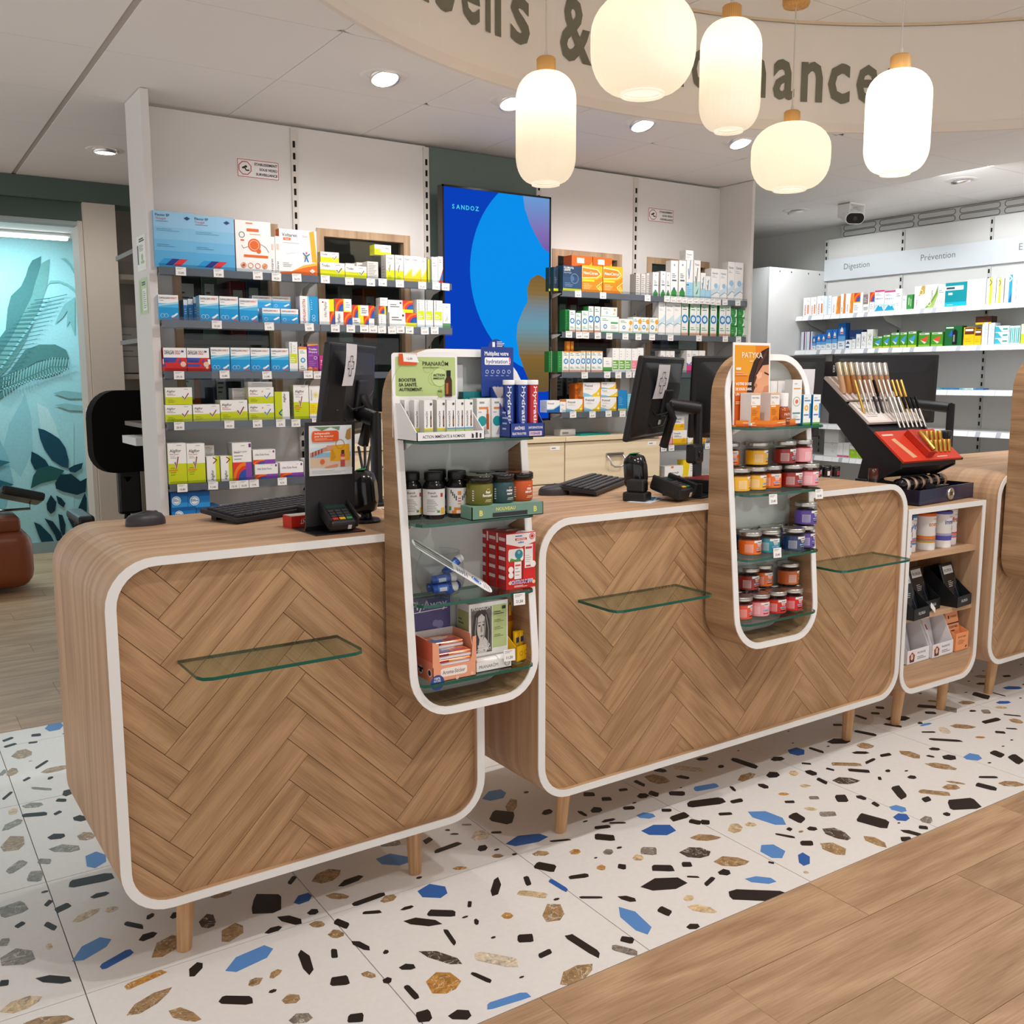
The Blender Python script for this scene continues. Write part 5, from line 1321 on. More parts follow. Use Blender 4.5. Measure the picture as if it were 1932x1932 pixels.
# ================================================================ beech drawer cabinet along the wall
for n, (x0, x1, cols) in enumerate(((1.318, 2.612, (1.318, 1.966, 2.612)), (2.616, 3.258, (2.616, 3.258)))):
    dc = thing('drawer_cabinet', 'pale beech drawer cabinet %s' % ('below the blue screen', 'below the white nasal spray shelves'), 'cabinet', (x0, 1.69, 0), 0) if 0 else thing('drawer_cabinet', ('wide pale beech drawer cabinet below the blue screen', 'pale beech drawer cabinet with bow handles below the stacked tablet cartons')[n], 'cabinet', (x0, 1.69, 0))
    W = x1 - x0; q = B(); q.box(0, W, .02, .222, .05, 1.085, '#cdb894'); ob('body', q, 'matte', dc)
    q = B(); q.box(0, W, -.008, .224, 1.086, 1.108); ob('top', q, 'beech', dc, grain=(1, 0, 0))
    for a, b_ in zip(cols, cols[1:]):
        for j, (za, zb_) in enumerate(((.874, 1.08), (.70, .87), (.48, .696), (.26, .476), (.06, .256))):
            q = B(); q.box(a - x0 + .002, b_ - x0 - .002, .0, .019, za + .002, zb_); d = ob('drawer', q, 'beech', dc, grain=(1, 0, 0))
            if j < 3:
                hx = (a + b_) / 2 - x0 + (.0 if n else 0); zc = (za + zb_) / 2; q = B()
                q.tube([(hx - .052, -.002, zc + .03), (hx - .05, -.03, zc + .008), (hx - .045, -.034, zc - .02), (hx - .02, -.03, zc - .034), (hx + .02, -.03, zc - .034), (hx + .045, -.034, zc - .02), (hx + .05, -.03, zc + .008), (hx + .052, -.002, zc + .03)], .005, 8, '#c9c9c9'); q.bev(hx - .058, hx + .058, -.012, .0, zc + .022, zc + .04, .003, '#aeb0b4', seg=1); ob('bow_handle', q, 'metal', d)
                q = B(); q.box(b_ - x0 - .09, b_ - x0 - .03, -.001, 0, zb_ - .035, zb_ - .015, '#f6f4f0'); pp = Print(q, (b_ - x0 - .09, -.0011, zb_ - .035), (.06, 0, 0), (0, 0, .02)); pp.lines(.15, .3, .85, .7, 1, '#777777', .6); ob('label_holder', q, 'card', d)
# ================================================================ security camera
t = thing('security_camera', 'small white security camera under the ceiling, black lens face', 'camera', (5.0, 1.87, 2.5))
q = B(); q.bev(-.075, .075, -.05, .05, -.012, 0, .004, '#e8e6e3', seg=1); q.box(-.075, -.07, -.045, .045, -.09, 0, '#e8e6e3'); q.box(.07, .075, -.045, .045, -.09, 0, '#e8e6e3'); ob('bracket', q, 'paint', t)
q = B(); q.xf = Matrix.Translation((-.03, -.03, -.085)) @ Matrix.Rotation(-.55, 4, 'Z') @ Matrix.Rotation(.35, 4, 'X'); q.prism(rrect(-.06, .06, -.036, .036, .034, n=6), -.06, .06, '#f0eeeb', 0, 'y'); ob('body', q, 'paint', t)
q = B(); q.xf = Matrix.Translation((-.03, -.03, -.085)) @ Matrix.Rotation(-.55, 4, 'Z') @ Matrix.Rotation(.35, 4, 'X'); q.prism(rrect(-.056, .056, -.032, .032, .03, n=6), -.0625, -.06, '#121212', 0, 'y'); q.prism([(.014 * math.cos(k * PI / 6), .014 * math.sin(k * PI / 6)) for k in range(12)], -.0632, -.0625, '#3a3036', 0, 'y'); ob('lens_face', q, 'gloss', t)
# ================================================================ office chair, desk end, treatment chair
t = thing('office_chair', 'black office swivel chair behind the white end panel', 'chair', (.78, 3.02, 0))
q = B(); q.xf = Matrix.Rotation(.25, 4, 'Z'); q.prism(rrect(-.19, .23, .925, 1.345, .14, .12, 8), -.035, .03, '#0d0c0c', 0, 'y'); ob('backrest', q, 'matte', t)
q = B(); q.bev(-.05, .07, .02, .06, .70, .98, .015, '#111111'); q.tube([(0, .04, .9), (0, .08, .6), (0, -.05, .48)], .03, 8, '#111111'); ob('back_post', q, 'plastic', t)
q = B(); q.bev(-.24, .24, -.44, .03, .44, .52, .03, '#100f0f'); ob('seat', q, 'matte', t)
q = B(); q.tube([(-.22, .0, .5), (-.26, -.02, .68), (-.26, -.1, .71)], .018, 8, '#161616'); q.bev(-.30, -.22, -.28, .06, .70, .745, .015, '#131313'); ob('armrest', q, 'plastic', t)
q = B(); q.tube([(.22, .0, .5), (.26, -.02, .68), (.26, -.1, .71)], .018, 8, '#161616'); q.bev(.22, .30, -.28, .06, .70, .745, .015, '#131313'); ob('armrest', q, 'plastic', t)
q = B(); q.lathe([(.028, .07), (.028, .44)], 16, 0, -.2, '#1a1a1a'); ob('gas_column', q, 'metal', t)
for k in range(5):
    a = 2 * PI * k / 5; q = B(); q.tube([(0, -.2, .085), (.29 * math.cos(a), -.2 + .29 * math.sin(a), .065)], [.026, .018], 8, '#161616'); f = ob('base_arm', q, 'plastic', t)
    q = B(); q.xf = Matrix.Translation((.29 * math.cos(a), -.2 + .29 * math.sin(a), .03)) @ Matrix.Rotation(PI / 2, 4, 'X'); q.lathe([(.001, -.02), (.029, -.02), (.029, .02), (.001, .02)], 14, col='#0f0f0f', cap=False); ob('caster', q, 'plastic', f)
t = thing('white_desk', 'end of a white office desk showing past the end panel', 'desk', (.672, 2.3, 0))
q = B(); q.box(0, .9, 0, .28, 1.105, 1.14, '#e2e2e0'); ob('desk_top', q, 'paint', t); q = B(); q.box(.3, .33, .03, .25, 0, 1.105, '#d8d8d6'); ob('side_board', q, 'paint', t); q = B(); q.box(.86, .89, .03, .25, 0, 1.105, '#d8d8d6'); ob('side_board', q, 'paint', t)
t = thing('treatment_chair', 'brown leather treatment armchair with black headrest in the painted room', 'armchair', (.12, 4.95, 0))
q = B(); q.bev(-.55, .4, -.25, .3, .03, .42, .11, '#8a4a2c', seg=4, sm=True); ob('seat_base', q, 'leather', t)
q = B(); q.bev(-.5, .335, -.2, .25, .40, .51, .035, '#7d4227', seg=3, sm=True); ob('seat_cushion', q, 'leather', t)
q = B(); q.xf = Matrix.Translation((.37, -.0, .625)) @ Matrix.Rotation(.28, 4, 'Y') @ Matrix.Rotation(-.25, 4, 'X'); q.bev(-.14, .13, -.12, .12, -.03, .03, .02, '#15181b', seg=2); ob('headrest_pad', q, 'leather', t)
q = B(); q.tube([(.42, .02, .6), (.42, .02, .53), (.1, .02, .53), (.1, .02, .45)], .009, 6, '#9a9a98'); ob('headrest_arm', q, 'metal', t)
# ================================================================ cartons on the wall shelves
Wt, K_, LIME, GREY = '#f6f5f3', '#2b2b33', '#cdd81d', '#c9c5c1'
RB = ['#e2382c', '#f08a1f', '#f4cf1b', '#2f8fd0', '#3154a8']
def rainb(u0, v0, u1, v1, bg='#2a66b8', cx=1., cv=0.):
    """quarter rainbow inside a rectangle: polygons clipped to it"""
    o = [('rect', u0, v0, u1, v1, RB[0])]; fr = [(u0, v0), (u1, v0), (u1, v1), (u0, v1)]
    for k, c in enumerate(['#f07f1c', '#e2382c', '#3154a8', bg]):
        r = 1.0 - .2 * k; P = [(u0 + (u1 - u0) * (cx + r * math.cos(PI / 2 + t * PI / 20)), v0 + (v1 - v0) * (cv + r * math.sin(PI / 2 + t * PI / 20))) for t in range(11)] + [(u0 + (u1 - u0) * cx, v0 + (v1 - v0) * cv)]
        P = clip(P, fr)
        if len(P) > 2: o.append(('poly', P, c))
    return o
def check(u, v, s, col, w=.09): return [('line', [(u, v), (u + s * .42, v - s * .9)], w, Wt), ('line', [(u, v), (u + s * .42, v - s * .9)], w * .6, col), ('line', [(u + s * .38, v - s * .9), (u + s * 1.1, v + s * .75)], w, Wt), ('line', [(u + s * .38, v - s * .9), (u + s * 1.1, v + s * .75)], w * .6, col)]
def brand(t, u, v, h, c=K_, mw=.6, **k): return ('text', t, u, v, h, c, mw)
DAF = [('rect', 0, 0, 1, .66, '#159bdc'), ('rect', 0, .5, 1, .66, '#4fb6e6'), ('poly', [(0, .6), (1, .74), (1, .66), (0, .55)], '#a9dcf3'), brand('DAFALGAN', .04, .84, .085, '#20355e', .52), ('text', 'DIRECT', .6, .845, .075, '#c4312f', .34), ('lines', .05, .74, .4, .8, 1, '#8794a8'), ('ring', .18, .17, .085, .016, '#bfe4f7'), ('ring', .36, .17, .085, .016, '#bfe4f7'), ('poly', [(.6, .12), (.92, .3), (.96, .24), (.68, .07)], '#f2fafd'), ('poly', [(.6, .12), (.68, .2), (.74, .12), (.68, .07)], '#d7eef8'), ('rect', .7, .03, .95, .09, '#d85d7a')]
ALG = lambda ck, x=.62: [('rect', 0, 0, 1, .44, LIME), brand('Algifor', .05, .72, .13, '#3a2b33', .42), ('lines', .06, .52, .42, .66, 2, '#b35a5a'), ('lines', .08, .1, .4, .32, 3, '#7d8a1d', .3), ('lines', .7, .86, .96, .92, 1, '#8b8b90')] + check(x, .5, .22, ck, .1)
UNI = [('circ', .5, .52, .16, '#dceef8', 14), ('ring', .5, .52, .13, .05, '#1877bb'), ('poly', [(.5, .7), (.7, .78), (.6, .6)], '#dceef8'), ('lines', .15, .78, .85, .93, 2, '#3c9a6b'), ('rect', 0, .0, 1, .1, '#f2b79b'), ('lines', .12, .16, .9, .28, 2, '#5aa981', .4)]
D = {
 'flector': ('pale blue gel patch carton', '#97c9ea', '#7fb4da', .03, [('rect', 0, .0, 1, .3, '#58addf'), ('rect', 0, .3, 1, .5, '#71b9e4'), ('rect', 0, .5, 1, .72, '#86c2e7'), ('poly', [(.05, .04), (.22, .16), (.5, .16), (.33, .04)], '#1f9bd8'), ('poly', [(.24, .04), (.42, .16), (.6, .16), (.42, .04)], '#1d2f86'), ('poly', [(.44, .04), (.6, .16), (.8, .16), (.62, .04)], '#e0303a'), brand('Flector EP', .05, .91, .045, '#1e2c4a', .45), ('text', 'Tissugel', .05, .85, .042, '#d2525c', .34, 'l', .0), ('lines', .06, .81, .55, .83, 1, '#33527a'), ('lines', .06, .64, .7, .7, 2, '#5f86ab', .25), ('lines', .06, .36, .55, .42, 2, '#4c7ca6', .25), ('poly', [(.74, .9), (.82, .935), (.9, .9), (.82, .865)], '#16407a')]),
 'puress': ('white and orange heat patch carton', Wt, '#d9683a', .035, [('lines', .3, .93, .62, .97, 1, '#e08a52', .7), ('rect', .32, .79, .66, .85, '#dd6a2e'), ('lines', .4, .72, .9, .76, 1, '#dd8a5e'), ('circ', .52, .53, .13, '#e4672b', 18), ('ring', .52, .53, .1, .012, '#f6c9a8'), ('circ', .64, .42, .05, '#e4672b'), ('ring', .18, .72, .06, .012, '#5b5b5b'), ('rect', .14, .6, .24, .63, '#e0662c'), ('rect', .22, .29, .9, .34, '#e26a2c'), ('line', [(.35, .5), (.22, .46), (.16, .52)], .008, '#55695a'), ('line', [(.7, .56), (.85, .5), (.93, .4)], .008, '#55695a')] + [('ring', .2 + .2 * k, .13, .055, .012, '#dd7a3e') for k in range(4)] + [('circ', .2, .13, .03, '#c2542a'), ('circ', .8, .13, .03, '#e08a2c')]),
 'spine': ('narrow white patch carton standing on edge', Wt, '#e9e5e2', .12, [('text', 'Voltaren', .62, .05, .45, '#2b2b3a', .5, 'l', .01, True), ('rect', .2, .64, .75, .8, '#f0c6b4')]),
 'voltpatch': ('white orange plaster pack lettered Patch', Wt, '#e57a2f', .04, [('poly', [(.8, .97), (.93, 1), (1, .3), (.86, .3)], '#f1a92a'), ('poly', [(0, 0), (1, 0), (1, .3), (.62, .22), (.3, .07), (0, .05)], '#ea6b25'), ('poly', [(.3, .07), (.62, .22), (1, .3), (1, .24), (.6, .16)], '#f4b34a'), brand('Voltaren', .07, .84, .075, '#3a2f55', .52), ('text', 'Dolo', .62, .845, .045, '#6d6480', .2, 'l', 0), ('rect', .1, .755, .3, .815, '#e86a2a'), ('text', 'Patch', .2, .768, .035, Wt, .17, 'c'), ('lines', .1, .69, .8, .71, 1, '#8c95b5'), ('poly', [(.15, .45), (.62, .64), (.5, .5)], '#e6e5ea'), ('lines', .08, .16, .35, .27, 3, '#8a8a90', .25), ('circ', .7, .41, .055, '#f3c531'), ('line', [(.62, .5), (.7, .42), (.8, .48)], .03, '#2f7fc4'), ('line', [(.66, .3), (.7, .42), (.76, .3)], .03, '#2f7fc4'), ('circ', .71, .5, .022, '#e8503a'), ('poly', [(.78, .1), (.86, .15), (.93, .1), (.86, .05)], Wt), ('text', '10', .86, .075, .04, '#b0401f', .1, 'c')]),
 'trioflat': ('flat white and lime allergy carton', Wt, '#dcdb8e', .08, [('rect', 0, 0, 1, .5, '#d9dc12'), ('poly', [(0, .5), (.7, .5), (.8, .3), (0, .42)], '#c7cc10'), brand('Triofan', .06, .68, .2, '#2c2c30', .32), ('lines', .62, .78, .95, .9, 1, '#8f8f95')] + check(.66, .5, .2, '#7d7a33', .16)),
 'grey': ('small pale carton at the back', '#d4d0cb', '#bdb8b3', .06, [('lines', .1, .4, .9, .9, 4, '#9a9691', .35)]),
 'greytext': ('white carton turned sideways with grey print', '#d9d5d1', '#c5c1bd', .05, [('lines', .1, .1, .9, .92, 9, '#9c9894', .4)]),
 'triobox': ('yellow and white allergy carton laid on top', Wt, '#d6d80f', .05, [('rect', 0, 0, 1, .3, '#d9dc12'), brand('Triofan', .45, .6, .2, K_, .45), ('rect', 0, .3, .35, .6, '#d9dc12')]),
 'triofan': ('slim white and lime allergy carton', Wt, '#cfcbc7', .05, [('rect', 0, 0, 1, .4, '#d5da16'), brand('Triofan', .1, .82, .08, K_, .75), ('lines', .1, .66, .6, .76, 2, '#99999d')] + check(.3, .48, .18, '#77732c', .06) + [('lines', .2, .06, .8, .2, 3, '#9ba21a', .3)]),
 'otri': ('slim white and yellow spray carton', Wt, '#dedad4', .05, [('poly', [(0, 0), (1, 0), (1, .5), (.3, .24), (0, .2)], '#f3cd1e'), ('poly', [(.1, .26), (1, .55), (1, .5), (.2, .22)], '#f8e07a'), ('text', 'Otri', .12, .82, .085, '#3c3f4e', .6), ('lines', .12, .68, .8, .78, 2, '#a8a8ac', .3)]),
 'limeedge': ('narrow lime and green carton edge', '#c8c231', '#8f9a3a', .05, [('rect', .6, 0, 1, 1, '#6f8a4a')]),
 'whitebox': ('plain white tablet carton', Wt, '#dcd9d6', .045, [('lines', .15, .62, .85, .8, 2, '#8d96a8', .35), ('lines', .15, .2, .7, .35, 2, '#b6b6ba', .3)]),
 'redwhite': ('slim white carton with red and blue corner', Wt, '#e0ddda', .05, [('poly', [(0, 0), (1, 0), (1, .55)], '#d8343a'), ('poly', [(.3, .1), (1, .1), (1, .45)], '#2a66b0'), ('lines', .2, .75, .8, .9, 2, '#cf4a4f')]),
 'dafal': ('blue and white painkiller carton', Wt, '#8fc4e3', .05, DAF),
 'dafals': ('small blue and white painkiller carton', Wt, '#7fb8dc', .04, [('rect', 0, 0, 1, .66, '#2a9fdc'), ('rect', 0, .5, 1, .66, '#5bb8e6'), brand('DAFALGAN', .05, .77, .13, '#20355e', .5), ('text', 'DIRECT', .58, .78, .11, '#c4312f', .3), ('ring', .2, .25, .12, .025, '#bfe4f7'), ('poly', [(.6, .25), (.9, .45), (.95, .36), (.7, .18)], '#f2fafd')]),
 'bluespine': ('narrow blue painkiller carton edge', '#2f7dbb', '#1d5c93', .06, [('rect', 0, .75, 1, 1, '#e7ecf2'), ('lines', .2, .3, .8, .6, 3, '#9fd0ea', .3)]),
 'extra': ('white and blue painkiller carton lettered sideways', Wt, '#cfc4d2', .05, [('rect', .42, 0, 1, 1, '#1f9ad6'), ('poly', [(.42, 0), (.42, 1), (.5, 1), (.56, .5), (.5, 0)], '#8ccbec'), ('text', 'DAFALGAN EXTRA', .3, .05, .16, '#b23a3c', .85, 'l', .012, True), ('ring', .75, .16, .06, .015, '#bfe4f7'), ('ring', .75, .28, .06, .015, '#bfe4f7'), ('lines', .6, .5, .7, .9, 5, '#d7eefa', .2)]),
 'rain1': ('white rainbow patterned tablet carton', Wt, '#d4d1d0', .05, [('rect', .68, 0, 1, 1, '#f2e818'), ('text', 'Irfen Mephar', .5, .3, .2, '#5c5c62', .6, 'l', 0, True), ('rect', .2, .85, .3, .9, '#7b2b6b')] + rainb(.68, .0, 1, .52)),
 'rain2': ('rainbow and yellow tablet carton in four fields', Wt, '#d6d3d2', .05, [('rect', .5, 0, 1, 1, '#f2e818')] + rainb(.0, .52, .5, 1) + [('rect', .5, .5, 1, 1, '#e8e017'), ('rect', .55, .55, 1, 1, Wt), ('lines', .65, .65, .95, .9, 3, '#9a9aa0', .3)] + rainb(.5, .0, 1, .5) + [('text', 'Irfen', .3, .1, .2, '#5c5c62', .4, 'l', 0, True)]),
 'rain3': ('wide rainbow and white tablet carton in checkered fields', Wt, '#d6d3d2', .05, [('rect', .0, .38, .36, 1, '#f2e818')] + rainb(.0, .38, .26, 1) + rainb(.74, .38, 1, 1) + [('rect', .36, .0, .62, .5, '#f2e818')] + rainb(.5, 0, .74, .48) + [('lines', .42, .6, .7, .9, 3, '#9a9aa0', .3), ('lines', .06, .1, .3, .3, 2, '#8a8a90', .3)]),
 'rain4': ('narrow rainbow topped tablet carton', Wt, '#cfccca', .05, [('rect', .0, .58, 1, 1, '#f2e818')] + rainb(.0, .62, .8, 1) + [('lines', .3, .1, .5, .5, 4, '#8a8a90', .3)]),
 'rainflat': ('flat white tablet carton with rainbow end', Wt, '#e2e0de', .06, [('rect', .6, 0, 1, 1, '#f2e818')] + rainb(.58, .3, 1, 1) + [('lines', .08, .4, .5, .72, 2, '#6c6c74', .35), ('rect', .46, .72, .53, .86, '#7b2b4b')]),
 'pranlime': ('slim white aroma carton with lime base', Wt, '#d3cfcb', .045, [('rect', .08, .28, .92, .6, '#cfe02a'), ('lines', .15, .3, .8, .5, 3, '#f7f7e0', .4), ('rect', 0, .0, 1, .03, '#7ccbe0'), ('text', 'PRANAROM', .32, .62, .16, '#5f5f63', .36, 'l', .0, True), ('lines', .5, .66, .8, .9, 3, '#c8c8ca', .25)]),
 'herb': ('white herbal carton with green foot', Wt, '#d9d6d3', .045, [('rect', 0, 0, 1, .2, '#5b9a62'), ('line', [(.3, .26), (.5, .4), (.62, .5)], .02, '#7c8a6a'), ('line', [(.5, .26), (.66, .42)], .02, '#8a9a7a'), ('lines', .4, .8, .7, .9, 1, '#b0b0b4')]),
 'redflat': ('flat red white and blue painkiller carton', Wt, '#c14444', .07, [('rect', 0, 0, 1, .58, '#d5302e'), ('rect', 0, .38, .75, .58, '#3f50a8'), ('poly', [(.6, .58), (.75, .58), (.62, .38), (.5, .38)], '#d5302e'), brand('DAFALGAN', .05, .72, .18, '#20355e', .42), ('text', 'DOLO', .52, .72, .18, '#c4312f', .22), ('circ', .85, .3, .12, '#f1c9b4', 8), ('lines', .78, .8, .96, .9, 1, '#3f50a8', .8)]),
 'physio': ('white nasal spray carton with orange top', Wt, '#d9d6d2', .04, [('rect', 0, .9, 1, 1, '#f0963c'), ('lines', .15, .72, .85, .86, 2, '#3fa37c'), ('circ', .5, .46, .12, '#d7ecf6', 12), ('ring', .5, .46, .1, .04, '#2a8cc0'), ('lines', .2, .1, .8, .25, 2, '#5fae8c'), ('rect', 0, 0, 1, .06, '#f0b39a')]),
 'purple': ('purple nasal spray carton with orange edge', '#8b3fa0', '#6f2f84', .045, [('poly', [(0, .93), (1, .97), (1, 1), (0, 1)], '#f2a23c'), ('text', 'Triofan', .1, .78, .08, Wt, .8), ('text', 'Allergospray', .1, .69, .06, Wt, .8), ('lines', .1, .55, .7, .62, 2, '#c79ad4', .3), ('ring', .72, .5, .06, .012, Wt), ('circ', .2, .08, .1, '#f0955a'), ('circ', .7, .05, .1, '#e86a4a'), ('lines', .1, .2, .8, .4, 3, '#b37cc2', .3)]),
 'pinkbox': ('magenta tablet carton', '#c53a8a', '#a12c70', .045, [('text', 'Trifan', .12, .55, .17, Wt, .75), ('lines', .12, .38, .8, .48, 1, '#eab4d2'), ('circ', .75, .12, .16, '#f0955a')]),
 'algiflat': ('flat white and lime fever carton with brown tick', Wt, '#c9c9a0', .07, ALG('#8c3b2e')),
 'algiblue': ('flat white and lime fever carton with blue tick', Wt, '#c9c9a0', .07, ALG('#1c6fb0') + [('circ', .55, .74, .05, '#f0b63c')]),
 'algiside': ('fever carton on its side, lime and white halves', Wt, '#8b8a5a', .05, [('rect', 0, .0, .5, 1, LIME), ('line', [(.46, .14), (.26, .22), (.5, .36)], .05, '#1c6fb0'), ('text', 'Algifor', .72, .94, .16, K_, .5, 'r', .012, True)]),
 'algitall': ('tall white and lime fever syrup carton', Wt, '#b9b98a', .06, [('rect', 0, 0, 1, .5, LIME), brand('Algifor', .1, .78, .075, '#3a2b33', .62), ('text', 'Dolo Junior', .1, .71, .045, '#c25a34', .5, 'l', 0), ('lines', .12, .62, .55, .69, 2, '#a0a0a4', .3), ('lines', .5, .93, .92, .96, 1, '#77777c'), ('lines', .1, .2, .5, .42, 4, '#8b9320', .3), ('rect', .05, .32, .5, .36, '#e8943a')] + check(.36, .54, .17, '#8a4a2c', .045)),
 'algispine': ('slim white fever carton with lime edge', Wt, '#c9c9b0', .05, [('rect', .68, 0, 1, 1, LIME), ('text', 'Algifor', .52, .05, .22, K_, .42, 'l', .012, True), ('line', [(.5, .96), (.8, .86), (.5, .72)], .04, '#8a3b2c')]),
 'yelherb': ('white and yellow aroma carton', Wt, '#d9d6cf', .05, [('rect', 0, .14, 1, .48, '#f2dc1c'), ('lines', .15, .18, .7, .42, 4, '#c9b21a', .25), ('circ', .6, .72, .1, '#f1e9bc'), ('circ', .6, .72, .05, '#e9d97a'), ('text', 'PRANAROM', .26, .55, .13, '#8a8a80', .4, 'l', 0, True)]),
 'orangewhite': ('white carton with orange patch', Wt, '#e9e2dc', .05, [('rect', .0, .35, .6, .75, '#ee7d2e'), ('rect', .0, .0, .4, .25, '#ee7d2e')]),
 'rainbig': ('tall white carton with rainbow and violet base', Wt, '#b9b6b4', .07, [('rect', .68, .0, 1, .48, '#8a4bb0'), ('lines', .08, .52, .6, .78, 3, '#9b9ba2', .3), ('text', 'Irfen Dolo Junior', .08, .74, .05, '#666670', .7, 'l', 0), ('lines', .45, .9, .8, .94, 1, '#9a9aa0'), ('rect', .86, .87, .98, .97, '#7b3b8b')] + rainb(.0, .0, .68, .48, '#2a55b0')),
 'rainwide': ('flat white carton with rainbow and violet strip', Wt, '#e0dedd', .06, [('rect', 0, .0, 1, .3, '#8a4bb0')] + rainb(.0, .0, .5, .3) + [('text', 'Irfen Dolo Forte', .1, .6, .14, '#6a4a7a', .62, 'l', 0), ('rect', .88, .78, .95, .92, '#7b3b8b'), ('lines', .7, .84, .84, .9, 1, '#999999')]),
 'bluepack': ('blue effervescent tablet pack with round white mark', '#1878c2', '#115a96', .1, [('rect', 0, .72, 1, 1, '#0f5c9e'), ('rect', 0, .0, 1, .3, '#2f94d8'), ('circ', .3, .45, .3, '#e7f2fa', 18), ('ring', .3, .45, .25, .03, '#1878c2'), ('lines', .12, .4, .5, .55, 2, '#1c5f9c', .5)]),
 'voltflat': ('flat white gel carton with orange corner', Wt, '#e2dfdc', .07, [('poly', [(.7, 0), (1, 0), (1, 1), (.9, .8), (.82, .3)], '#f2a62a'), ('text', 'Voltaren', .06, .4, .3, '#3a2f55', .45), ('rect', 0, 0, .06, .3, '#e8702a')]),
 'voltor': ('white and orange gel carton lettered sideways', Wt, '#e8b58a', .07, [('poly', [(0, 0), (.6, 0), (.35, .6), (0, .9)], '#f0862e'), ('text', 'Volta', .86, .1, .2, '#3a2f55', .7, 'l', .012, True), ('rect', 0, .93, 1, 1, '#f0a04a')]),
 'flumi': ('dark blue flu sachet carton', '#2c4a6e', '#233f4a', .06, [('rect', 0, .0, 1, .1, '#e0e030'), ('rect', 0, .55, 1, 1, '#27405f'), ('text', 'FLUIMUCIL', .06, .88, .075, Wt, .52), ('text', 'GRIPPE', .06, .79, .075, Wt, .38), ('text', 'Day & Night', .06, .7, .055, '#b9c9dc', .5, 'l', 0), ('ring', .62, .5, .2, .02, '#7f9bbd'), ('circ', .5, .5, .1, '#4a6c93'), ('lines', .1, .16, .6, .34, 3, '#8ea8c6', .25)]),
 'fluside': ('dark side of a flu sachet carton', '#223447', '#1d3b3a', .06, [('rect', 0, 0, 1, .1, '#c9cf2c'), ('lines', .2, .3, .8, .6, 4, '#70869c', .3)]),
 'neoci': ('orange and yellow hot drink carton', '#f08a1a', '#c65a14', .07, [('poly', [(0, .38), (.75, .5), (1, .62), (1, 1), (0, 1)], '#f5b021'), ('poly', [(0, .5), (0, .95), (.75, .88), (.95, .7), (.75, .55)], '#ffe9a0'), ('poly', [(.02, .54), (.02, .9), (.72, .85), (.9, .7), (.72, .58)], '#ee7f1c'), ('text', 'NeoCitran', .06, .66, .13, '#c43a22', .78), ('text', 'NeoCitran', .07, .665, .12, '#fff4e4', .76), ('rect', .02, .4, .6, .46, '#f8d533'), ('lines', .08, .1, .55, .33, 4, '#fbd49a', .35), ('line', [(1, .42), (.7, .22), (.98, 0)], .03, '#ffe9a0'), ('poly', [(.78, .2), (.9, .3), (1, .1), (.95, .02)], '#f6c33a')]),
 'neociback': ('orange hot drink carton at the back', '#e0641c', '#b84a14', .07, [('rect', .25, .8, .6, .94, '#f2e9e2'), ('poly', [(.6, .6), (1, .85), (1, .6)], '#f5b021')]),
 'greenwhite': ('slim white saline spray carton with green foot', Wt, '#d0ccc8', .04, [('poly', [(.1, 0), (.9, 0), (.9, .14), (.62, .24), (.38, .24), (.1, .14)], '#3d8f45'), ('circ', .5, .24, .035, '#2a5fb0'), ('lines', .2, .52, .8, .66, 3, '#5a6a74', .4), ('circ', .5, .88, .03, '#8fa6b6'), ('rect', .2, .44, .8, .48, '#4a5a66')]),
 'whitetall': ('white nasal spray carton stacked on another', Wt, '#bdb9b5', .05, [('text', 'Triomer', .1, .5, .16, '#4a5560', .7), ('lines', .1, .2, .7, .4, 2, '#a9adb2', .3)]),
 'bluev': ('tall white nasal spray carton with blue tick', Wt, '#c9c5c1', .05, [('rect', 0, 0, 1, .42, '#9fd2ec'), ('rect', 0, .33, .4, .37, '#1f7fb8')] + check(.25, .78, .3, '#1f6fb0', .04) + [('lines', .1, .1, .8, .3, 4, '#6fb4d8', .3)]),
 'greenv': ('tall white nasal spray carton with dark tick', Wt, '#c9c5c1', .05, [('rect', 0, 0, 1, .45, '#bfe3dc'), ('poly', [(.3, .1), (.8, .3), (.6, .12)], '#3f8f7c'), ('text', 'Triomer', .12, .86, .06, '#4a5560', .7)] + check(.25, .58, .3, '#2f4a4f', .04)),
 'bluewave': ('small white and pale blue spray carton', Wt, '#c9c5c1', .045, [('rect', 0, 0, 1, .4, '#a5d4ec')] + check(.28, .62, .3, '#27678f', .06) + [('circ', .5, .75, .05, '#8fb8c8')]),
 'otriv': ('white and pale blue nasal spray carton', Wt, '#cbc8c4', .05, [('poly', [(0, .06), (1, .3), (1, .5), (.5, .36), (0, .3)], '#cfe4f1'), ('text', 'Otrivin', .12, .82, .065, '#3f4d68', .7), ('lines', .12, .7, .7, .78, 2, '#a5adbb', .3), ('line', [(0, .12), (.4, .2), (.7, .24), (1, .2)], .012, '#3c4a58'), ('circ', .55, .45, .08, '#9cc8e4')]),
 'otrivt': ('tall white and pale blue nasal spray carton', Wt, '#cbc8c4', .05, [('poly', [(0, .2), (1, .42), (1, .62), (.5, .5), (0, .42)], '#cfe6f2'), ('text', 'Otrivin', .1, .84, .06, '#3f4d68', .75), ('lines', .12, .72, .7, .79, 2, '#a5adbb', .3), ('line', [(0, .28), (.5, .36), (1, .32)], .012, '#3c5a4c')]),
 'greenside': ('green side of a saline spray carton', '#2f8a45', '#226d36', .05, [('rect', .85, 0, 1, 1, '#e9ece6'), ('lines', .2, .2, .7, .8, 5, '#69b07a', .25)]),
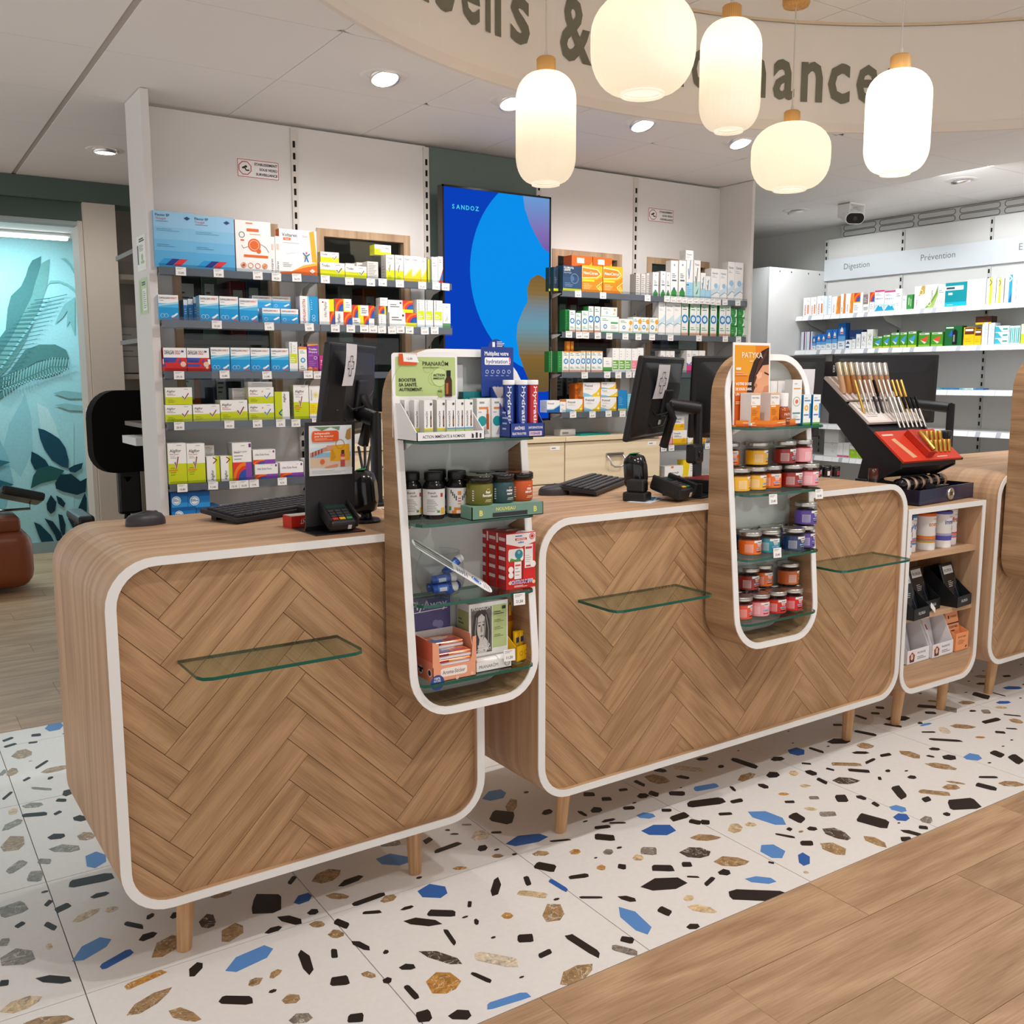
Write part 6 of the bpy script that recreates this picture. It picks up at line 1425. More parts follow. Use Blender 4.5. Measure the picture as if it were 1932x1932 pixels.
 'ubox': ('slim white saline carton with blue drop', Wt, '#2f8a45', .045, UNI), 'usmall': ('white saline carton with blue drop and orange top', Wt, '#2f8a45', .045, UNI + [('rect', 0, .95, 1, 1, '#f0a050')]),
 'ugreen': ('tall white saline carton with green back', Wt, '#2a8a3e', .05, UNI + [('rect', 0, .9, 1, .97, '#9fc8a8')]),
 'uflower': ('white flower printed throat carton', Wt, '#dfe8df', .05, [('circ', .35, .42, .15, '#dceef8'), ('ring', .35, .42, .13, .05, '#1877bb'), ('circ', .85, .75, .15, '#f0a52c', 8), ('circ', .8, .3, .1, '#f2c14a', 8), ('lines', .1, .72, .6, .9, 2, '#3c9a6b'), ('rect', 0, 0, 1, .06, '#4aa56a'), ('line', [(.7, .2), (.82, .5), (.85, .7)], .02, '#5f8f4a')]),
 'uwide': ('wide white and green inhaler carton', Wt, '#dfe8df', .05, [('circ', .25, .4, .16, '#dceef8'), ('ring', .25, .4, .14, .05, '#1877bb'), ('lines', .08, .72, .45, .9, 2, '#3c9a6b'), ('rect', .55, .58, .95, .68, '#4aa56a'), ('lines', .56, .25, .95, .5, 3, '#9fb8a8', .3), ('rect', 0, 0, 1, .08, '#4aa56a')]),
 'greenflat': ('small green throat pastille box', '#2f8f40', '#3fa04c', .05, [('poly', [(.6, .05), (.95, .1), (1, .5), (.95, .9), (.8, .9), (.85, .5)], '#e4f0e4'), ('lines', .1, .3, .55, .7, 2, '#7cc088', .3)]),
 'orangecap': ('slim orange capped tube behind', '#f0922e', '#d87a1e', .02, [('rect', 0, 0, 1, .5, '#f6c27a')]),
 'greenlow': ('low white and green pastille carton', Wt, '#d9d6d3', .05, [('rect', 0, .06, 1, .34, '#4f9a45'), ('lines', .3, .5, .8, .8, 2, '#bcbcbc', .3)]),
 'greentop': ('tall white herbal carton with green fields', Wt, '#d0ccc8', .05, [('rect', .05, .12, .95, .5, '#6fae4c'), ('lines', .1, .16, .9, .46, 3, '#e7f2dc', .45), ('lines', .2, .6, .4, .92, 3, '#9a9a9a', .2)]),
 'pinktop': ('tall white herbal carton with pink field', Wt, '#d0ccc8', .05, [('rect', 0, .14, 1, .5, '#f0909c'), ('lines', .1, .2, .8, .4, 2, '#f8c4ca', .3), ('lines', .2, .6, .4, .92, 3, '#9a9a9a', .2)]),
 'pinkv': ('tall white carton with magenta base', Wt, '#d6d2d0', .05, [('rect', 0, 0, 1, .36, '#dd3f88'), ('poly', [(0, .36), (.5, .28), (1, .42), (1, .5), (.5, .36), (0, .46)], '#6f7fb8'), ('lines', .15, .7, .8, .85, 2, '#9a9aa0')]),
 'pretblue': ('white cough lozenge carton with blue wave', Wt, '#c9d2d8', .06, [('poly', [(0, 0), (1, 0), (1, .55), (.5, .22), (0, .2)], '#1f62a8'), ('poly', [(0, .2), (.5, .22), (1, .55), (1, .65), (.5, .3), (0, .28)], '#8cc0e4'), ('text', 'Pretuval', .08, .68, .14, '#27386b', .55)]),
 'pretu': ('white cold tablet carton with yellow and blue wave', Wt, '#e08a3a', .06, [('poly', [(.35, 0), (1, 0), (1, .75), (.75, .3)], '#f2cb22'), ('poly', [(0, 0), (.6, 0), (.3, .2), (0, .3)], '#8cc8e0'), ('text', 'Pretuval', .08, .7, .17, '#27386b', .55), ('lines', .1, .5, .6, .62, 2, '#b8bcc4', .3), ('circ', .86, .2, .09, '#fdf3c4'), ('rect', .96, 0, 1, 1, '#e8852c')]),
 'orangespine': ('narrow orange tablet carton edge', '#e07a24', '#c0601a', .05, [('lines', .3, .1, .7, .9, 6, '#f2b070', .25)]),
 'skybox': ('bright blue throat spray carton', '#2287c6', '#1c6fa6', .05, [('lines', .1, .25, .6, .7, 5, '#7cc0e8', .25), ('rect', 0, 0, 1, .1, '#e0e6a0')]),
 'skypale': ('pale blue throat spray carton', '#7cc2de', '#5aa6c6', .05, [('lines', .1, .25, .7, .8, 5, '#c4e6f2', .25), ('rect', 0, 0, 1, .08, '#f0ca4a')]),
 'strpink': ('pink and white lozenge carton', '#f4a8b0', '#d98a94', .06, [('rect', 0, .55, 1, 1, '#f8e8e8'), ('poly', [(.3, .3), (.95, .75), (.8, .3)], '#e8606c')]),
 'strep': ('white and yellow lozenge carton', Wt, '#cfc8b0', .06, [('rect', 0, 0, 1, .45, '#f1bf22'), ('text', 'Strepsils', .08, .74, .13, '#2e3a5e', .7), ('lines', .08, .52, .7, .66, 2, '#3e4a6a', .4), ('poly', [(.55, .2), (.8, .5), (.95, .2)], '#e8a012')]),
 'strepor': ('small white and orange lozenge carton', Wt, '#cfc8b0', .05, [('poly', [(.3, 0), (.7, 1), (1, 1), (.9, 0)], '#f0a01c'), ('poly', [(.2, 0), (.5, .6), (.8, 0)], '#f2dc6a')]),
 'neoang': ('wide white throat tablet carton with orange mark', Wt, '#d9d6d3', .06, [('text', 'neo-angin', .28, .3, .2, '#3a3a44', .55), ('rect', .3, .8, .42, .98, '#ee7d2e'), ('line', [(.14, .08), (.24, .3), (.3, .08)], .05, '#e0483a'), ('line', [(.86, .08), (.93, .35), (.99, .1)], .05, '#e0483a')]),
 'yelstand': ('yellow and white throat carton leaning', '#f2d21c', '#d9b812', .05, [('poly', [(.35, 0), (.5, 1), (1, 1), (1, 0)], Wt), ('lines', .55, .3, .9, .9, 5, '#8a8a90', .25), ('rect', .8, 0, 1, .3, '#ee7d2e')]),
 'riopan': ('white stomach tablet carton with orange bar', Wt, '#e6e2de', .06, [('text', 'RIOPAN', .42, .06, .24, '#c0433a', .6, 'l', .02, True), ('rect', .62, .1, .82, .6, '#e0823a'), ('lines', .55, .75, .9, .9, 2, '#b8c0c8', .3)]),
 'bluewhite': ('white and pale blue stomach carton', '#eaf1f7', '#dfe6ec', .06, [('rect', .4, .0, .6, 1, '#c4d6e8'), ('lines', .65, .3, .9, .9, 4, '#a9b8c8', .25)]),
 'orangehalf': ('white stomach carton with orange half', Wt, '#e9e3dd', .06, [('poly', [(.55, 0), (1, 0), (1, 1), (.7, 1), (.6, .5)], '#ee8a26'), ('poly', [(.55, .0), (.75, .3), (.6, .6)], '#f6c04a'), ('text', 'RIOPAN', .35, .1, .16, '#b8554a', .5, 'l', .01, True)]),
 'yelrain': ('yellow carton with blue and red arcs', Wt, '#e6e2de', .06, [('rect', 0, .5, .75, 1, '#f4c81c')] + rainb(.05, .55, .7, 1) + [('lines', .1, .1, .6, .4, 3, '#b8b8bc', .3)]),
 'greyhalf': ('white and grey digestive carton', Wt, '#d4d0cc', .06, [('rect', 0, .45, .8, 1, '#8f7f7a'), ('lines', .1, .55, .7, .85, 3, '#e0d8d4', .3), ('rect', .1, .1, .8, .3, '#c0bcb8')]),
 'rainsmall': ('small white carton with rainbow top', Wt, '#e2dfdb', .06, rainb(.0, .5, 1, 1) + [('lines', .2, .1, .8, .4, 3, '#b0b0b4', .3)]),
 'pinkaqua': ('white digestive carton with pink top and aqua peak', Wt, '#e2dfdb', .06, [('rect', 0, .92, 1, 1, '#d8387f'), ('lines', .1, .74, .7, .86, 2, '#7a8aa0', .3), ('poly', [(0, 0), (1, 0), (.75, .25), (.6, .2), (.4, .3)], '#27a7cf'), ('poly', [(0, .12), (.4, .32), (.8, .25), (1, .14), (1, .32), (0, .32)], '#bfe4f0')] + [('circ', .14 + .17 * k, .6, .03, ('#d8387f', '#3f4fb0', '#5aa0e0', '#7cc0e8', '#a8d0ec')[k], 8) for k in range(5)]),
 'greencan': ('green remedy carton with pale stripes', '#3f9a45', '#2f7d36', .06, [('rect', .2, .3, .35, .8, '#c8e0c0'), ('rect', .5, .2, .65, .7, '#a8d09c'), ('rect', .8, 0, 1, 1, '#2c6f34')]),
 'goldwhite': ('white and gold digestive carton', Wt, '#e4e0d8', .06, [('poly', [(.4, .55), (1, .65), (1, 1), (.7, 1)], '#c9a84a'), ('ring', .62, .72, .12, .03, '#f2e8c4'), ('text', 'Cuvaris', .3, .08, .15, '#5a6a52', .5, 'l', .01, True)]),
 'cuvaris': ('white and green digestive carton with swirl', Wt, '#e4e2da', .06, [('poly', [(0, 0), (.7, 0), (1, .5), (1, .95), (.8, .6), (.5, .3)], '#7aa03e'), ('poly', [(.2, 0), (.7, 0), (1, .5), (1, .6), (.6, .25)], '#a8c46a'), ('ring', .35, .2, .11, .03, '#f4f2d8'), ('text', 'Cuvaris', .62, .35, .16, '#6a6a5a', .5, 'l', .01, True)]),
 'teal': ('teal denture carton with white band', '#12919c', '#0d7a84', .07, [('rect', .0, .68, .85, .86, '#e6eef0'), ('lines', .05, .7, .7, .84, 1, '#2d4f58', .6), ('rect', 0, .0, 1, .18, '#12b4cc'), ('lines', .1, .05, .6, .1, 1, '#e6f4f4'), ('rect', .15, .48, .35, .58, '#d4eef0')]),
 'whitebig': ('large plain white carton', '#f7f7f6', '#ecebe9', .08, [('lines', .08, .3, .3, .7, 4, '#e2e2e0', .3)]),
 'yelstripe': ('white carton with yellow stripe and grey arrow', Wt, '#e6e2dc', .06, [('rect', .3, .0, .6, 1, '#f3da2a'), ('line', [(.3, .95), (.55, .82), (.3, .7)], .04, '#6a7468'), ('lines', .7, .2, .9, .8, 4, '#e8c04a', .3)]),
 'bluestripe': ('white carton with blue stripe and grey arrow', Wt, '#dcd9d6', .06, [('rect', .35, .0, .65, 1, '#2d94d4'), ('poly', [(.35, .0), (.65, .4), (.65, 0)], '#12609c'), ('line', [(.35, .98), (.6, .86), (.35, .76)], .04, Wt)]),
 'bookpale': ('pale carton with dark purple stripe', '#dfe6ef', '#cdd6e0', .1, [('rect', .55, 0, .72, 1, '#3a2a5a'), ('rect', .72, 0, .78, 1, '#c23a6a')]),
 'nasal': ('blue nose spray carton with white house mark', '#1e6ec2', '#1858a0', .05, [('rect', 0, 0, 1, .3, '#e9f0f6'), ('rect', 0, .3, 1, .5, '#6aa8e0'), ('poly', [(.3, .58), (.7, .58), (.7, .74), (.5, .88), (.3, .74)], Wt), ('rect', .32, .6, .68, .66, '#d84a4a'), ('lines', .2, .08, .8, .24, 2, '#8a98a8', .5)]),
 'navyback': ('dark blue carton lying at the back', '#1c3666', '#152a50', .06, [('lines', .1, .3, .6, .7, 2, '#4a6a9c', .3)]),
 'bluesmall': ('small white carton with navy peak', Wt, '#dcd9d6', .05, [('poly', [(.1, .55), (.4, .9), (.7, .55)], '#2a4a8c'), ('rect', .1, .1, .6, .3, '#2a4a8c')]),
 'leafbox': ('white carton with grey leaf sprig', Wt, '#dedcda', .05, [('line', [(.5, .5), (.5, .78)], .02, '#5f7a5a'), ('line', [(.25, .72), (.5, .55), (.75, .72)], .02, '#5f7a5a'), ('line', [(.25, .4), (.5, .52), (.75, .4)], .02, '#7a8a7a'), ('lines', .2, .15, .8, .3, 2, '#b8b8b8', .3)]),
 'lozenge': ('green lozenge pack with blue fan', '#4c9a2a', '#2f7a2a', .05, [('rect', .08, .84, .92, .96, '#e8f0e4'), ('lines', .15, .86, .85, .94, 1, '#3a6a34', .6), ('poly', [(.15, .5), (.85, .78), (.7, .3)], '#4aa0d8'), ('poly', [(.15, .46), (.7, .3), (.55, .18)], '#e8f0f4'), ('rect', 0, .0, 1, .12, '#c4d02c')]),
 'lozengered': ('green lozenge pack with red fan', '#4c9a2a', '#2f7a2a', .05, [('rect', .08, .84, .92, .96, '#e8f0e4'), ('lines', .15, .86, .85, .94, 1, '#3a6a34', .6), ('poly', [(.15, .5), (.85, .75), (.7, .3)], '#e0563a'), ('poly', [(.15, .46), (.7, .3), (.55, .18)], '#f2d8cc'), ('rect', 0, .0, 1, .12, '#8ac03a')]),
 'inhaler': ('dark green card with black inhaler', '#1f6a34', '#175228', .05, [('rect', .05, .88, .5, .95, '#e8f0e4'), ('poly', [(.2, .5), (.4, .8), (.5, .45)], '#2a5fc0'), ('rect', .45, .05, .75, .75, '#16181a'), ('rect', .52, .75, .68, .82, '#16181a'), ('rect', .5, .2, .6, .55, '#8a9a8e')]),
 'yelbrown': ('yellow and brown vitamin carton', '#f2c21a', '#e0a812', .06, [('rect', .1, .6, 1, .98, '#6a3418'), ('rect', .15, .78, .9, .9, '#f4ead8'), ('lines', .2, .15, .8, .4, 2, '#c89a10', .3)]),
 'browngold': ('brown and gold tin lying on top', '#4a2414', '#3a1c10', .06, [('rect', 0, 0, 1, .25, '#e8c02a'), ('lines', .1, .4, .8, .7, 2, '#7a4a30', .3)]),
 'aqua': ('stack of white and aqua mouth care cartons', '#e6f4f6', '#bfe4ea', .06, [('rect', 0, .33, 1, .36, '#8ac4cc'), ('rect', 0, .66, 1, .69, '#8ac4cc')] + [('poly', [(0, .02 + .33 * k), (.5, .02 + .33 * k), (.2, .3 + .33 * k), (0, .3 + .33 * k)], '#3fb0c4') for k in range(3)] + [('rect', .55, .12 + .33 * k, .9, .2 + .33 * k, '#3f9a8c') for k in range(3)]),
 'aquastripe': ('aqua striped mouth care carton', '#d4eef0', '#9fd4dc', .06, [('rect', .06 + .19 * k, .05, .16 + .19 * k, .9, ('#2a9a8c', '#3fb8c8')[k % 2]) for k in range(5)]),
 'lime': ('lime green mouth care carton', '#c4dc3a', '#a8c02a', .06, [('rect', 0, .5, 1, 1, '#eef4cc')]),
 'bluecase': ('blue denture tablet carton with white swirl', '#1f6fc0', '#175a9e', .06, [('rect', 0, .78, 1, 1, '#1a8aa8'), ('ring', .6, .4, .26, .05, '#dcecf8'), ('text', 'Steradent', .08, .42, .14, Wt, .8), ('circ', .6, .12, .06, Wt, 8)]),
 'greywhite': ('grey and white dressing carton stack', '#e2e0de', '#cfcdca', .07, [('rect', 0, .48, 1, .5, '#a9a7a4'), ('text', 'dressing', .1, .85, .06, '#8a8886', .5, 'l', 0)]),
 'pinkfoot': ('white carton with pink foot', Wt, '#e4e0de', .05, [('rect', 0, 0, 1, .12, '#e0608c'), ('lines', .3, .3, .5, .8, 4, '#d8a8b8', .25)]),
 'limetall': ('white and lime remedy carton', Wt, '#e0deda', .05, [('rect', 0, 0, 1, .55, '#9ccc1c'), ('text', 'Excipial', .1, .78, .1, '#4a4a4e', .75), ('lines', .2, .3, .7, .45, 2, '#e4f2bc', .3)]),
 'navypink': ('small navy carton with pink mark', '#24408c', '#1c3270', .05, [('circ', .6, .35, .2, '#e0608c'), ('lines', .1, .7, .8, .9, 1, '#c8d0e4', .4)]),
}
D['greywhite'][4].pop()
del RB[:0]
_cm = {}
def cartonmesh(des, W, H, dep):
    k = (des, round(W / .004), round(H / .004), dep)
    if k not in _cm:
        W, H = max(k[1] * .004, .008), max(k[2] * .004, .008)
        _, base, side, d0, ops = D[des]; q = B(); q.box(0, W, 0, dep, 0, H, base)
        # left and right flank, top flap line
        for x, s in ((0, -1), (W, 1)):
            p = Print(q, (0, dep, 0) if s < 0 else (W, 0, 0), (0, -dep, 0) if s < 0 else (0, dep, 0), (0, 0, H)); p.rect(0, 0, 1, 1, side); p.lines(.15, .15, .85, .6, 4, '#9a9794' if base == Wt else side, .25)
        p = Print(q, (0, 0, 0), (W, 0, 0), (0, 0, H)); p.ops(ops)
        p = Print(q, (0, 0, H), (W, 0, 0), (0, dep, 0)); p.rect(0, .0, 1, .06, side)
        _cm[k] = mesh(q, 'product_carton', ('card',))
    return _cm[k]
ROWN = {'L': 'left of the blue screen', 'R': 'right of the blue screen'}
GRP = {}
for key, txt in ROWS.items():
    L = [ln.split() for ln in txt.strip().split('\n')]; zs = SHZ.get(key); cnt = {}
    if key[0] == 'F': zs = {'F1': 1.84, 'F2': 1.60, 'F3': 1.33, 'F4': .855}[key]
    for n, (des, *v) in enumerate(L):
        x0, x1, z0, z1, dy = map(float, v); desc, base, side, dep, ops = D[des]
        if z0 - zs < .05 and key != 'F3' or des in ('neociback', 'orangecap', 'orangespine'): z0 = zs
        if key == 'F3' and z0 < 1.2: z1 += 1.08 - z0; z0 = 1.08
        m = cartonmesh(des, abs(x1 - x0) - .001, z1 - z0, min(dep, .225 - dy))
        where = '%s shelf %s' % (NTH[key[1]], ROWN[key[0]]) if key[0] in 'LR' else '%s shelf of the far wall' % ('top', 'second', 'third', 'lowest')[int(key[1]) - 1]
        cnt[des] = cnt.get(des, 0) + 1; tot = sum(1 for l in L if l[0] == des)
        wl = '%s shelf %s of screen' % (NTH[key[1]], 'left' if key[0] == 'L' else 'right') if key[0] in 'LR' else '%s far wall shelf' % ('top', 'second', 'third', 'lowest')[int(key[1]) - 1]
        lab = '%s,%s on %s' % (desc, ' %s such' % ORD[cnt[des] - 1] if tot > 1 else '', wl)
        if key[0] == 'F': o = ob('product_carton', m, (), None, (5.33 + dy, max(x0, x1), z0 + .0004), -PI / 2 + R.uniform(-.02, .02))
        else: o = ob('product_carton', m, (), None, (x0, 1.715 + dy, z0 + .0004), R.uniform(-.012, .012))
        tag(o, lab, 'carton', 'cartons on the ' + where)
for x0, x1 in ((1.049, 1.133), (1.135, 1.215)):
    o = ob('product_carton', cartonmesh('dafals', x1 - x0, .0605, .04), (), None, (x0, 1.765, 1.6344)); tag(o, 'small blue and white painkiller carton hidden under the %s upper one, second shelf left' % ('first' if x0 < 1.1 else 'second'), 'carton', 'cartons on the second shelf left of the blue screen')
# things lying on the drawer cabinet and the wall of the office
q = B(); q.bev(0, .22, 0, .16, 0, .004, .001, '#19958c', seg=1); q.bev(.01, .225, .012, .17, .0042, .008, .001, '#1fa398', seg=1); tag(ob('paper_folder', q, 'card', None, (2.74, 1.72, 1.1085), .12), 'teal paper folders lying on the beech drawer cabinet', 'folder')
q = B(); q.bev(0, .1, 0, .06, 0, .035, .003, '#cfccc6', seg=1); q.rec = 0; p = Print(q, (0, 0, 0), (.1, 0, 0), (0, 0, .035)); p.rect(.1, .3, .5, .6, '#8a8a88'); tag(ob('label_printer', q, 'plastic', None, (2.64, 1.76, 1.1085), .05), 'small grey device on the beech cabinet before the teal folders', 'device')
# ================================================================ jars
def patch(q, r, a0, a1, z0, z1, col, n=6, mat=0):
    """piece of print wrapped on a cylinder; angle 0 faces -y, positive to the right"""
    for k in range(n):
        t0, t1 = math.radians(a0 + (a1 - a0) * k / n), math.radians(a0 + (a1 - a0) * (k + 1) / n)
        q.face([(r * math.sin(t0), -r * math.cos(t0), z0), (r * math.sin(t1), -r * math.cos(t1), z0), (r * math.sin(t1), -r * math.cos(t1), z1), (r * math.sin(t0), -r * math.cos(t0), z1)], col, mat)
def wraptext(q, t, r, ac, z, h, col, maxa=60, bold=.012):
    vs, fs, w = glyphs(t, bold); s = h / .73; k = min(s, math.radians(maxa) * r / w); pts = []
    for x, y in vs: a = math.radians(ac) + (x * k - w * k / 2) / r; pts.append((r * math.sin(a), -r * math.cos(a), z + y * s))
    q.add(pts, fs, col)
_jm = {}
def jar(lab, loc, label, content, rz=0., tops='#f3ece6', group='glass gummy jars with metal lids', r=.0355, text='mium', alt=0):
    k = (label, content, alt)
    if k not in _jm:
        q = B(); q.lathe([(r - .004, .0), (r, .004), (r, .058), (r - .003, .0615), (r - .003, .066)], 28, col='#ffffff', cap=False); q.lathe([(.001, .0015), (r - .004, .0015)], 28, cap=False); gb = mesh(q, 'glass_body', ('clear',))
        q = B(); q.lathe([(r - .005, .004), (r - .003, .008), (r - .003, .05), (r - .006, .053), (.001, .054)], 24, col=content, cap=True); ct = mesh(q, 'gummies', ('plastic',))
        q = B(); rl = r + .0004; patch(q, rl, -150, 150, .006, .05, label, 26)
        r2 = rl + .0003; P = [(-26, .05), (-20, .044), (-8, .046), (4, .0395), (18, .043), (26, .039), (34, .05)]
        for a, b_ in zip(P, P[1:]): patch(q, r2, a[0] + 12, b_[0] + 12, min(a[1], b_[1]) - .001, .0505, tops, 2)
        wraptext(q, text, r2 + .0003, 18, .042, .0055, '#2a2a3a', 34); patch(q, r2, -2, 38, .0225, .0265, '#8fb8e6', 5); wraptext(q, 'gummies', r2 + .0003, 18, .0232, .0022, '#2a4a7a', 30)
        patch(q, r2, 6, 34, .0345, .0365, tops, 3); patch(q, r2, 8, 32, .0305, .032, tops, 3); patch(q, r2, 0, 36, .0125, .0165, content, 4); patch(q, r2, 2, 40, .018, .0188, tops, 3)
        lt = tuple(min(1, c * .7 + .3) for c in C(label)[:3]) + (1,); patch(q, r2, -62, -18, .012, .038, lt, 5)
        for kk in range(7): patch(q, r2 + .0002, -58, -24, .014 + kk * .0033, .0148 + kk * .0033, label, 3)
        lb = mesh(q, 'label', ('gloss',))
        q = B(); q.lathe([(r - .002, .0625), (r + .0005, .0635), (r + .0012, .065), (r + .0005, .067), (r + .0005, .072), (r + .001, .0735), (r - .001, .0755), (r - .004, .0765), (r - .007, .0758), (.001, .0758)], 32, col='#c9c5c0', cap=False); ld = mesh(q, 'lid', ('metal',))
        _jm[k] = (gb, ct, lb, ld)
    t = thing('gummy_jar', lab, 'jar', loc, rz, group)
    for nme, me in zip(('glass_body', 'gummies', 'label', 'lid'), _jm[k]): ob(nme, me, (), t)
    return t
YEL, ORG, DRD, PNK, NAV, PUR, TEA, COR, RED, BRO = ('#f2b91e', '#f4791f'), ('#f2701c', '#8a3a14'), ('#9c2722', '#4a1512'), ('#f3a3ab', '#c23a36'), ('#263a66', '#3a3a4a'), ('#5b3f9c', '#3a2a5a'), ('#2f92a6', '#5a4a4a'), ('#ea5a42', '#7a2a1e'), ('#cf2f24', '#5a1a14'), ('#c4642a', '#6a3416')
YEL = ('#f3b720', '#a8621a'); Z2, Z3, Z4 = 1.0504, .8464, .6404; JH = .0768
for i, (nm, c, x, y, rz) in enumerate((('yellow', YEL, 1.958, -.118, .5), ('yellow', YEL, 2.032, -.118, 0.1), ('orange', ORG, 2.112, -.11, -.3), ('dark red', DRD, 2.194, -.125, 0), ('pink', PNK, 2.206, -.047, -.1), ('pink', PNK, 2.268, -.122, .1))): jar('%s labelled gummy jar, %s in the lower layer of second shelf, second tower' % (nm, ORD[i]), (x, y - .008 * (i == 5), Z2), *c, rz=rz - .2)
for i, (nm, c, x, y, rz) in enumerate((('orange', ORG, 1.968, -.06, -.3), ('yellow', YEL, 2.058, -.098, .3), ('dark red', DRD, 2.176, -.11, .1), ('pink', PNK, 2.262, -.105, .8))): jar('%s labelled gummy jar, %s in the upper layer of second shelf, second tower' % (nm, ORD[i]), (x, y, Z2 + JH), *c, rz=rz - .2)
for i, (x, c) in enumerate(((1.96, DRD), (2.04, DRD), (2.12, ORG))): jar('gummy jar standing behind, %s of the rear row, second shelf, second tower' % ORD[i], (x, -.0525 - (.0 if i else -.0), Z2), *c)
for i, (nm, c, x, y, rz, sx) in enumerate((('orange', ORG, 1.952, -.058, .4, 0), ('orange', ORG, 2.004, -.132, .0, 0), ('teal', TEA, 2.082, -.14, -.3, 0), ('navy', NAV, 2.142, -.092, .1, 0), ('navy', NAV, 2.178, -.158, 0, 0), ('purple', PUR, 2.254, -.138, .2, 0))): jar('%s labelled gummy jar, %s on the third shelf of the second tower' % (nm, ORD[i]), (x, y, Z3), *c, rz=rz - .2)
jar('purple gummy jar stacked on top of another at the shelf end', (2.256, -.14, Z3 + JH), *PUR, rz=-.1)
for i, x in enumerate((2.045, 2.215)): jar('gummy jar at the back of the third shelf, %s one showing only its lid' % ORD[i], (x, -.055, Z3), *((NAV, PUR)[i]))
for i, (nm, c, x, y, rz) in enumerate((('coral', COR, 1.972, -.132, .3), ('pink', PNK, 2.05, -.134, -.1), ('red', RED, 2.126, -.138, -.1), ('bright red', ('#d8262c', '#5a1418'), 2.202, -.14, .0), ('rust brown', BRO, 2.262, -.09, -.1))): jar('%s labelled gummy jar, %s along the front of the lowest shelf' % (nm, ORD[i]), (x, y, Z4), *c, rz=rz - .25)
for i, (x, y, c) in enumerate(((2.02, -.0565, RED), (2.12, -.058, ORG), (2.19, -.06, BRO))): jar('gummy jar in the rear row of the lowest shelf, %s from the pink one' % ORD[i], (x, y, Z4), *c)
for i, (nm, c, x, y, rz) in enumerate((('red', RED, 1.958, -.062, .3), ('dark red', DRD, 2.052, -.084, 0), ('amber', ORG, 2.132, -.07, -.1), ('orange', BRO, 2.228, -.1, .5))): jar('%s labelled gummy jar, %s in the upper layer of the lowest shelf' % (nm, ORD[i]), (x, y, Z4 + JH), *c, rz=rz - .2) if i else jar('red gummy jar half hidden by the rim on the lowest shelf', (1.9585, -.062, Z4 + .0), *RED, rz=.3)
# ================================================================ generic open display tray
def tray(lab, x0, x1, y0, y1, z, hf, hb, col, inner='#d9d4d0', t=.002, front=(), sideops=(), rz=0., name='display_tray', cat='tray', hs=None, group=None):
    """front at y0; side walls slope from hf at the front to hb at the back"""
    W, D_ = x1 - x0, y1 - y0; o = thing(name, lab, cat, (x0, y0, z), rz, group)
    q = B(); q.box(0, W, 0, D_, 0, t, inner); q.box(0, W, 0, t, 0, hf, col); p = Print(q, (0, 0, 0), (W, 0, 0), (0, 0, hf)); p.ops(front); ob('tray_base', q, 'card', o)
    for xx, s in ((0, -1), (W - t, 1)):
        q = B(); q.prism([(0, 0), (D_, 0), (D_, hb), (hs or D_ * .75, hb), (.004, hf), (0, hf)], xx, xx + t, col, 0, 'x'); p = Print(q, (0, D_, 0) if s < 0 else (W, 0, 0), (0, -D_, 0) if s < 0 else (0, D_, 0), (0, 0, hb)); p.ops(sideops if s < 0 else ()); ob('side_wall', q, 'card', o)
    q = B(); q.box(0, W, D_ - t, D_, 0, hb, inner); ob('back_wall', q, 'card', o); return o
def card(name, lab, cat, x0, x1, y, z0, z1, col, ops, rz=0., tilt=0., group=None, t=.002, parent=None, rnd=.004):
    W, H = x1 - x0, z1 - z0; q = B(); q.prism(rrect(0, W, 0, H, rnd, n=4), 0, t, col, ax='y'); p = Print(q, (0, 0, 0), (W, 0, 0), (0, 0, H)); p.ops(ops)
    o = ob(name, q, 'card', parent, (x0, y, z0), rot=(-tilt, 0, rz)); return tag(o, lab, cat, group) if not parent else o
def tagcard(x, y, z, price, lab, s=.05):
    me = tagmesh(price, s * .62, s * .5) if 0 else tagmesh(price, .036, .031); o = ob('price_card', me.copy(), (), None, (x, y, z), rot=(-.1, .03, 0)); tag(o, lab, 'price card', 'price cards on the tower shelves')
BOT = lambda u, v, s, c='#3a1c10': [('rect', u - .055 * s, v, u + .055 * s, v + .2 * s, c), ('rect', u - .035 * s, v + .04 * s, u + .02 * s, v + .16 * s, '#b8692a'), ('poly', [(u - .055 * s, v + .2 * s), (u + .055 * s, v + .2 * s), (u + .03 * s, v + .25 * s), (u - .03 * s, v + .25 * s)], c), ('rect', u - .03 * s, v + .25 * s, u + .03 * s, v + .33 * s, '#17120f')]
ZS1 = 1.2564
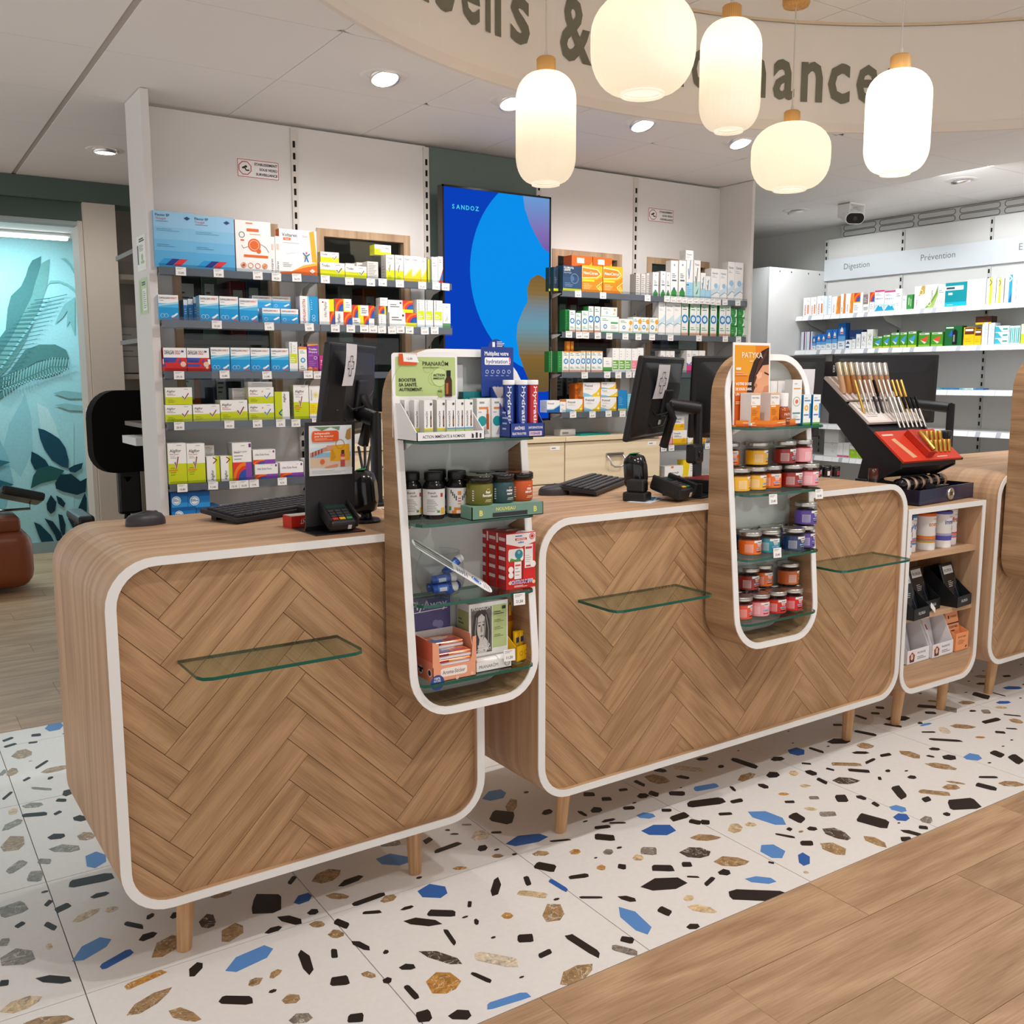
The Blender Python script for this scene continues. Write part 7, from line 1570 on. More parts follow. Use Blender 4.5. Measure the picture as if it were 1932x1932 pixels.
# ---- first tower, top shelf
tray('white counter display tray of small oil cartons lettered action immediate', .776, .967, -.2, -.088, ZS1, .022, .09, '#f1eff0', front=[('text', 'ACTION IMMÉDIATE & NOMADE', .08, .34, .34, '#26262a', .62), ('poly', [(.8, .2), (.83, .2), (.83, .6), (.8, .75)], '#2a2a2a'), ('rect', .86, .2, .89, .8, '#2a2a2a'), ('rect', .92, .2, .945, .7, '#2a2a2a')], hs=.085)
G1 = '#b9cb86'
card('header_card', 'pale green header card of the oil display reading booster sa santé', 'sign', .768, .954, -.0875, ZS1 + .0, 1.470, '#f3f1f0', [('poly', rrect(.05, .97, .5, .955, .02, n=4), G1), ('ring', .36, .6, .32, .004, '#8fa65c', 40), ('ring', .53, .82, .05, .003, '#93aa60'), ('ring', .63, .7, .075, .003, '#93aa60'), ('circ', .72, .72, .11, '#c4d694', 24), ('ring', .72, .72, .11, .003, '#8fa65c'), ('circ', .74, .53, .05, '#a8c06c', 20), ('text', 'PRANARŌM', .46, .855, .048, '#2f3320', .42, 'l', .004), ('lines', .46, .825, .87, .838, 1, '#5a6338', .5), ('text', 'BOOSTER', .1, .67, .038, '#20241a', .3, 'l', .025), ('text', 'SA SANTÉ.', .1, .615, .038, '#20241a', .34, 'l', .025), ('text', 'AUTREMENT.', .1, .56, .038, '#20241a', .4, 'l', .025), ('text', 'ACTION', .62, .73, .03, '#20241a', .2, 'l', .025), ('text', 'IMMÉDIATE', .62, .695, .022, '#20241a', .19, 'l', .02), ('text', '94%', .72, .54, .026, '#2d5a34', .1, 'c', .02), ('rect', .8, .49, .91, .68, '#4a2411'), ('rect', .815, .52, .85, .65, '#b8682a'), ('poly', [(.8, .68), (.91, .68), (.885, .73), (.83, .73)], '#3a1c10'), ('rect', .825, .73, .89, .8, '#15110f'), ('rect', .1, .86, .37, .99, '#d9531e'), ('poly', [(.17, .9), (.4, .89), (.36, .985), (.16, .99)], '#f6f4f2'), ('text', '12,90', .22, .92, .026, '#444444', .14)], rnd=.008)
OILC = [('rect', 0, 0, 1, .25, G1), ('rect', 0, .25, 1, .29, '#e9cf2a'), ('text', 'PRANARŌM', .42, .32, .22, '#2a2a2a', .56, 'l', .0, True), ('lines', .1, .08, .7, .18, 2, '#6a7a3a', .4), ('circ', .78, .9, .035, '#55584a', 8)] + BOT(.76, .32, 1.25)
OILB = [o if o != ('rect', 0, .25, 1, .29, '#e9cf2a') else ('rect', 0, .25, 1, .29, '#6aa0cc') for o in OILC]
D['oil'] = ('small oil roller carton', '#f3f2f0', '#dad6d2', .024, OILC); D['oilb'] = ('small oil roller carton', '#f3f2f0', '#dad6d2', .024, OILB)
n = 0
for gx, m, kinds in ((.808, 3, 'oil'), (.871, 3, 'oilb')):
    for k in range(m):
        for d_ in range(3 if k == 0 else 2):
            x = gx + k * (.0255 if m == 3 and gx > .84 else .0135 if k else 0) - d_ * (.013 if gx < .84 else .0); y = -.178 + (0 if gx > .84 else .004 * k) + d_ * .026
            if gx < .84 and k: x += .012 * 1; 
            if gx < .84 and d_ and k: continue
            o = ob('oil_carton', cartonmesh(kinds, .0235, .094, .024), (), None, (x + (.012 * k if gx < .84 else 0), y, ZS1 + .0024)); n += 1
            tag(o, 'small white oil carton with bottle picture, %s in the white display tray' % ORD[n - 1], 'carton', 'oil cartons in the white display tray')
D['rollbox'] = ('white roller carton', '#f4f3f2', '#e0ddda', .036, [('rect', .15, .72, .85, .78, '#e08a4a'), ('lines', .2, .85, .8, .93, 1, '#9a9a9a', .6), ('circ', .4, .42, .13, '#1f9a9c', 16), ('rect', .7, .2, .9, .6, '#b8521e'), ('rect', .74, .6, .86, .72, '#d8733a'), ('poly', [(.3, .08), (.9, .1), (.6, .3)], '#b9b6b3'), ('lines', .1, .62, .5, .68, 1, '#b0b0b0')])
for k, (x, y) in enumerate(((.982, -.138), (1.0225, -.145))): tag(ob('roller_carton', cartonmesh('rollbox', .039, .1, .036), (), None, (x, y, ZS1)), 'white roller carton with teal disc, %s beside the blue hydration display' % ORD[k], 'carton', 'roller cartons with teal discs')
D['tealbox'] = ('teal carton', '#127a80', '#0e6268', .03, [('circ', .3, .55, .3, '#7fc4c4', 12), ('circ', .3, .55, .2, '#0f5a5e', 10)])
for k in range(4): tag(ob('teal_carton', cartonmesh('tealbox', .034, .118, .03), (), None, (.975 + k * .036, -.0825 + .004 * (k % 2), ZS1), -.1), 'teal topped carton in the rear, %s of four behind the roller cartons' % ORD[k], 'carton', 'teal cartons at the rear of the top shelf')
card('leaflet', 'plain white leaflet standing against the back panel of first tower', 'leaflet', .962, .995, -.0465, ZS1, 1.442, '#eeeeee', [], rnd=.001)
HB = '#25408f'
tray('navy blue hydration tube display tray with pale inner walls', 1.046, 1.152, -.196, -.098, ZS1, .036, .128, HB, '#dccfc8', front=[('text', 'ARÔMES', .12, .56, .22, '#f0e6ea', .3, 'l', .03), ('text', 'ÉLECTROLYTES', .06, .2, .16, '#f0e6ea', .4, 'l', .03), ('rect', .55, .1, .92, .42, '#e9c9d4'), ('text', 'DOSAGES', .58, .18, .18, '#25408f', .3, 'l', .03), ('text', 'INFORMATIONS', .53, .6, .17, '#f0e6ea', .42, 'l', .02)], sideops=[('lines', .62, .12, .9, .55, 4, '#b9c4e6', .3)], hs=.088)
card('header_card', 'navy header card with round top reading multipliez votre hydratation', 'sign', 1.022, 1.122, -.0955, 1.36, 1.488, HB, [('circ', .46, .96, .2, HB, 30), ('rect', .34, 1.0, .42, 1.1, '#eef0f6'), ('lines', .48, 1.0, .74, 1.12, 4, '#dfe4f2', .45), ('text', 'Multipliez votre', .1, .83, .085, '#f4f4fa', .74, 'l', .025), ('poly', rrect(.1, .9, .64, .79, .03, n=3), '#f6f5f8'), ('text', 'hydratation', .15, .67, .085, HB, .66, 'l', .012), ('text', '!', .85, .66, .14, '#e0568a', .06, 'l', .03)] + [('ring', .17 + .17 * k, .5, .04, .012, '#c4cde8', 10) for k in range(5)] + [('lines', .1 + .165 * k, .4, .24 + .165 * k, .44, 1, '#9fb0dc') for k in range(5)] + [('text', 'Hydratis', .36, .16, .05, '#e4e8f4', .3)], rnd=.003)
def tube(lab, x, y, col, rot=0.):
    t = thing('effervescent_tube', lab, 'tube', (x, y, ZS1 + .0024), rot, 'hydration tablet tubes'); q = B(); q.lathe([(.0145, 0), (.0145, .132)], 24, col=col, cap=True)
    patch(q, .0147, -30, 40, .0, .02, '#eef2f8', 6); wr = B(); vs, fs, w = glyphs('Hydratis', .02); s = .0135; L = .1 / (w)
    pts = [(.0149 * math.sin(math.radians(0) - (y_ * s - .005) / .0149), -.0149 * math.cos(-(y_ * s - .005) / .0149), .128 - x_ * L) for x_, y_ in vs]; pts = [(-a, b_, c_) for a, b_, c_ in pts]
    q.add(pts, fs, '#f3f5fb'); ob('tube_body', q, 'gloss', t); q = B(); q.lathe([(.0155, .132), (.0155, .142), (.0145, .144), (.001, .144)], 24, col='#eef0f2', cap=False); ob('cap', q, 'gloss', t)
for k, (x, y, c, nm) in enumerate(((1.066, -.158, '#1d3a8c', 'navy'), (1.097, -.172, '#1f3f96', 'navy'), (1.1305, -.172, '#c8202c', 'red'), (1.083, -.131, '#1d3a8c', 'navy'), (1.116, -.131, '#1d3a8c', 'navy'))): tube('%s effervescent tablet tube with white cap, %s in the blue tray' % (nm, ORD[k]), x, y, c, -.4 + .2 * k)
# ---- first tower, second shelf
ZS2 = 1.0504
def bottle(lab, x, y, art, rz):
    t = thing('supplement_bottle', lab, 'bottle', (x, y, ZS2), rz, 'black supplement bottles with white labels'); r = .0285
    q = B(); q.lathe([(r - .004, 0), (r, .004), (r, .082), (r - .004, .092), (r * .72, .097), (r * .7, .101)], 32, col='#151414'); ob('bottle_body', q, 'gloss', t)
    q = B(); q.lathe([(r * .8, .099), (r * .84, .101), (r * .84, .118), (r * .8, .121), (.001, .121)], 32, col='#121111', cap=False); ob('cap', q, 'plastic', t)
    q = B(); rl = r + .0004; patch(q, rl, -85, 85, .012, .078, '#ece9e6', 18)
    if art == 0:
        wraptext(q, 'french', rl + .0002, -18, .066, .006, '#2d3a3a', 50); wraptext(q, 'mush', rl + .0002, -6, .058, .006, '#2d3a3a', 50)
        for k in range(8): patch(q, rl + .0002, -45, -8 + (k * 7) % 22, .05 - k * .0042, .0512 - k * .0042, '#77706c', 4)
        patch(q, rl + .0002, 28, 44, .058, .068, '#c23a3a', 3); patch(q, rl + .0002, 30, 55, .014, .03, '#f0b83a', 3); patch(q, rl + .0002, 8, 24, .018, .024, '#5f9a4a', 2)
    else:
        for k in range(4):
            for s in (-1, 1): patch(q, rl + .0002, s * (14 + 9 * k), s * (20 + 9 * k), .046 + .006 * k, .058 + .005 * k, '#3a4a42', 2)
        for k in range(3): patch(q, rl + .0003, -9 + k, 9 - k, .036 + .007 * k, .039 + .007 * k, ('#f0a04a', '#d84a5a', '#e0567a')[k], 3)
        patch(q, rl + .0002, -9, 9, .06, .07, '#ec8a1e', 3); patch(q, rl + .0002, -40, 40, .012, .02, '#e88a2a', 6); patch(q, rl + .0002, -28, 28, .02, .028, '#e8842a', 6); patch(q, rl + .0004, -16, 16, .013, .021, '#f6ded0', 4); patch(q, rl + .0002, -58, -44, .02, .03, '#5f9a4a', 2)
    ob('label', q, 'card', t)
bottle('black supplement bottle with white text label, front one on the second shelf', .878, -.093, 0, -.35); bottle('black supplement bottle with orange and leaf label', .943, -.1, 1, -.3); bottle('black supplement bottle with white label, behind by the rim', .829, -.06, 0, -.1); bottle('black supplement bottle in the rear, only its cap showing', .915, -.046, 1, 0)
card('header_card', 'black header card with gold lettering over the mushroom jars', 'sign', .905, 1.131, -.033, ZS2 + .03, 1.2435, '#17171b', [('text', 'Bloomster', .27, .86, .1, '#e8c98a', .46, 'l', .008), ('text', 'Explorer la puissance des champignons', .24, .78, .035, '#b8b4ac', .52, 'l', .0), ('ring', .06, .9, .045, .006, '#8f8b84'), ('ring', .82, .9, .05, .008, '#9a968e', 7), ('lines', .88, .86, .98, .95, 3, '#8f8b84', .25), ('lines', .14, .52, .26, .54, 1, '#b0aca4', .9), ('lines', .48, .53, .62, .55, 1, '#b0aca4', .9), ('lines', .74, .54, .97, .56, 1, '#b0aca4', .9), ('ring', .11, .53, .025, .006, '#8f8b84'), ('ring', .7, .55, .025, .006, '#8f8b84')] + [('line', [(.36 + .02 * k, .3 + .03 * (k % 3)), (.37 + .02 * k, .5 + .06 * ((k * 5) % 4))], .006, '#2c3430') for k in range(14)], rnd=.001)
GT = '#6f9482'
tray('sage green display tray lettered nouveau in yellow under the mushroom jars', .937, 1.157, -.185, -.05, ZS2, .034, .034, GT, '#5f8272', front=[('text', 'NOUVEAU', .33, .58, .27, '#ece06a', .38, 'l', .012), ('text', 'B', .1, .3, .42, '#ece06a', .08, 'l', .03), ('text', 'B', .86, .3, .42, '#ece06a', .08, 'l', .03), ('rect', .28, .12, .77, .44, '#2a2c33')])
q = B(); q.box(0, .216, 0, .131, 0, .0015, '#7fa392'); tag(ob('tray_insert', q, 'card', None, (.939, -.183, ZS2 + .0325)), 'sage green insert sheet the mushroom jars stand on', 'insert')
def mush(lab, x, y, c, lidc, rz, words):
    t = thing('mushroom_jar', lab, 'jar', (x, y, ZS2 + .0342), rz, 'matt mushroom jars with black lids'); r = .0345; q = B(); q.lathe([(r - .004, 0), (r, .005), (r, .052), (r - .004, .057)], 32, col=c); rl = r + .0003
    for k, wd in enumerate(words): wraptext(q, wd, rl, 8, .031 - .0085 * k, .0075, '#f6f2ea', 60, .03)
    patch(q, rl, 2, 18, .041, .0425, '#f0c060', 2); patch(q, rl, -4, 30, .013, .0145, '#e8d9b0', 3); patch(q, rl, -8, 30, .0095, .0105, '#e8d9b0', 3)
    for k in range(5): patch(q, rl, -64, -56, .012 + .006 * k, .015 + .006 * k, '#d9d2c0', 1)
    ob('jar_body', q, 'plastic', t); q = B(); q.lathe([(r - .001, .057), (r + .0015, .058), (r + .0015, .0735), (r - .001, .0755)], 36, col='#17120f', cap=True); q.lathe([(r - .003, .0757), (.001, .0758)], 36, col=lidc, cap=False); ob('lid', q, 'gloss', t)
mush('olive green mushroom jar reading feel focused, front of the tray', .986, -.142, '#6e6a22', '#4a4f24', 0., ('feel', 'focused')); mush('dark teal mushroom jar reading relax now', 1.056, -.135, '#2a4a50', '#2a3c4c', 0.05, ('relax', 'now')); mush('orange mushroom jar reading stay strong', 1.121, -.127, '#c4511c', '#8a4420', .1, ('stay', 'strong'))
mush('olive green mushroom jar behind the front olive one', .972, -.0855, '#5c5a1e', '#55602c', -.3, ('feel', 'focused')); mush('dark teal mushroom jar in the rear middle', 1.045, -.0885, '#263f46', '#2c4656', -.2, ('relax', 'now')) if 0 else mush('dark teal mushroom jar in the rear row middle', 1.0435, -.0635 - .0, '#263f46', '#2c4656', -.2, ('relax', 'now')); mush('orange mushroom jar in the rear row end', 1.114, -.0555, '#a8461c', '#6a3a22', 0, ('stay', 'strong'))
# ---- first tower, third shelf
ZS3 = .8464
t = thing('plastic_bowl', 'clear plastic bowl holding blue sample tubes on the third shelf', 'bowl', (.90, -.0835, ZS3)); q = B(); q.lathe([(.035, .001), (.05, .006), (.062, .03), (.066, .05), (.06, .085), (.05, .112), (.051, .115)], 40, col='#ffffff', cap=False); ob('bowl_wall', q, 'clear', t)
q = B(); q.lathe([(.001, .0012), (.035, .001)], 32, cap=False); ob('bowl_base', q, 'clear', t); q = B(); q.tube([(.0505 * math.cos(k * PI / 16), .0505 * math.sin(k * PI / 16), .115) for k in range(32)], .0012, 6, '#dfe4e6', closed=True); ob('rim', q, 'clear', t)
def sample(k, x, y, z, rot):
    o = thing('sample_tube', 'blue sample tube with white cap, %s one lying in the clear bowl' % ORD[k], 'tube', (x, y, z), 0, 'blue sample tubes in the clear bowl', rot); q = B(); q.lathe([(.0115, 0), (.0115, .05)], 16, col='#2358b8', cap=True); patch(q, .0117, -60, 60, .012, .04, '#3f7ad8', 6); patch(q, .0119, -20, 30, .016, .036, '#dfe9f6', 3); ob('tube_body', q, 'gloss', o); q = B(); q.lathe([(.0122, .05), (.0122, .064), (.011, .066), (.001, .066)], 16, col='#f1efec', cap=False); ob('cap', q, 'gloss', o)
for k, (x, y, z, r) in enumerate(((.868, -.10, .866, (0, 1.5, -.25)), (.866, -.075, .866, (0, 1.5, -.2)), (.872, -.088, .887, (0, 1.48, -.2)), (.905, -.118, .862, (0, 1.45, .6)), (.902, -.06, .866, (0, 1.5, .3)), (.915, -.08, .90, (0, .95, .1)))): sample(k, x, y, z, r)
q = B(); q.prism(rrect(-.03, .03, 0, .26, .028, n=6), 0, .0012, '#f2f0ee', ax='y'); p = Print(q, (-.03, 0, 0), (.06, 0, 0), (0, 0, .26)); p.circ(.5, .2, .062, '#2d6fc0', 16); p.ring(.5, .2, .05, .012, '#e8f0f8'); p.lines(.2, .03, .8, .12, 3, '#9a9aa0', .3)
for k in range(6): p.rect(.12 + .12 * k, .5, .19 + .12 * k, .97, ('#4a4a44', '#b9b6ae')[k % 2])
for k in range(5): p.lines(.15, .32 + .03 * k, .85, .34 + .03 * k, 1, '#6a7a9a', .4)
o = ob('sample_leaflet', q, 'card', None, (1.02, -.146, ZS3 + .008)); o.rotation_euler = Matrix(((.30, -.35, -.80), (.42, -.80, .10), (-.85, -.45, .58))).to_euler() if 0 else (0, 0, 0)
dv = (Vector((.80, -.10, 1.005)) - Vector((1.02, -.146, ZS3 + .008))).normalized(); nv = Vector((.05, -.28, .95)); nv = (nv - dv * nv.dot(dv)).normalized(); xv = (-nv).cross(dv); xv.normalize(); o.rotation_euler = Matrix((xv, -nv, dv)).transposed().to_euler()
tag(o, 'long white leaflet strip leaning across the clear bowl', 'leaflet')
D['kids'] = ('red children lice treatment carton lettered in white', '#d8241f', '#b82a2a', .044, [('poly', [(0, .82), (.5, .74), (1, .82), (1, .985), (0, .985)], '#f6eeec'), ('rect', .3, .865, .7, .905, '#d8241f'), ('text', 'ANTI-POUX', .5, .872, .026, '#ffffff', .36, 'c', .03), ('text', 'enfant', .5, .815, .036, '#2a5a9a', .4, 'c', .02), ('lines', .3, .93, .7, .955, 1, '#3a5a9a', .7), ('circ', .88, .92, .055, '#d8241f', 14), ('ring', .88, .92, .04, .008, '#ffffff'), ('poly', rrect(.06, .58, .5, .72, .05, n=4), '#f4f0ee'), ('poly', [(.1, .5), (.5, .5), (.45, .56), (.3, .53), (.15, .56)], '#4a9a44'), ('circ', .42, .62, .085, '#2f8a9a', 16), ('circ', .42, .655, .03, '#7fc0c8', 10), ('rect', .62, .36, .9, .78, '#f2eeec'), ('rect', .65, .7, .87, .74, '#d83a3a'), ('lines', .65, .45, .87, .6, 4, '#c8b8b4', .3), ('rect', .66, .38, .86, .41, '#d83a3a'), ('rect', .26, .18, .5, .49, '#f2eeec'), ('lines', .29, .22, .47, .4, 3, '#c0a8a4', .3), ('rect', .29, .41, .47, .44, '#e04a3a'), ('rect', .53, .17, .57, .5, '#8a1a1a'), ('circ', .14, .36, .055, '#f2eeec', 12), ('circ', .14, .26, .055, '#f2eeec', 12), ('circ', .9, .42, .06, '#f6eeec', 14), ('text', 'SCHTROUMPFS', .5, .095, .065, '#ffffff', .8, 'c', .05), ('text', 'SCHTROUMPFS', .5, .1, .055, '#2f62b8', .76, 'c', .012), ('lines', .25, .03, .75, .07, 2, '#f6d8d4', .5), ('circ', .1, .12, .03, '#f2d0a0', 8), ('circ', .92, .1, .035, '#f2d0a0', 8)])
for k, x_ in enumerate((1.064, 1.066, 1.068)[::-1]):
    q = B(); W, H, dd = .094, .152, .041; q.box(0, W, 0, dd, 0, H, '#d8241f'); p = Print(q, (0, 0, 0), (W, 0, 0), (0, 0, H)); p.ops(D['kids'][4]); p = Print(q, (0, dd, 0), (0, -dd, 0), (0, 0, H)); p.rect(0, 0, 1, 1, '#b52529')
    for j in range(5): p.rect(.12, .86 - .17 * j, .88, .92 - .17 * j, '#ecd0cd'); p.rect(.05, .775 - .17 * j, .95, .78 - .17 * j, '#8a1518')
    p = Print(q, (0, 0, H), (W, 0, 0), (0, dd, 0)); p.poly([(.3, 0), (1, 0), (1, .8), (.6, .7)], '#f2e9e7')
    tag(ob('treatment_carton', q, 'card', None, (x_ - .002 * k, -.142 + k * .0425, ZS3)), 'red and white treatment carton, %s one in the row of three' % ('front', 'middle', 'rear')[k], 'carton', 'red treatment cartons on the third shelf')
tagcard(1.082, -.184, .829, '21,50', 'white price card hanging under the red treatment cartons')
# ---- first tower, lowest shelf
ZS4 = .6404
PE = '#f0a582'
t = tray('peach aroma sticker display tray with cut out front', .826, .955, -.172, -.052, ZS4, .04, .106, PE, '#d9d2d4', front=[('poly', rrect(.18, .78, .3, .86, .1, n=4), '#fbeee8'), ('text', 'Aroma-Sticker', .22, .46, .26, '#5a4650', .52, 'l', .006), ('circ', .1, .0, .5, '#2f4a92', 20), ('text', '100%', .1, .2, .16, '#ffffff', .14, 'c'), ('text', 'NATUREL', .1, .05, .12, '#ffffff', .16, 'c'), ('circ', .9, .2, .12, '#f6c8b4', 10), ('circ', .55, .1, .12, '#f6c8b4', 10)], sideops=[('poly', [(0, 0), (1, 0), (1, 1), (0, 1)], '#ee8a6c'), ('rect', 0, .5, 1, 1, '#e26a4c'), ('circ', .86, .22, .1, '#f6ece8', 16), ('circ', .86, .22, .075, '#2b2428', 10), ('circ', .46, .2, .11, '#f6ece8', 16), ('rect', .4, .14, .52, .26, '#1c1a1c'), ('rect', .34, .22, .58, .27, '#1c1a1c')], hs=.03)
q = B()
q.prism([(0, .04), (.028, .04), (.02, .052), (.018, .1), (0, .106)], 0, .002, PE, 0, 'y'); ob('front_lip', q, 'card', t); q = B(); q.prism([(.129, .04), (.129, .106), (.119, .104), (.115, .052), (.108, .04)], 0, .002, PE, 0, 'y'); ob('front_lip', q, 'card', t)
card('header_card', 'violet header card of the aroma stickers lettered flyaway in white', 'sign', .83, .948, -.0495, ZS4 + .0, .834, '#5a5488', [('text', 'FlyAway', .02, .84, .12, '#efeaf6', .92, 'l', .012), ('line', [(.04, .8), (.92, .82)], .012, '#efeaf6'), ('circ', .62, .62, .05, '#8a84b4', 10), ('circ', .72, .6, .06, '#8a84b4', 10)], rnd=.002)
SK = [('#e2702a', '#8a2a4a'), ('#d8602a', '#6fb8d8'), ('#e88a2a', '#a83a3a'), ('#e0762a', '#8a2a3a')]
for k in range(5):
    q = B(); a = k >= 4; q.bev(0, .104, 0, .07, 0, .0085, .002, '#eceaf0', seg=1); q.bev(.001, .103, -.0012, .069, .0088, .0165, .002, SK[k % 4][0], seg=1); p = Print(q, (.001, -.0012, .009), (.102, 0, 0), (0, 0, .007)); p.rect(0, .1, .35, .9, SK[k % 4][1]); p.poly([(.4, .5), (.7, .9), (.9, .3)], '#f4e0cc')
    p = Print(q, (.004, 0, .0165), (.096, 0, 0), (0, .066, 0)); p.rect(.1, .1, .5, .6, '#5a6a9a'); p.lines(.3, .4, .9, .9, 4, '#f2e4dc', .5); p.rect(.55, .15, .95, .45, '#a84a5a')
    tag(ob('sticker_pack', q, 'gloss', None, (.838, -.1685 if not a else -.1285, ZS4 + .004 + .0172 * min(k, 4) + 0), 0), '%s orange sticker pack in the peach tray, %s' % (('lowest', 'second', 'third', 'fourth', 'topmost')[k], ('under the stack', 'just above the lowest', 'in the middle', 'near the top', 'pushed to the rear')[k]), 'sticker pack', 'sticker packs in the peach tray')
# carton with the monochrome portrait
def face(u0, v0, W, H, hair='#3a3634', skin='#cfcac6', mid='#a9a4a0', lip='#7a7270', dark='#4a4442', bg=None):
    X = lambda u, v: (u0 + u * W, v0 + v * H); o = []
    if bg: o.append(('poly', [X(0, 0), X(1, 0), X(1, 1), X(0, 1)], bg))
    o += [('poly', [X(.12, .1), X(.06, .5), X(.16, .84), X(.42, .97), X(.7, .93), X(.9, .7), X(.95, .4), X(.88, .05), X(.6, .0), X(.3, .02)], hair)]
    o += [('poly', [X(.3, .0), X(.72, .0), X(.9, .16), X(.66, .34), X(.4, .32)], skin), ('poly', [X(.26, .62), X(.3, .42), X(.42, .27), X(.54, .25), X(.66, .38), X(.7, .6), X(.66, .78), X(.5, .86), X(.34, .8)], skin)]
    o += [('poly', [X(.56, .27), X(.66, .38), X(.7, .6), X(.66, .78), X(.6, .7), X(.6, .45)], mid), ('poly', [X(.33, .62), X(.45, .62), X(.43, .585), X(.35, .585)], dark), ('poly', [X(.53, .63), X(.64, .63), X(.62, .595), X(.55, .595)], dark), ('line', [X(.31, .67), X(.46, .675)], .012 * H, hair), ('line', [X(.53, .68), X(.66, .67)], .012 * H, hair), ('poly', [X(.47, .6), X(.45, .47), X(.5, .45), X(.54, .48), X(.5, .6)], mid), ('poly', [X(.41, .38), X(.49, .4), X(.58, .385), X(.5, .35)], lip), ('poly', [X(.12, .1), X(.06, .5), X(.16, .84), X(.36, .93), X(.3, .7), X(.24, .4)], hair), ('line', [X(.2, .2), X(.18, .5), X(.26, .8)], .02 * H, mid), ('line', [X(.8, .15), X(.82, .5), X(.7, .84)], .02 * H, mid)]
    return o
q = B(); W, H, dd = .122, .145, .062; q.box(0, W, 0, dd, 0, H, '#efedeb'); p = Print(q, (0, 0, 0), (W, 0, 0), (0, 0, H))
p.rect(.6, .12, .97, .93, '#bccb8c'); p.ops(face(.05, .06, .53, .86, '#3f3b3a', '#d4cfcc', '#9d9896', '#807a78', '#4a4442', '#6a6664')); p.text('PRANARŌM', .07, .87, .06, '#f0eeec', .46, 'l', .012); p.text('SEUL.', .2, .17, .045, '#f4f2f0', .3, 'l', .02); p.text('AUTREMENT.', .1, .1, .05, '#f4f2f0', .46, 'l', .02); p.lines(.63, .74, .92, .82, 2, '#3c4630', .35); p.lines(.63, .6, .92, .66, 2, '#6a7650', .3); p.lines(.63, .46, .9, .52, 2, '#6a7650', .3); p.lines(.63, .32, .9, .38, 2, '#6a7650', .3); p.rect(.84, .84, .93, .9, '#2c2c26')
p = Print(q, (0, dd, 0), (0, -dd, 0), (0, 0, H)); p.rect(.0, .0, 1, 1, '#dfddda'); p.rect(.04, .5, .96, .86, '#a9b678'); p.lines(.1, .58, .6, .72, 2, '#5a6640', .4)
p = Print(q, (0, 0, H), (W, 0, 0), (0, dd, 0)); p.rect(0, 0, 1, 1, '#b9b6b3'); p.text('PRANARŌM', .3, .45, .16, '#4a4846', .5, 'l', .0)
q.box(0, W, .001, dd, -.03, 0, '#e6e4e2'); tag(ob('oil_display_carton', q, 'card', None, (.966, -.118, ZS4 + .03)), 'white and green display carton with a grey portrait of a woman', 'carton')
tray('low white roller tray standing before the portrait carton', .958, 1.075, -.158, -.121, ZS4, .026, .028, '#f0eeed', front=[('text', 'PRANARŌM', .12, .35, .34, '#4a4a46', .5, 'l', .0), ('ring', .87, .48, .3, .05, '#5a5a58', 16)], hs=.03)
t = thing('oil_roller', 'white oil roller with yellow label lying in the low white tray', 'roller', (.972, -.1395, ZS4 + .02)); q = B(); q.xf = Matrix.Rotation(PI / 2, 4, 'Y'); q.lathe([(.001, 0), (.0125, .0005), (.0125, .06), (.011, .064)], 20, col='#f4f3f1', cap=False); patch(q, .0127, 20, 110, .005, .022, '#ecc81c', 5); ob('roller_body', q, 'gloss', t); q = B(); q.xf = Matrix.Rotation(PI / 2, 4, 'Y'); q.lathe([(.0118, .064), (.0132, .066), (.0132, .086), (.001, .088)], 20, col='#f7f6f5', cap=False); ob('cap', q, 'gloss', t)
YE = '#f0bd12'
tray('bright yellow sun care tray with slanted sides', 1.106, 1.172, -.135, -.07, ZS4, .042, .095, YE, '#c98f0a', front=[('ring', .3, .5, .16, .03, '#8a5a10', 12), ('ring', .6, .5, .16, .03, '#8a5a10', 12), ('text', '50', .72, .6, .22, '#5a3a10', .24)], sideops=[], rz=.3, hs=.062)
for k in range(3):
    t = thing('sun_care_tube', 'yellow sun care tube, %s of three in the yellow tray' % ORD[k], 'tube', (1.121 + .0185 * k, -.108 + .0055 * k, ZS4 + .0024), .3, 'yellow sun care tubes'); q = B(); q.prism(rrect(-.0085, .0085, -.006, .006, .005, n=4), .0, .07 - .002 * k, '#f2c21c'); ob('tube_body', q, 'gloss', t); q = B(); q.prism(rrect(-.0088, .0088, -.0063, .0063, .005, n=4), .07 - .002 * k, .076 - .002 * k, '#f0b80c'); q.box(-.006, .006, -.0066, -.0061, .045, .06, '#2a3a6a'); q.box(-.006, .006, -.0064, -.006, .015, .017, '#a8821a'); q.box(-.005, .005, -.0064, -.006, .022, .024, '#a8821a'); ob('cap', q, 'gloss', t)
card('header_card', 'brown header card with desert picture behind the yellow tray', 'sign', 1.092, 1.15, -.066, ZS4, .826, '#a4531c', [('poly', [(.3, .98), (1, .98), (1, .62), (.75, .7), (.55, .86)], '#8f8478'), ('poly', [(.45, .95), (.8, .9), (1, .75), (1, .68), (.6, .86)], '#b8ac9c'), ('rect', .68, .6, .82, .82, '#e8b41c'), ('rect', .71, .76, .79, .8, '#3a3a4a'), ('lines', .12, .78, .45, .86, 2, '#6a3410', .35), ('rect', .1, .66, .36, .7, '#6a3a50')], rz=.2, rnd=.002)
tagcard(1.062, -.166, .675, '11,50', 'white price card standing between the roller tray and yellow tray')
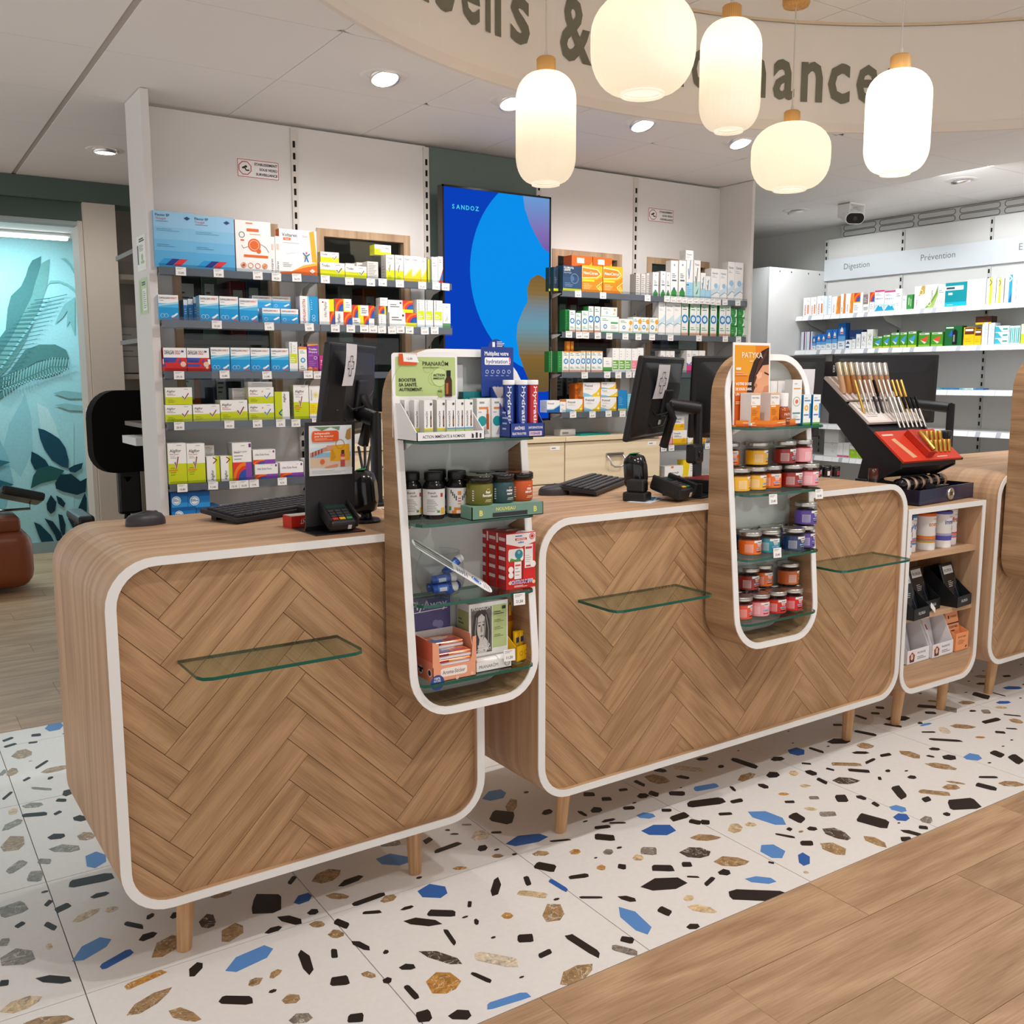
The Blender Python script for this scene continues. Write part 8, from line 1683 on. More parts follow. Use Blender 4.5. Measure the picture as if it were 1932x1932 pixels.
# ---- second tower, top shelf
PX = '#e8761a'
o = thing('display_tray', 'orange pointed display tray under the sun serum cartons', 'tray', (0, 0, ZS1), 0); P = [(1.925, -.13), (1.995, -.212), (2.205, -.136), (2.205, -.06), (1.925, -.06)]
q = B(); q.prism(P, 0, .004, '#f0a050'); ob('tray_base', q, 'card', o)
for (xa, ya), (xb, yb), nm in ((P[0], P[1], 'front_left'), (P[1], P[2], 'front_right')):
    q = B(); d = Vector((xb - xa, yb - ya, 0)); nn = Vector((d.y, -d.x, 0)).normalized() * -.002; q.add([(xa, ya, 0), (xb, yb, 0), (xb, yb, .02), (xa, ya, .02)], [(0, 1, 2, 3)], '#e8641c'); q.add([(xa + nn.x, ya + nn.y, .0), (xb + nn.x, yb + nn.y, .0), (xb + nn.x, yb + nn.y, .02), (xa + nn.x, ya + nn.y, .02)], [(3, 2, 1, 0)], '#f0a050'); p = Print(q, (xa, ya, 0), (xb - xa, yb - ya, 0), (0, 0, .02)); p.rect(0, .45, 1, 1, '#ee861e'); p.lines(.2, .5, .75, .75, 1, '#fae0c0', .5); p.lines(.4, .2, .7, .35, 1, '#fae0c0', .5); ob('front_lip', q, 'card', o)
q = B(); W, H = .165, .255; q.prism(rrect(0, W, 0, H, .002, n=3), 0, .003, '#f4efe9', ax='y'); p = Print(q, (.006, 0, .0), (W - .012, 0, 0), (0, 0, H - .008))
p.rect(0, 0, 1, 1, '#dd7f16'); p.rect(0, .0, 1, .4, '#cf5a14'); p.rect(0, .62, .6, 1, '#e39a22')
p.poly([(1, .98), (.78, .93), (.55, .8), (.42, .62), (.36, .42), (.3, .2), (.35, .02), (1, .02)], '#2c1712')
p.poly([(1, .76), (.82, .75), (.68, .66), (.6, .54), (.56, .5), (.6, .47), (.55, .42), (.58, .38), (.56, .34), (.62, .24), (.78, .12), (1, .1)], '#d99a74')
p.poly([(1, .5), (.86, .48), (.78, .36), (.8, .22), (1, .16)], '#c07f5c'); p.poly([(.62, .62), (.7, .66), (.8, .66), (.78, .6), (.68, .57)], '#e6b28e'); p.line([(.86, .66), (1, .63)], .02, '#3a1c14'); p.poly([(.57, .41), (.72, .38), (.78, .34), (.7, .33), (.58, .36)], '#a3483c'); p.poly([(.6, .53), (.66, .5), (.64, .47), (.58, .49)], '#b57454')
p.line([(.95, .95), (.7, .78), (.58, .6)], .03, '#4a2a1c'); p.line([(.9, .9), (.62, .66), (.5, .4)], .02, '#5a3420')
p.text('PATYKA', .2, .84, .075, '#f6efe4', .6, 'l', .0); p.lines(.42, .79, .62, .81, 1, '#f6e0c0', .5); p.rect(.03, .69, .17, .72, '#f6e8d8'); p.lines(.03, .62, .4, .67, 2, '#f0a070', .6)
for k, t_ in enumerate(('VOTRE DOSE', 'DE SOLEIL DANS', 'UN FLACON')): p.text(t_, .02, .5 - .065 * k, .035, '#faf4ec', .46, 'l', .02)
p.lines(.02, .26, .38, .3, 2, '#f4c89a', .5)
tag(ob('header_card', q, 'card', None, (1.925, -.118, ZS1 + .0045), rot=(-.03, -.0, .0)), 'orange poster card with a dark haired woman in profile', 'sign')
SUN = [('rect', .0, .08, 1, .62, '#e0861c'), ('rect', .06, .56, .6, .6, '#f8ecd8'), ('text', 'PATYKA', .1, .82, .06, '#4a4a4a', .8, 'l', .0), ('lines', .1, .66, .5, .74, 2, '#b8b4b0', .3), ('lines', .12, .3, .8, .5, 4, '#a85a10', .3), ('ring', .6, .14, .12, .012, '#b8601a', 18), ('ring', .6, .14, .08, .012, '#b8601a', 16), ('rect', 0, .95, 1, 1, '#e8b98a')]
D['sun'] = ('white and orange serum carton', '#f3eee9', '#e3dcd8', .045, SUN); D['serumback'] = ('white serum carton', '#f0edea', '#d9d6d3', .04, [('rect', .15, .3, .85, .7, '#dcdcde')]); D['twig'] = ('tall white oil carton with leaf ring', '#f1f1ef', '#dcdcda', .04, [('rect', .15, .78, .85, .81, '#e0a05a'), ('lines', .2, .88, .7, .93, 1, '#9a9a9a'), ('ring', .5, .5, .11, .012, '#8a9a7a', 14), ('circ', .5, .5, .05, '#e07a5a', 8), ('rect', .1, .22, .9, .25, '#3f8a8c'), ('rect', .1, .08, .9, .1, '#3f7ab0'), ('lines', .15, .12, .8, .2, 3, '#b8b8b8', .3)]); D['bluesp'] = ('blue and white nasal spray carton', '#f3f4f4', '#1f7fae', .06, [('rect', .8, .2, 1, .7, '#3f8ac0'), ('circ', .4, .55, .1, '#f0b84a', 10), ('circ', .4, .55, .05, '#f8e4b8', 8), ('rect', .1, .78, .9, .82, '#4a8ac0'), ('rect', .1, .3, .7, .34, '#3f7ab8'), ('rect', 0, 0, 1, .06, '#5ab04a'), ('lines', .1, .86, .8, .92, 1, '#9a9a9a')])
for k, (x, y, r) in enumerate(((1.95, -.168, 0), (2.04, -.165, 0))): tag(ob('serum_carton', cartonmesh('sun', .04, .1, .045), (), None, (x, y, ZS1 + .0046), r), 'white and orange serum carton, %s on the orange tray' % ORD[k], 'carton', 'serum cartons on the orange tray')
t = thing('serum_bottle', 'amber serum bottle with white pump cap on the orange tray', 'bottle', (2.112, -.155, ZS1 + .0046)); q = B(); q.lathe([(.019, 0), (.021, .003), (.021, .042), (.017, .05), (.0125, .054), (.0125, .058)], 28, col='#a0481a'); wraptext(q, 'PATYKA', .0212, 5, .028, .008, '#f4e4d4', 90); patch(q, .0212, -20, 30, .018, .02, '#f4e4d4', 3); patch(q, .0212, -20, 20, .01, .0112, '#f4e4d4', 3); ob('bottle_body', q, 'gloss', t); q = B(); q.lathe([(.0135, .056), (.0135, .096), (.0125, .098), (.001, .098)], 24, col='#f2f0ee', cap=False); ob('pump_cap', q, 'gloss', t)
for k, x in enumerate((2.085, 2.118, 2.153)): tag(ob('serum_carton', cartonmesh('serumback', .031, .135, .03), (), None, (x, -.092, ZS1 + .0046)), 'plain white serum carton in the rear, %s behind the amber bottle' % ORD[k], 'carton', 'plain serum cartons at the rear')
tag(ob('oil_carton', cartonmesh('twig', .04, .14, .035), (), None, (2.165, -.142, ZS1 + .0046), -.1), 'tall white oil carton with a leaf ring beside the amber bottle', 'carton')
for k, x in enumerate((2.221, 2.268)): tag(ob('spray_carton', cartonmesh('bluesp', .036, .098, .06), (), None, (x + .0, -.142 + .0 * k, ZS1), .0), 'blue sided nasal spray carton, %s at the end of the top shelf' % ORD[k], 'carton', 'nasal spray cartons at the shelf end')
tagcard(2.012, -.214, 1.033, '23,40', 'white price card hanging below the yellow gummy jars'); tagcard(2.238, -.206, 1.033, '23,90', 'white price card hanging below the pink gummy jars'); tagcard(2.052, -.204, .858, '23,40', 'small white price strip before the teal gummy jar')
# ---- last tower (only its edge is in the picture)
T3Z = (1.2564, 1.0504, .8464, .6404); x3 = 3.69
for k in range(3):
    t = thing('amber_bottle', 'amber lotion bottle with frosted cap, %s on the last tower' % ORD[k], 'bottle', (x3 + .035 + .055 * k, -.12, T3Z[0]), 0, 'amber bottles on the last tower'); q = B(); q.prism(rrect(-.024, .024, -.016, .016, .006, n=4), 0, .085, '#a8582c'); q.box(-.018, .018, -.0166, -.016, .02, .06, '#c9a88c'); ob('bottle_body', q, 'gloss', t); q = B(); q.prism(rrect(-.02, .02, -.014, .014, .006, n=4), .085, .125, '#e4ddd6'); ob('cap', q, 'plastic', t)
D['creambox'] = ('white cream carton', '#eeecea', '#dddbd8', .045, [('rect', .1, .8, .9, .84, '#9a9896'), ('lines', .1, .3, .8, .7, 6, '#c4c2c0', .3)]); D['mistbox'] = ('pale blue cream carton', '#b9d0da', '#9fb9c4', .05, [('rect', .1, .5, .8, .54, '#f0f4f4'), ('lines', .1, .2, .7, .4, 3, '#7f9aa6', .3)]); D['aquabox'] = ('white and aqua cream carton', '#eef2f3', '#d4dcde', .05, [('rect', 0, .3, 1, .6, '#2a9cc4'), ('rect', 0, .6, .4, .7, '#8a7fb0')])
for k in range(4):
    tag(ob('cream_carton', cartonmesh('creambox', .045, .12 - .02 * (k % 2), .045), (), None, (x3 + .003 + .05 * k, -.145, T3Z[1])), 'white cream carton, %s on the last tower second shelf' % ORD[k], 'carton', 'cream cartons on the last tower')
    tag(ob('cream_carton', cartonmesh('mistbox', .05, .13, .05), (), None, (x3 + .002 + .053 * k, -.145, T3Z[2])), 'pale blue cream carton, %s on the last tower third shelf' % ORD[k], 'carton', 'cream cartons on the last tower')
    tag(ob('cream_carton', cartonmesh('aquabox', .056, .09, .05), (), None, (x3 + .002 + .059 * k, -.145, T3Z[3])), 'white and aqua cream carton, %s on the last tower lowest shelf' % ORD[k], 'carton', 'cream cartons on the last tower')
# ================================================================ inside the small cabinet
def tub(lab, x, y, top, word, wc, stripes, r=.0385, h=.15):
    t = thing('powder_tub', lab, 'tub', (x, y, .7144), -.35, 'tall powder tubs in the open cabinet'); q = B(); q.lathe([(r, 0), (r, h - .012)], 36, col='#f3f1ef', cap=True); rl = r + .0003
    z = .03
    for c, hh in stripes: patch(q, rl, -170, 170, z, z + hh, c, 30); z += hh + .001
    wraptext(q, word, rl, 28, .098, .02, wc, 95, .02); patch(q, rl, 10, 45, .126, .128, '#9a9a9a', 3); patch(q, rl, 38, 55, .07, .09, '#7a3f5a', 2); patch(q, rl, -60, 70, .094, .0944, '#d8d4d0', 6); ob('tub_body', q, 'card', t)
    q = B(); q.lathe([(r - .001, h - .012), (r + .001, h - .011), (r + .001, h - .002), (r - .002, h)], 36, col=top, cap=True); ob('lid', q, 'gloss', t)
BL = (('#3a9ad8', .008), ('#e08a4a', .004), ('#7a4a9a', .004), ('#e0567a', .004), ('#3a6ac0', .003)); OR = (('#e8a01c', .006), ('#5aa05a', .004), ('#d8503a', .005), ('#f08a1a', .01)); VI = (('#5a5ab8', .02), ('#b8b4e0', .008)); PK = (('#e0567a', .005), ('#4a9ad0', .004), ('#f0803a', .006), ('#d83a6a', .006))
for k, (x, y, c, w_, wc, st, nm) in enumerate(((3.055, .045, '#1f5a9c', 'night', '#2a5ca8', BL, 'blue lidded'), (3.13, .078, '#2a78c0', 'night', '#2a78c0', BL, 'bright blue lidded'), (3.238, .064, '#e8641c', 'energy', '#e08a1c', OR, 'orange lidded'), (3.346, .062, '#5a58b0', 'immune', '#4a48a0', VI, 'violet lidded'), (3.427, .09, '#e8e0de', 'fruit', '#c8384a', PK, 'pink lettered'))): tub('%s powder tub, %s along the cabinet top shelf' % (nm, ORD[k]), x, y, c, w_, wc, st)
for k, (x, y, c) in enumerate(((3.08, .165, '#c8501c'), (3.19, .165, '#d85a1c'), (3.29, .165, '#c85020'))): tub('orange lidded powder tub in the rear row, %s one' % ORD[k], x, y, c, 'energy', '#e08a1c', OR)
def pouchtray(k, x, y, lab, rz):
    tray('black cardboard tray holding mask pouches, %s' % lab, x, x + .125, y, y + .15, .4684, .045, .15, '#17181a', '#0e0f10', front=[('text', 'FILORGA', .3, .4, .26, '#e4e2e0', .42, 'l', .006)], rz=rz, group='black mask pouch trays', hs=.13)
    q = B(); W, H = .105, .175; q.bev(0, W, 0, .012, 0, H, .004, '#17181c', seg=2); p = Print(q, (0, -.0002, 0), (W, 0, 0), (0, 0, H)); p.rect(.12, .74, .88, .93, '#d4d2d0'); p.text('FILORGA', .5, .79, .07, '#1a1a1c', .6, 'c', .004); p.lines(.28, .42, .72, .58, 4, '#c8c6c4', .3); p.rect(.2, .04, .8, .3, '#20242c'); p.line([(.15, .1), (.3, .3), (.22, .6)], .012, '#3a4250'); p.line([(.82, .15), (.75, .4), (.85, .62)], .012, '#5a6270')
    c, s = math.cos(rz), math.sin(rz); o = ob('mask_pouch', q, 'gloss', None, (x + .01 * c - .032 * s, y + .01 * s + .032 * c, .4712), rot=(-.32, 0, rz)); tag(o, 'glossy black mask pouch with silver label in the %s' % lab, 'pouch', 'black mask pouches')
pouchtray(0, 3.01, -.058, 'first black tray by the counter', .12); pouchtray(1, 3.17, .0, 'middle black tray', .12); pouchtray(2, 3.35, -.025, 'last black tray', .12)
q = B(); q.box(-.02, .02, 0, .001, -.012, .012, '#f2f2f0'); tag(ob('price_card', q, 'card', None, (3.205, -.012, .487), rot=(-.4, .7, 0)), 'loose white price card tilted on the middle black tray', 'price card')
for k, x in enumerate((3.03, 3.195)):
    tray('white and pink face mask tray, %s on the cabinet floor' % ORD[k], x, x + .155, -.025, .13, .2804, .055, .15, '#ece8ea', '#cfc8ca', front=[('rect', .04, .1, .4, .9, '#f4d9d6'), ('poly', [(.12, .1), (.1, .6), (.22, .85), (.34, .6), (.32, .1)], '#5a2a22'), ('poly', [(.16, .35), (.17, .7), (.27, .7), (.28, .35), (.22, .25)], '#e8b8a4'), ('text', 'INCAROSE', .46, .62, .16, '#5a5660', .48, 'l', 0), ('lines', .46, .2, .9, .45, 2, '#8a8690', .4)], rz=.04, group='white face mask trays', hs=.05)
    q = B(); W, H = .125, .155; q.bev(0, W, 0, .01, 0, H, .003, '#dcd8dc', seg=1); p = Print(q, (0, -.0002, 0), (W, 0, 0), (0, 0, H)); c_ = ('#3a4a6a', '#b8344a')[k]; p.poly([(.32, .7), (.68, .7), (.76, .55), (.24, .5)], c_); p.poly([(.34, .3), (.66, .34), (.5, .06)], c_); p.circ(.5, .76, .05, '#c8884a' if k else '#6a7a9a', 8); p.text('INCAROSE', .5, .9, .04, '#7a7680', .4, 'c', 0); p.lines(.35, .4, .65, .48, 3, '#a8a4ae', .3)
    tag(ob('mask_sachet', q, 'card', None, (x + .013, .045, .2834), rot=(-.25, 0, .04)), '%s printed face mask sachet in its white tray' % ('navy', 'pink fruit')[k], 'sachet', 'face mask sachets')
tray('orange face mask tray at the end of the cabinet floor', 3.362, 3.46, -.02, .07, .2804, .075, .1, '#ef9a62', '#d07a44', front=[('text', 'BB SHOT MASK', .2, .72, .1, '#5a2a14', .6, 'l', .01), ('lines', .22, .34, .8, .62, 4, '#8a4a24', .3), ('poly', [(.76, .1), (.9, .14), (.88, .26), (.78, .2)], '#5a2a14')], rz=.03, hs=.06)
for k in range(2):
    q = B(); W, H = .09, .165; q.bev(0, W, 0, .008, 0, H, .002, '#e8894e' if k else '#f0a472', seg=1); p = Print(q, (0, -.0002, 0), (W, 0, 0), (0, 0, H)); p.rect(0, .62, 1, .65, '#2a2020'); p.text('CHERRIES', .36, .78, .05, '#6a3a20', .5, 'l', 0); p.rect(.16, .76, .26, .84, '#2a2020'); p.text('TO SHOT MASK', .5, .52, .05, '#5a2a14', .7, 'c', .01); p.lines(.2, .42, .8, .48, 1, '#5a2a14', .5)
    tag(ob('mask_sachet', q, 'card', None, (3.367, .005 + .022 * k, .2834 + .006 * k), rot=(-.2, 0, .03)), 'orange face mask sachet, %s in the orange tray' % ('front', 'rear')[k], 'sachet', 'face mask sachets')
# ================================================================ things on the worktops
TOP = 1.0114
def mouse(lab, x, y, rz):
    t = thing('computer_mouse', lab, 'mouse', (x, y, TOP), rz); n = 20; rings = ((1, .0), (1.0, .008), (.97, .018), (.82, .028), (.5, .034), (.0, .0355)); v = []
    for k, z in rings: v += [(.055 * k * math.cos(2 * PI * i / n), .031 * k * math.sin(2 * PI * i / n), z * (1 + .12 * math.cos(2 * PI * i / n - .4) * (1 - k))) for i in range(n)]
    q = B(); q.add(v, [(j * n + i, j * n + (i + 1) % n, (j + 1) * n + (i + 1) % n, (j + 1) * n + i) for j in range(5) for i in range(n)], '#39353a', 0, True); ob('mouse_body', q, 'plastic', t)
    q = B(); q.xf = Matrix.Translation((.028, 0, .0285)) @ Matrix.Rotation(PI / 2, 4, 'X'); q.lathe([(.007, -.003), (.0085, -.002), (.0085, .002), (.007, .003)], 16, col='#151416'); ob('scroll_wheel', q, 'plastic', t)
mouse('dark grey computer mouse alone on the first counter', .293, .475, .15); mouse('dark grey computer mouse beside the middle counter keyboard', 1.618, .405, -.35)
def keyboard(lab, x, y, rz, L=.43, W=.15):
    t = thing('keyboard', lab, 'keyboard', (x, y, TOP), rz); q = B(); q.prism([(0, .006), (0, .016), (W, .034), (W, .022)], 0, L, '#232125', 0, 'x'); q.box(.03, .06, W - .03, W - .01, 0, .024, '#1b1a1c'); q.box(L - .06, L - .03, W - .03, W - .01, 0, .024, '#1b1a1c'); q.box(.02, L - .02, .005, .015, 0, .008, '#1b1a1c'); ob('key_deck', q, 'plastic', t)
    rows = B(); me = None
    for r in range(6):
        yy = .012 + r * .0215; z = .016 + (yy) * .018 / W * .95; n = (14, 15, 15, 15, 15, 16)[r]
        x_ = .012; w = (L - .024) / n
        for k in range(n):
            ww = w
            if r == 0 and k in (4, 5, 6, 7): continue
            rows.bev(x_ + k * w + .0012, x_ + (k + 1) * w - .0012, yy, yy + .0185, z + .0005, z + .0075, .0015, '#333036', seg=1)
        if r == 0: rows.bev(x_ + 4 * w, x_ + 8 * w, yy, yy + .0185, z + .0005, z + .0075, .0015, '#333036', seg=1)
    tag(ob('keys', rows, 'plastic', t), kind='stuff')
keyboard('black keyboard on the first counter behind the red box', .50, .33, .42); keyboard('black keyboard standing tilted in the middle of the long counter', 1.70, .275, .62)
q = B(); W, H, dd = .08, .032, .05; q.box(0, W, 0, dd, 0, H, '#d9301c'); p = Print(q, (0, 0, 0), (W, 0, 0), (0, 0, H)); p.k = 3; p.text('SPRINT', .8, .72, .34, '#f6e8e2', .5, 'l', .02)
vs_, fs_, w_ = glyphs('SPRINT', .02)
q = B(); q.box(0, W, 0, dd, 0, H, '#d9301c'); q.box(.002, W - .002, .002, dd - .002, H, H + .0004, '#e9ddd8'); p = Print(q, (W, -.0001, H), (-W, 0, 0), (0, 0, -H)); p.text('SPRINT', .18, .34, .36, '#f8ece6', .5, 'l', .02); p.rect(.3, .24, .62, .28, '#f0b8a8'); 
tag(ob('small_carton', q, 'card', None, (.60, .185, TOP), .12), 'small red carton lettered sprint upside down beside the advertising stand', 'carton')
# advertising stand with card terminal
t = thing('advertising_stand', 'black counter stand with beach sun care poster and terminal shelf', 'stand', (.605, .03, TOP), TH); q = B(); q.prism([(0, 0), (.19, 0), (.19, .003), (.09, .003), (.075, .008), (.068, .02), (.055, .285), (.05, .285), (.063, .016), (.07, .003), (0, .003)][::-1], 0, .138, '#1b1a1c', 0, 'x'); ob('stand_body', q, 'plastic', t)
q = B(); W, H = .118, .128; q.xf = Matrix.Translation((.01, .0542, .148)) @ Matrix.Rotation(.049, 4, 'X'); q.box(0, W, 0, .002, 0, H, '#e9e4de'); p = Print(q, (0, 0, 0), (W, 0, 0), (0, 0, H))
p.rect(.02, .55, .98, .98, '#dfe6ea'); p.rect(.02, .36, .98, .5, '#8fb9cf'); p.rect(.02, .46, .98, .56, '#cfe0e8'); p.rect(.02, .16, .98, .36, '#d9bfa4'); p.poly([(.1, .98), (.3, .9), (.5, .97), (.7, .9), (.72, .98)], '#6f8f6a'); p.poly([(.98, .95), (.88, .9), (.84, .75), (.9, .7), (.98, .72)], '#b8894a')
p.poly([(.5, .6), (.94, .62), (.95, .28), (.48, .28)], '#e0a41c'); p.ring(.72, .62, .1, .012, '#b87f12', 14); p.poly([(.52, .58), (.62, .36), (.56, .3), (.5, .3)], '#c98f14'); p.poly([(.02, .46), (.34, .56), (.5, .58), (.5, .5), (.34, .48), (.02, .38)], '#c98d70'); p.poly([(.4, .6), (.56, .6), (.54, .52), (.42, .5)], '#d39a7c')
for k in range(4): p.poly([(.06 + .07 * k, .47 + .02 * k), (.09 + .07 * k, .48 + .02 * k), (.09 + .07 * k, .39 + .022 * k), (.06 + .07 * k, .385 + .02 * k)], '#8f3f4a')
p.rect(.73, .16, .83, .42, '#b8484a'); p.rect(.73, .3, .83, .36, '#e8b08a'); p.rect(.745, .42, .815, .5, '#4a2a2a'); p.circ(.3, .28, .05, '#e8622a', 12); p.poly([(.36, .17), (.66, .22), (.66, .17), (.36, .14)], '#d98a6a'); p.rect(0, 0, 1, .14, '#dcdcdc'); p.lines(.05, .03, .95, .11, 3, '#9a9a9a', .25)
p.poly(rrect(.06, .68, .68, .9, .05, n=4), '#e2571c'); p.text('Indispensable', .12, .83, .045, '#fbe9de', .5, 'l', .012); p.text('pour les vacances!', .12, .775, .04, '#fbe9de', .5, 'l', .012); p.lines(.12, .705, .6, .755, 2, '#f3b898', .4); ob('poster', q, 'card', t)
q = B(); p = Print(q, (.09, .0, .0031), (.045, 0, 0), (0, .03, 0)); p.poly([(.3, .2), (1, .2), (1, .5), (.5, .6)], '#c8321c'); ob('base_mark', q, 'card', t)
def terminal(lab, loc, rz, parent_tilt=-.45, big=False):
    t = thing('card_terminal', lab, 'card terminal', loc, rz); s = 1.25 if big else 1.
    q = B(); q.xf = Matrix.Rotation(.5 if not big else .28, 4, 'X') @ Matrix.Scale(s, 4); q.bev(-.038, .038, 0, .095, .0, .03, .008, '#242326', seg=2); q.bev(-.042, -.034, .0, .09, .01, .042, .003, '#1c1b1d', seg=1); q.bev(.034, .042, .0, .09, .01, .042, .003, '#1c1b1d', seg=1); ob('terminal_body', q, 'plastic', t)
    q = B(); q.xf = Matrix.Rotation(.5 if not big else .28, 4, 'X') @ Matrix.Scale(s, 4)
    for r in range(4):
        for c in range(3): q.bev(-.028 + c * .0195, -.012 + c * .0195, .012 + r * .0115, .0205 + r * .0115, .03, .033, .001, ('#c8321c', '#e8b01c', '#2f8a4a')[c] if r == 0 else '#3a393d', seg=1)
    tag(ob('key_pad', q, 'plastic', t), kind='stuff')
    q = B(); q.xf = Matrix.Rotation(.5 if not big else .28, 4, 'X') @ Matrix.Scale(s, 4); q.box(-.028, .028, .062, .088, .0302, .0312, '#2a3a38'); ob('display', q, 'gloss', t)
    q = B(); q.xf = Matrix.Rotation(.5 if not big else .28, 4, 'X') @ Matrix.Scale(s, 4); q.box(.012, .022, -.0006, .0, .008, .02, '#d9d9d6'); ob('sticker', q, 'card', t); return t
terminal('black card terminal on the foot of the advertising stand', (.682, .038, TOP + .004), TH); terminal('larger black card terminal in its tray on the long counter', (1.865, .02, TOP + .004), .28, big=True)
q = B(); q.bev(-.06, .06, -.075, .075, 0, .006, .002, '#1e1d20', seg=1); q.bev(-.06, -.052, -.075, .075, .006, .05, .002, '#262528', seg=1); q.bev(.052, .06, -.075, .075, .006, .05, .002, '#262528', seg=1); q.bev(-.052, .052, .068, .075, .006, .06, .002, '#262528', seg=1)
tag(ob('terminal_cradle', q, 'plastic', None, (1.99, .13, TOP), .3), 'empty black terminal cradle behind the larger card terminal', 'cradle')
q = B(); q.bev(-.03, .03, -.04, .04, 0, .03, .006, '#1e1d1f'); q.bev(-.022, .022, -.03, .03, .03, .07, .006, '#222124'); q.box(-.016, .016, -.031, -.03, .035, .06, '#0c0c0e')
tag(ob('badge_reader', q, 'plastic', None, (1.745, .12, TOP), .5), 'small black badge reader beside the oval scanner', 'reader')
# presentation scanners
def scanner(lab, x, y, rz, s=1., green=True):
    t = thing('barcode_scanner', lab, 'scanner', (x, y, TOP), rz); q = B(); q.lathe([(.04, 0), (.042, .004), (.036, .01), (.012, .014), (.001, .014)], 28, col='#3a3a3c', cap=True); ob('scanner_base', q, 'metal', t)
    q = B(); q.xf = Matrix.Translation((0, 0, .022)) @ Matrix.Rotation(-.08, 4, 'X'); P = rrect(-.038, .038, 0, .125, .036, .03, 8); v = []; m = len(P)
    for sc, yy in ((.5, -.036), (.86, -.028), (1, -.005), (1, .014), (.8, .03)): v += [((x_) * sc, yy, .06 + (z_ - .06) * sc) for x_, z_ in P]
    q.add(v, [(j * m + i, j * m + (i + 1) % m, (j + 1) * m + (i + 1) % m, (j + 1) * m + i) for j in range(4) for i in range(m)], '#151417', 0, True); q.face(v[:m], '#101012'); q.face(v[-m:][::-1], '#151417'); ob('scanner_head', q, 'gloss', t)
    q = B(); q.xf = Matrix.Translation((0, 0, .022)) @ Matrix.Rotation(-.08, 4, 'X'); q.bev(-.02, .02, -.012, .01, .1238, .1262, .001, '#1f9a5a' if green else '#1a1a1c', seg=1); ob('status_light', q, 'plastic', t)
    q = B(); q.tube([(0, 0, .012), (0, .005, .04)], .01, 10, '#2a2a2c'); ob('neck', q, 'plastic', t)
scanner('tall black oval barcode scanner with green light on the long counter', 1.812, .20, .5); scanner('black barcode scanner half hidden beside the first tower', .818, .19, .9, green=True)
# monitors seen from behind
def paper(parent, x, z, w, h, curl=.004):
    q = B(); N_ = 8; P = [(x - w / 2 + w * k / N_, .0) for k in range(N_ + 1)]; v = []
    for k in range(7):
        zz = z + h / 2 - h * k / 6; yy = .033 + curl * math.sin(k / 6 * PI); v += [(x - w / 2, -yy, zz), (x + w / 2, -yy - .001, zz)]
    q.add(v, [(2 * k, 2 * k + 1, 2 * k + 3, 2 * k + 2) for k in range(6)][::1], '#ecebf0', 0)
    p = Print(q, (x - w / 2, -.0386, z - h / 2), (w, 0, 0), (0, 0, h)); s = .17; cr = [(-s, -3 * s), (s, -3 * s), (s, -s), (3 * s * .85, -s), (3 * s * .85, s), (s, s), (s, 3 * s * .85), (-s, 3 * s * .85), (-s, s), (-3 * s * .85, s), (-3 * s * .85, -s), (-s, -s)]; k_ = h / w
    p.line([(.5 + a * .62, .5 + b_ * .62 / k_ * 1.0) for a, b_ in cr + cr[:1]], .022, '#23222a')
    for _ in range(26):
        a, b_ = R.uniform(-.24, .24), R.uniform(-.1, .1)
        if R.random() < .5: a, b_ = b_, a
        p.line([(.5 + a, .5 + b_ / k_), (.5 + a + R.uniform(-.05, .05), .5 + b_ / k_ + R.uniform(-.04, .04))], .012, '#55545c')
    ob('taped_sheet', q, 'card', parent)
def monitor(lab, loc, yaw, tilt, W, H, sheet=None, stand=None, arm=True):
    """origin at the middle of the panel; its back faces local -y"""
    t = thing('computer_monitor', lab, 'monitor', loc, rot=(tilt, 0, yaw)); q = B(); q.bev(-W / 2, W / 2, .0, .022, -H / 2, H / 2, .006, '#1c1b1e', seg=2); v = []; P1 = rrect(-W / 2 + .02, W / 2 - .02, -H / 2 + .012, H / 2 - .02, .02, n=4); P2 = rrect(-W / 2 + .09, W / 2 - .09, -H / 2 + .03, H / 2 - .09, .03, n=4); m = len(P1)
    v = [(a, .001, b_) for a, b_ in P1] + [(a, -.03, b_) for a, b_ in P2]; q.add(v, [(i, (i + 1) % m, m + (i + 1) % m, m + i)[::-1] for i in range(m)], '#1a191c', 0, True); q.face(v[m:], '#1d1c1f'); ob('back_shell', q, 'plastic', t)
    q = B(); q.box(-W / 2 + .012, W / 2 - .012, .0222, .0228, -H / 2 + .016, H / 2 - .012, '#15171c'); ob('display', q, 'gloss', t)
    q = B(); q.bev(-.05, .05, -.042, -.029, -.06, .04, .004, '#131215', seg=1); 
    if arm: q.tube([(0, -.04, -.01), (.0, -.07, -.06), (.03, -.05, -H / 2 - .02)], .018, 10, '#131214')
    ob('mount', q, 'plastic', t)
    q = B(); q.bev(W * .12, W * .28, -.006, .0, H * .3, H * .33, .002, '#0c0b0d', seg=1); q.bev(-.03, -.005, -.032, -.029, -H * .3, -H * .24, .001, '#d6d6d8', seg=1); ob('vents_and_label', q, 'plastic', t)
    for k, (a, b_) in enumerate(((-.3, -.05), (-.33, -.2))):
        q = B(); q.tube([(W * a, -.012, H * b_), (W * a * .7, -.04, H * (b_ - .12)), (W * a * .2, -.05, H * (b_ - .1)), (.0, -.052, H * -.12), (W * .12, -.055, H * .02)], .0035, 6, '#19181b'); q.bev(W * a - .02, W * a + .014, -.022, -.004, H * b_ - .008, H * b_ + .008, .003, '#19181b', seg=1); ob('cable', q, 'plastic', t)
    if sheet: paper(t, *sheet)
    return t
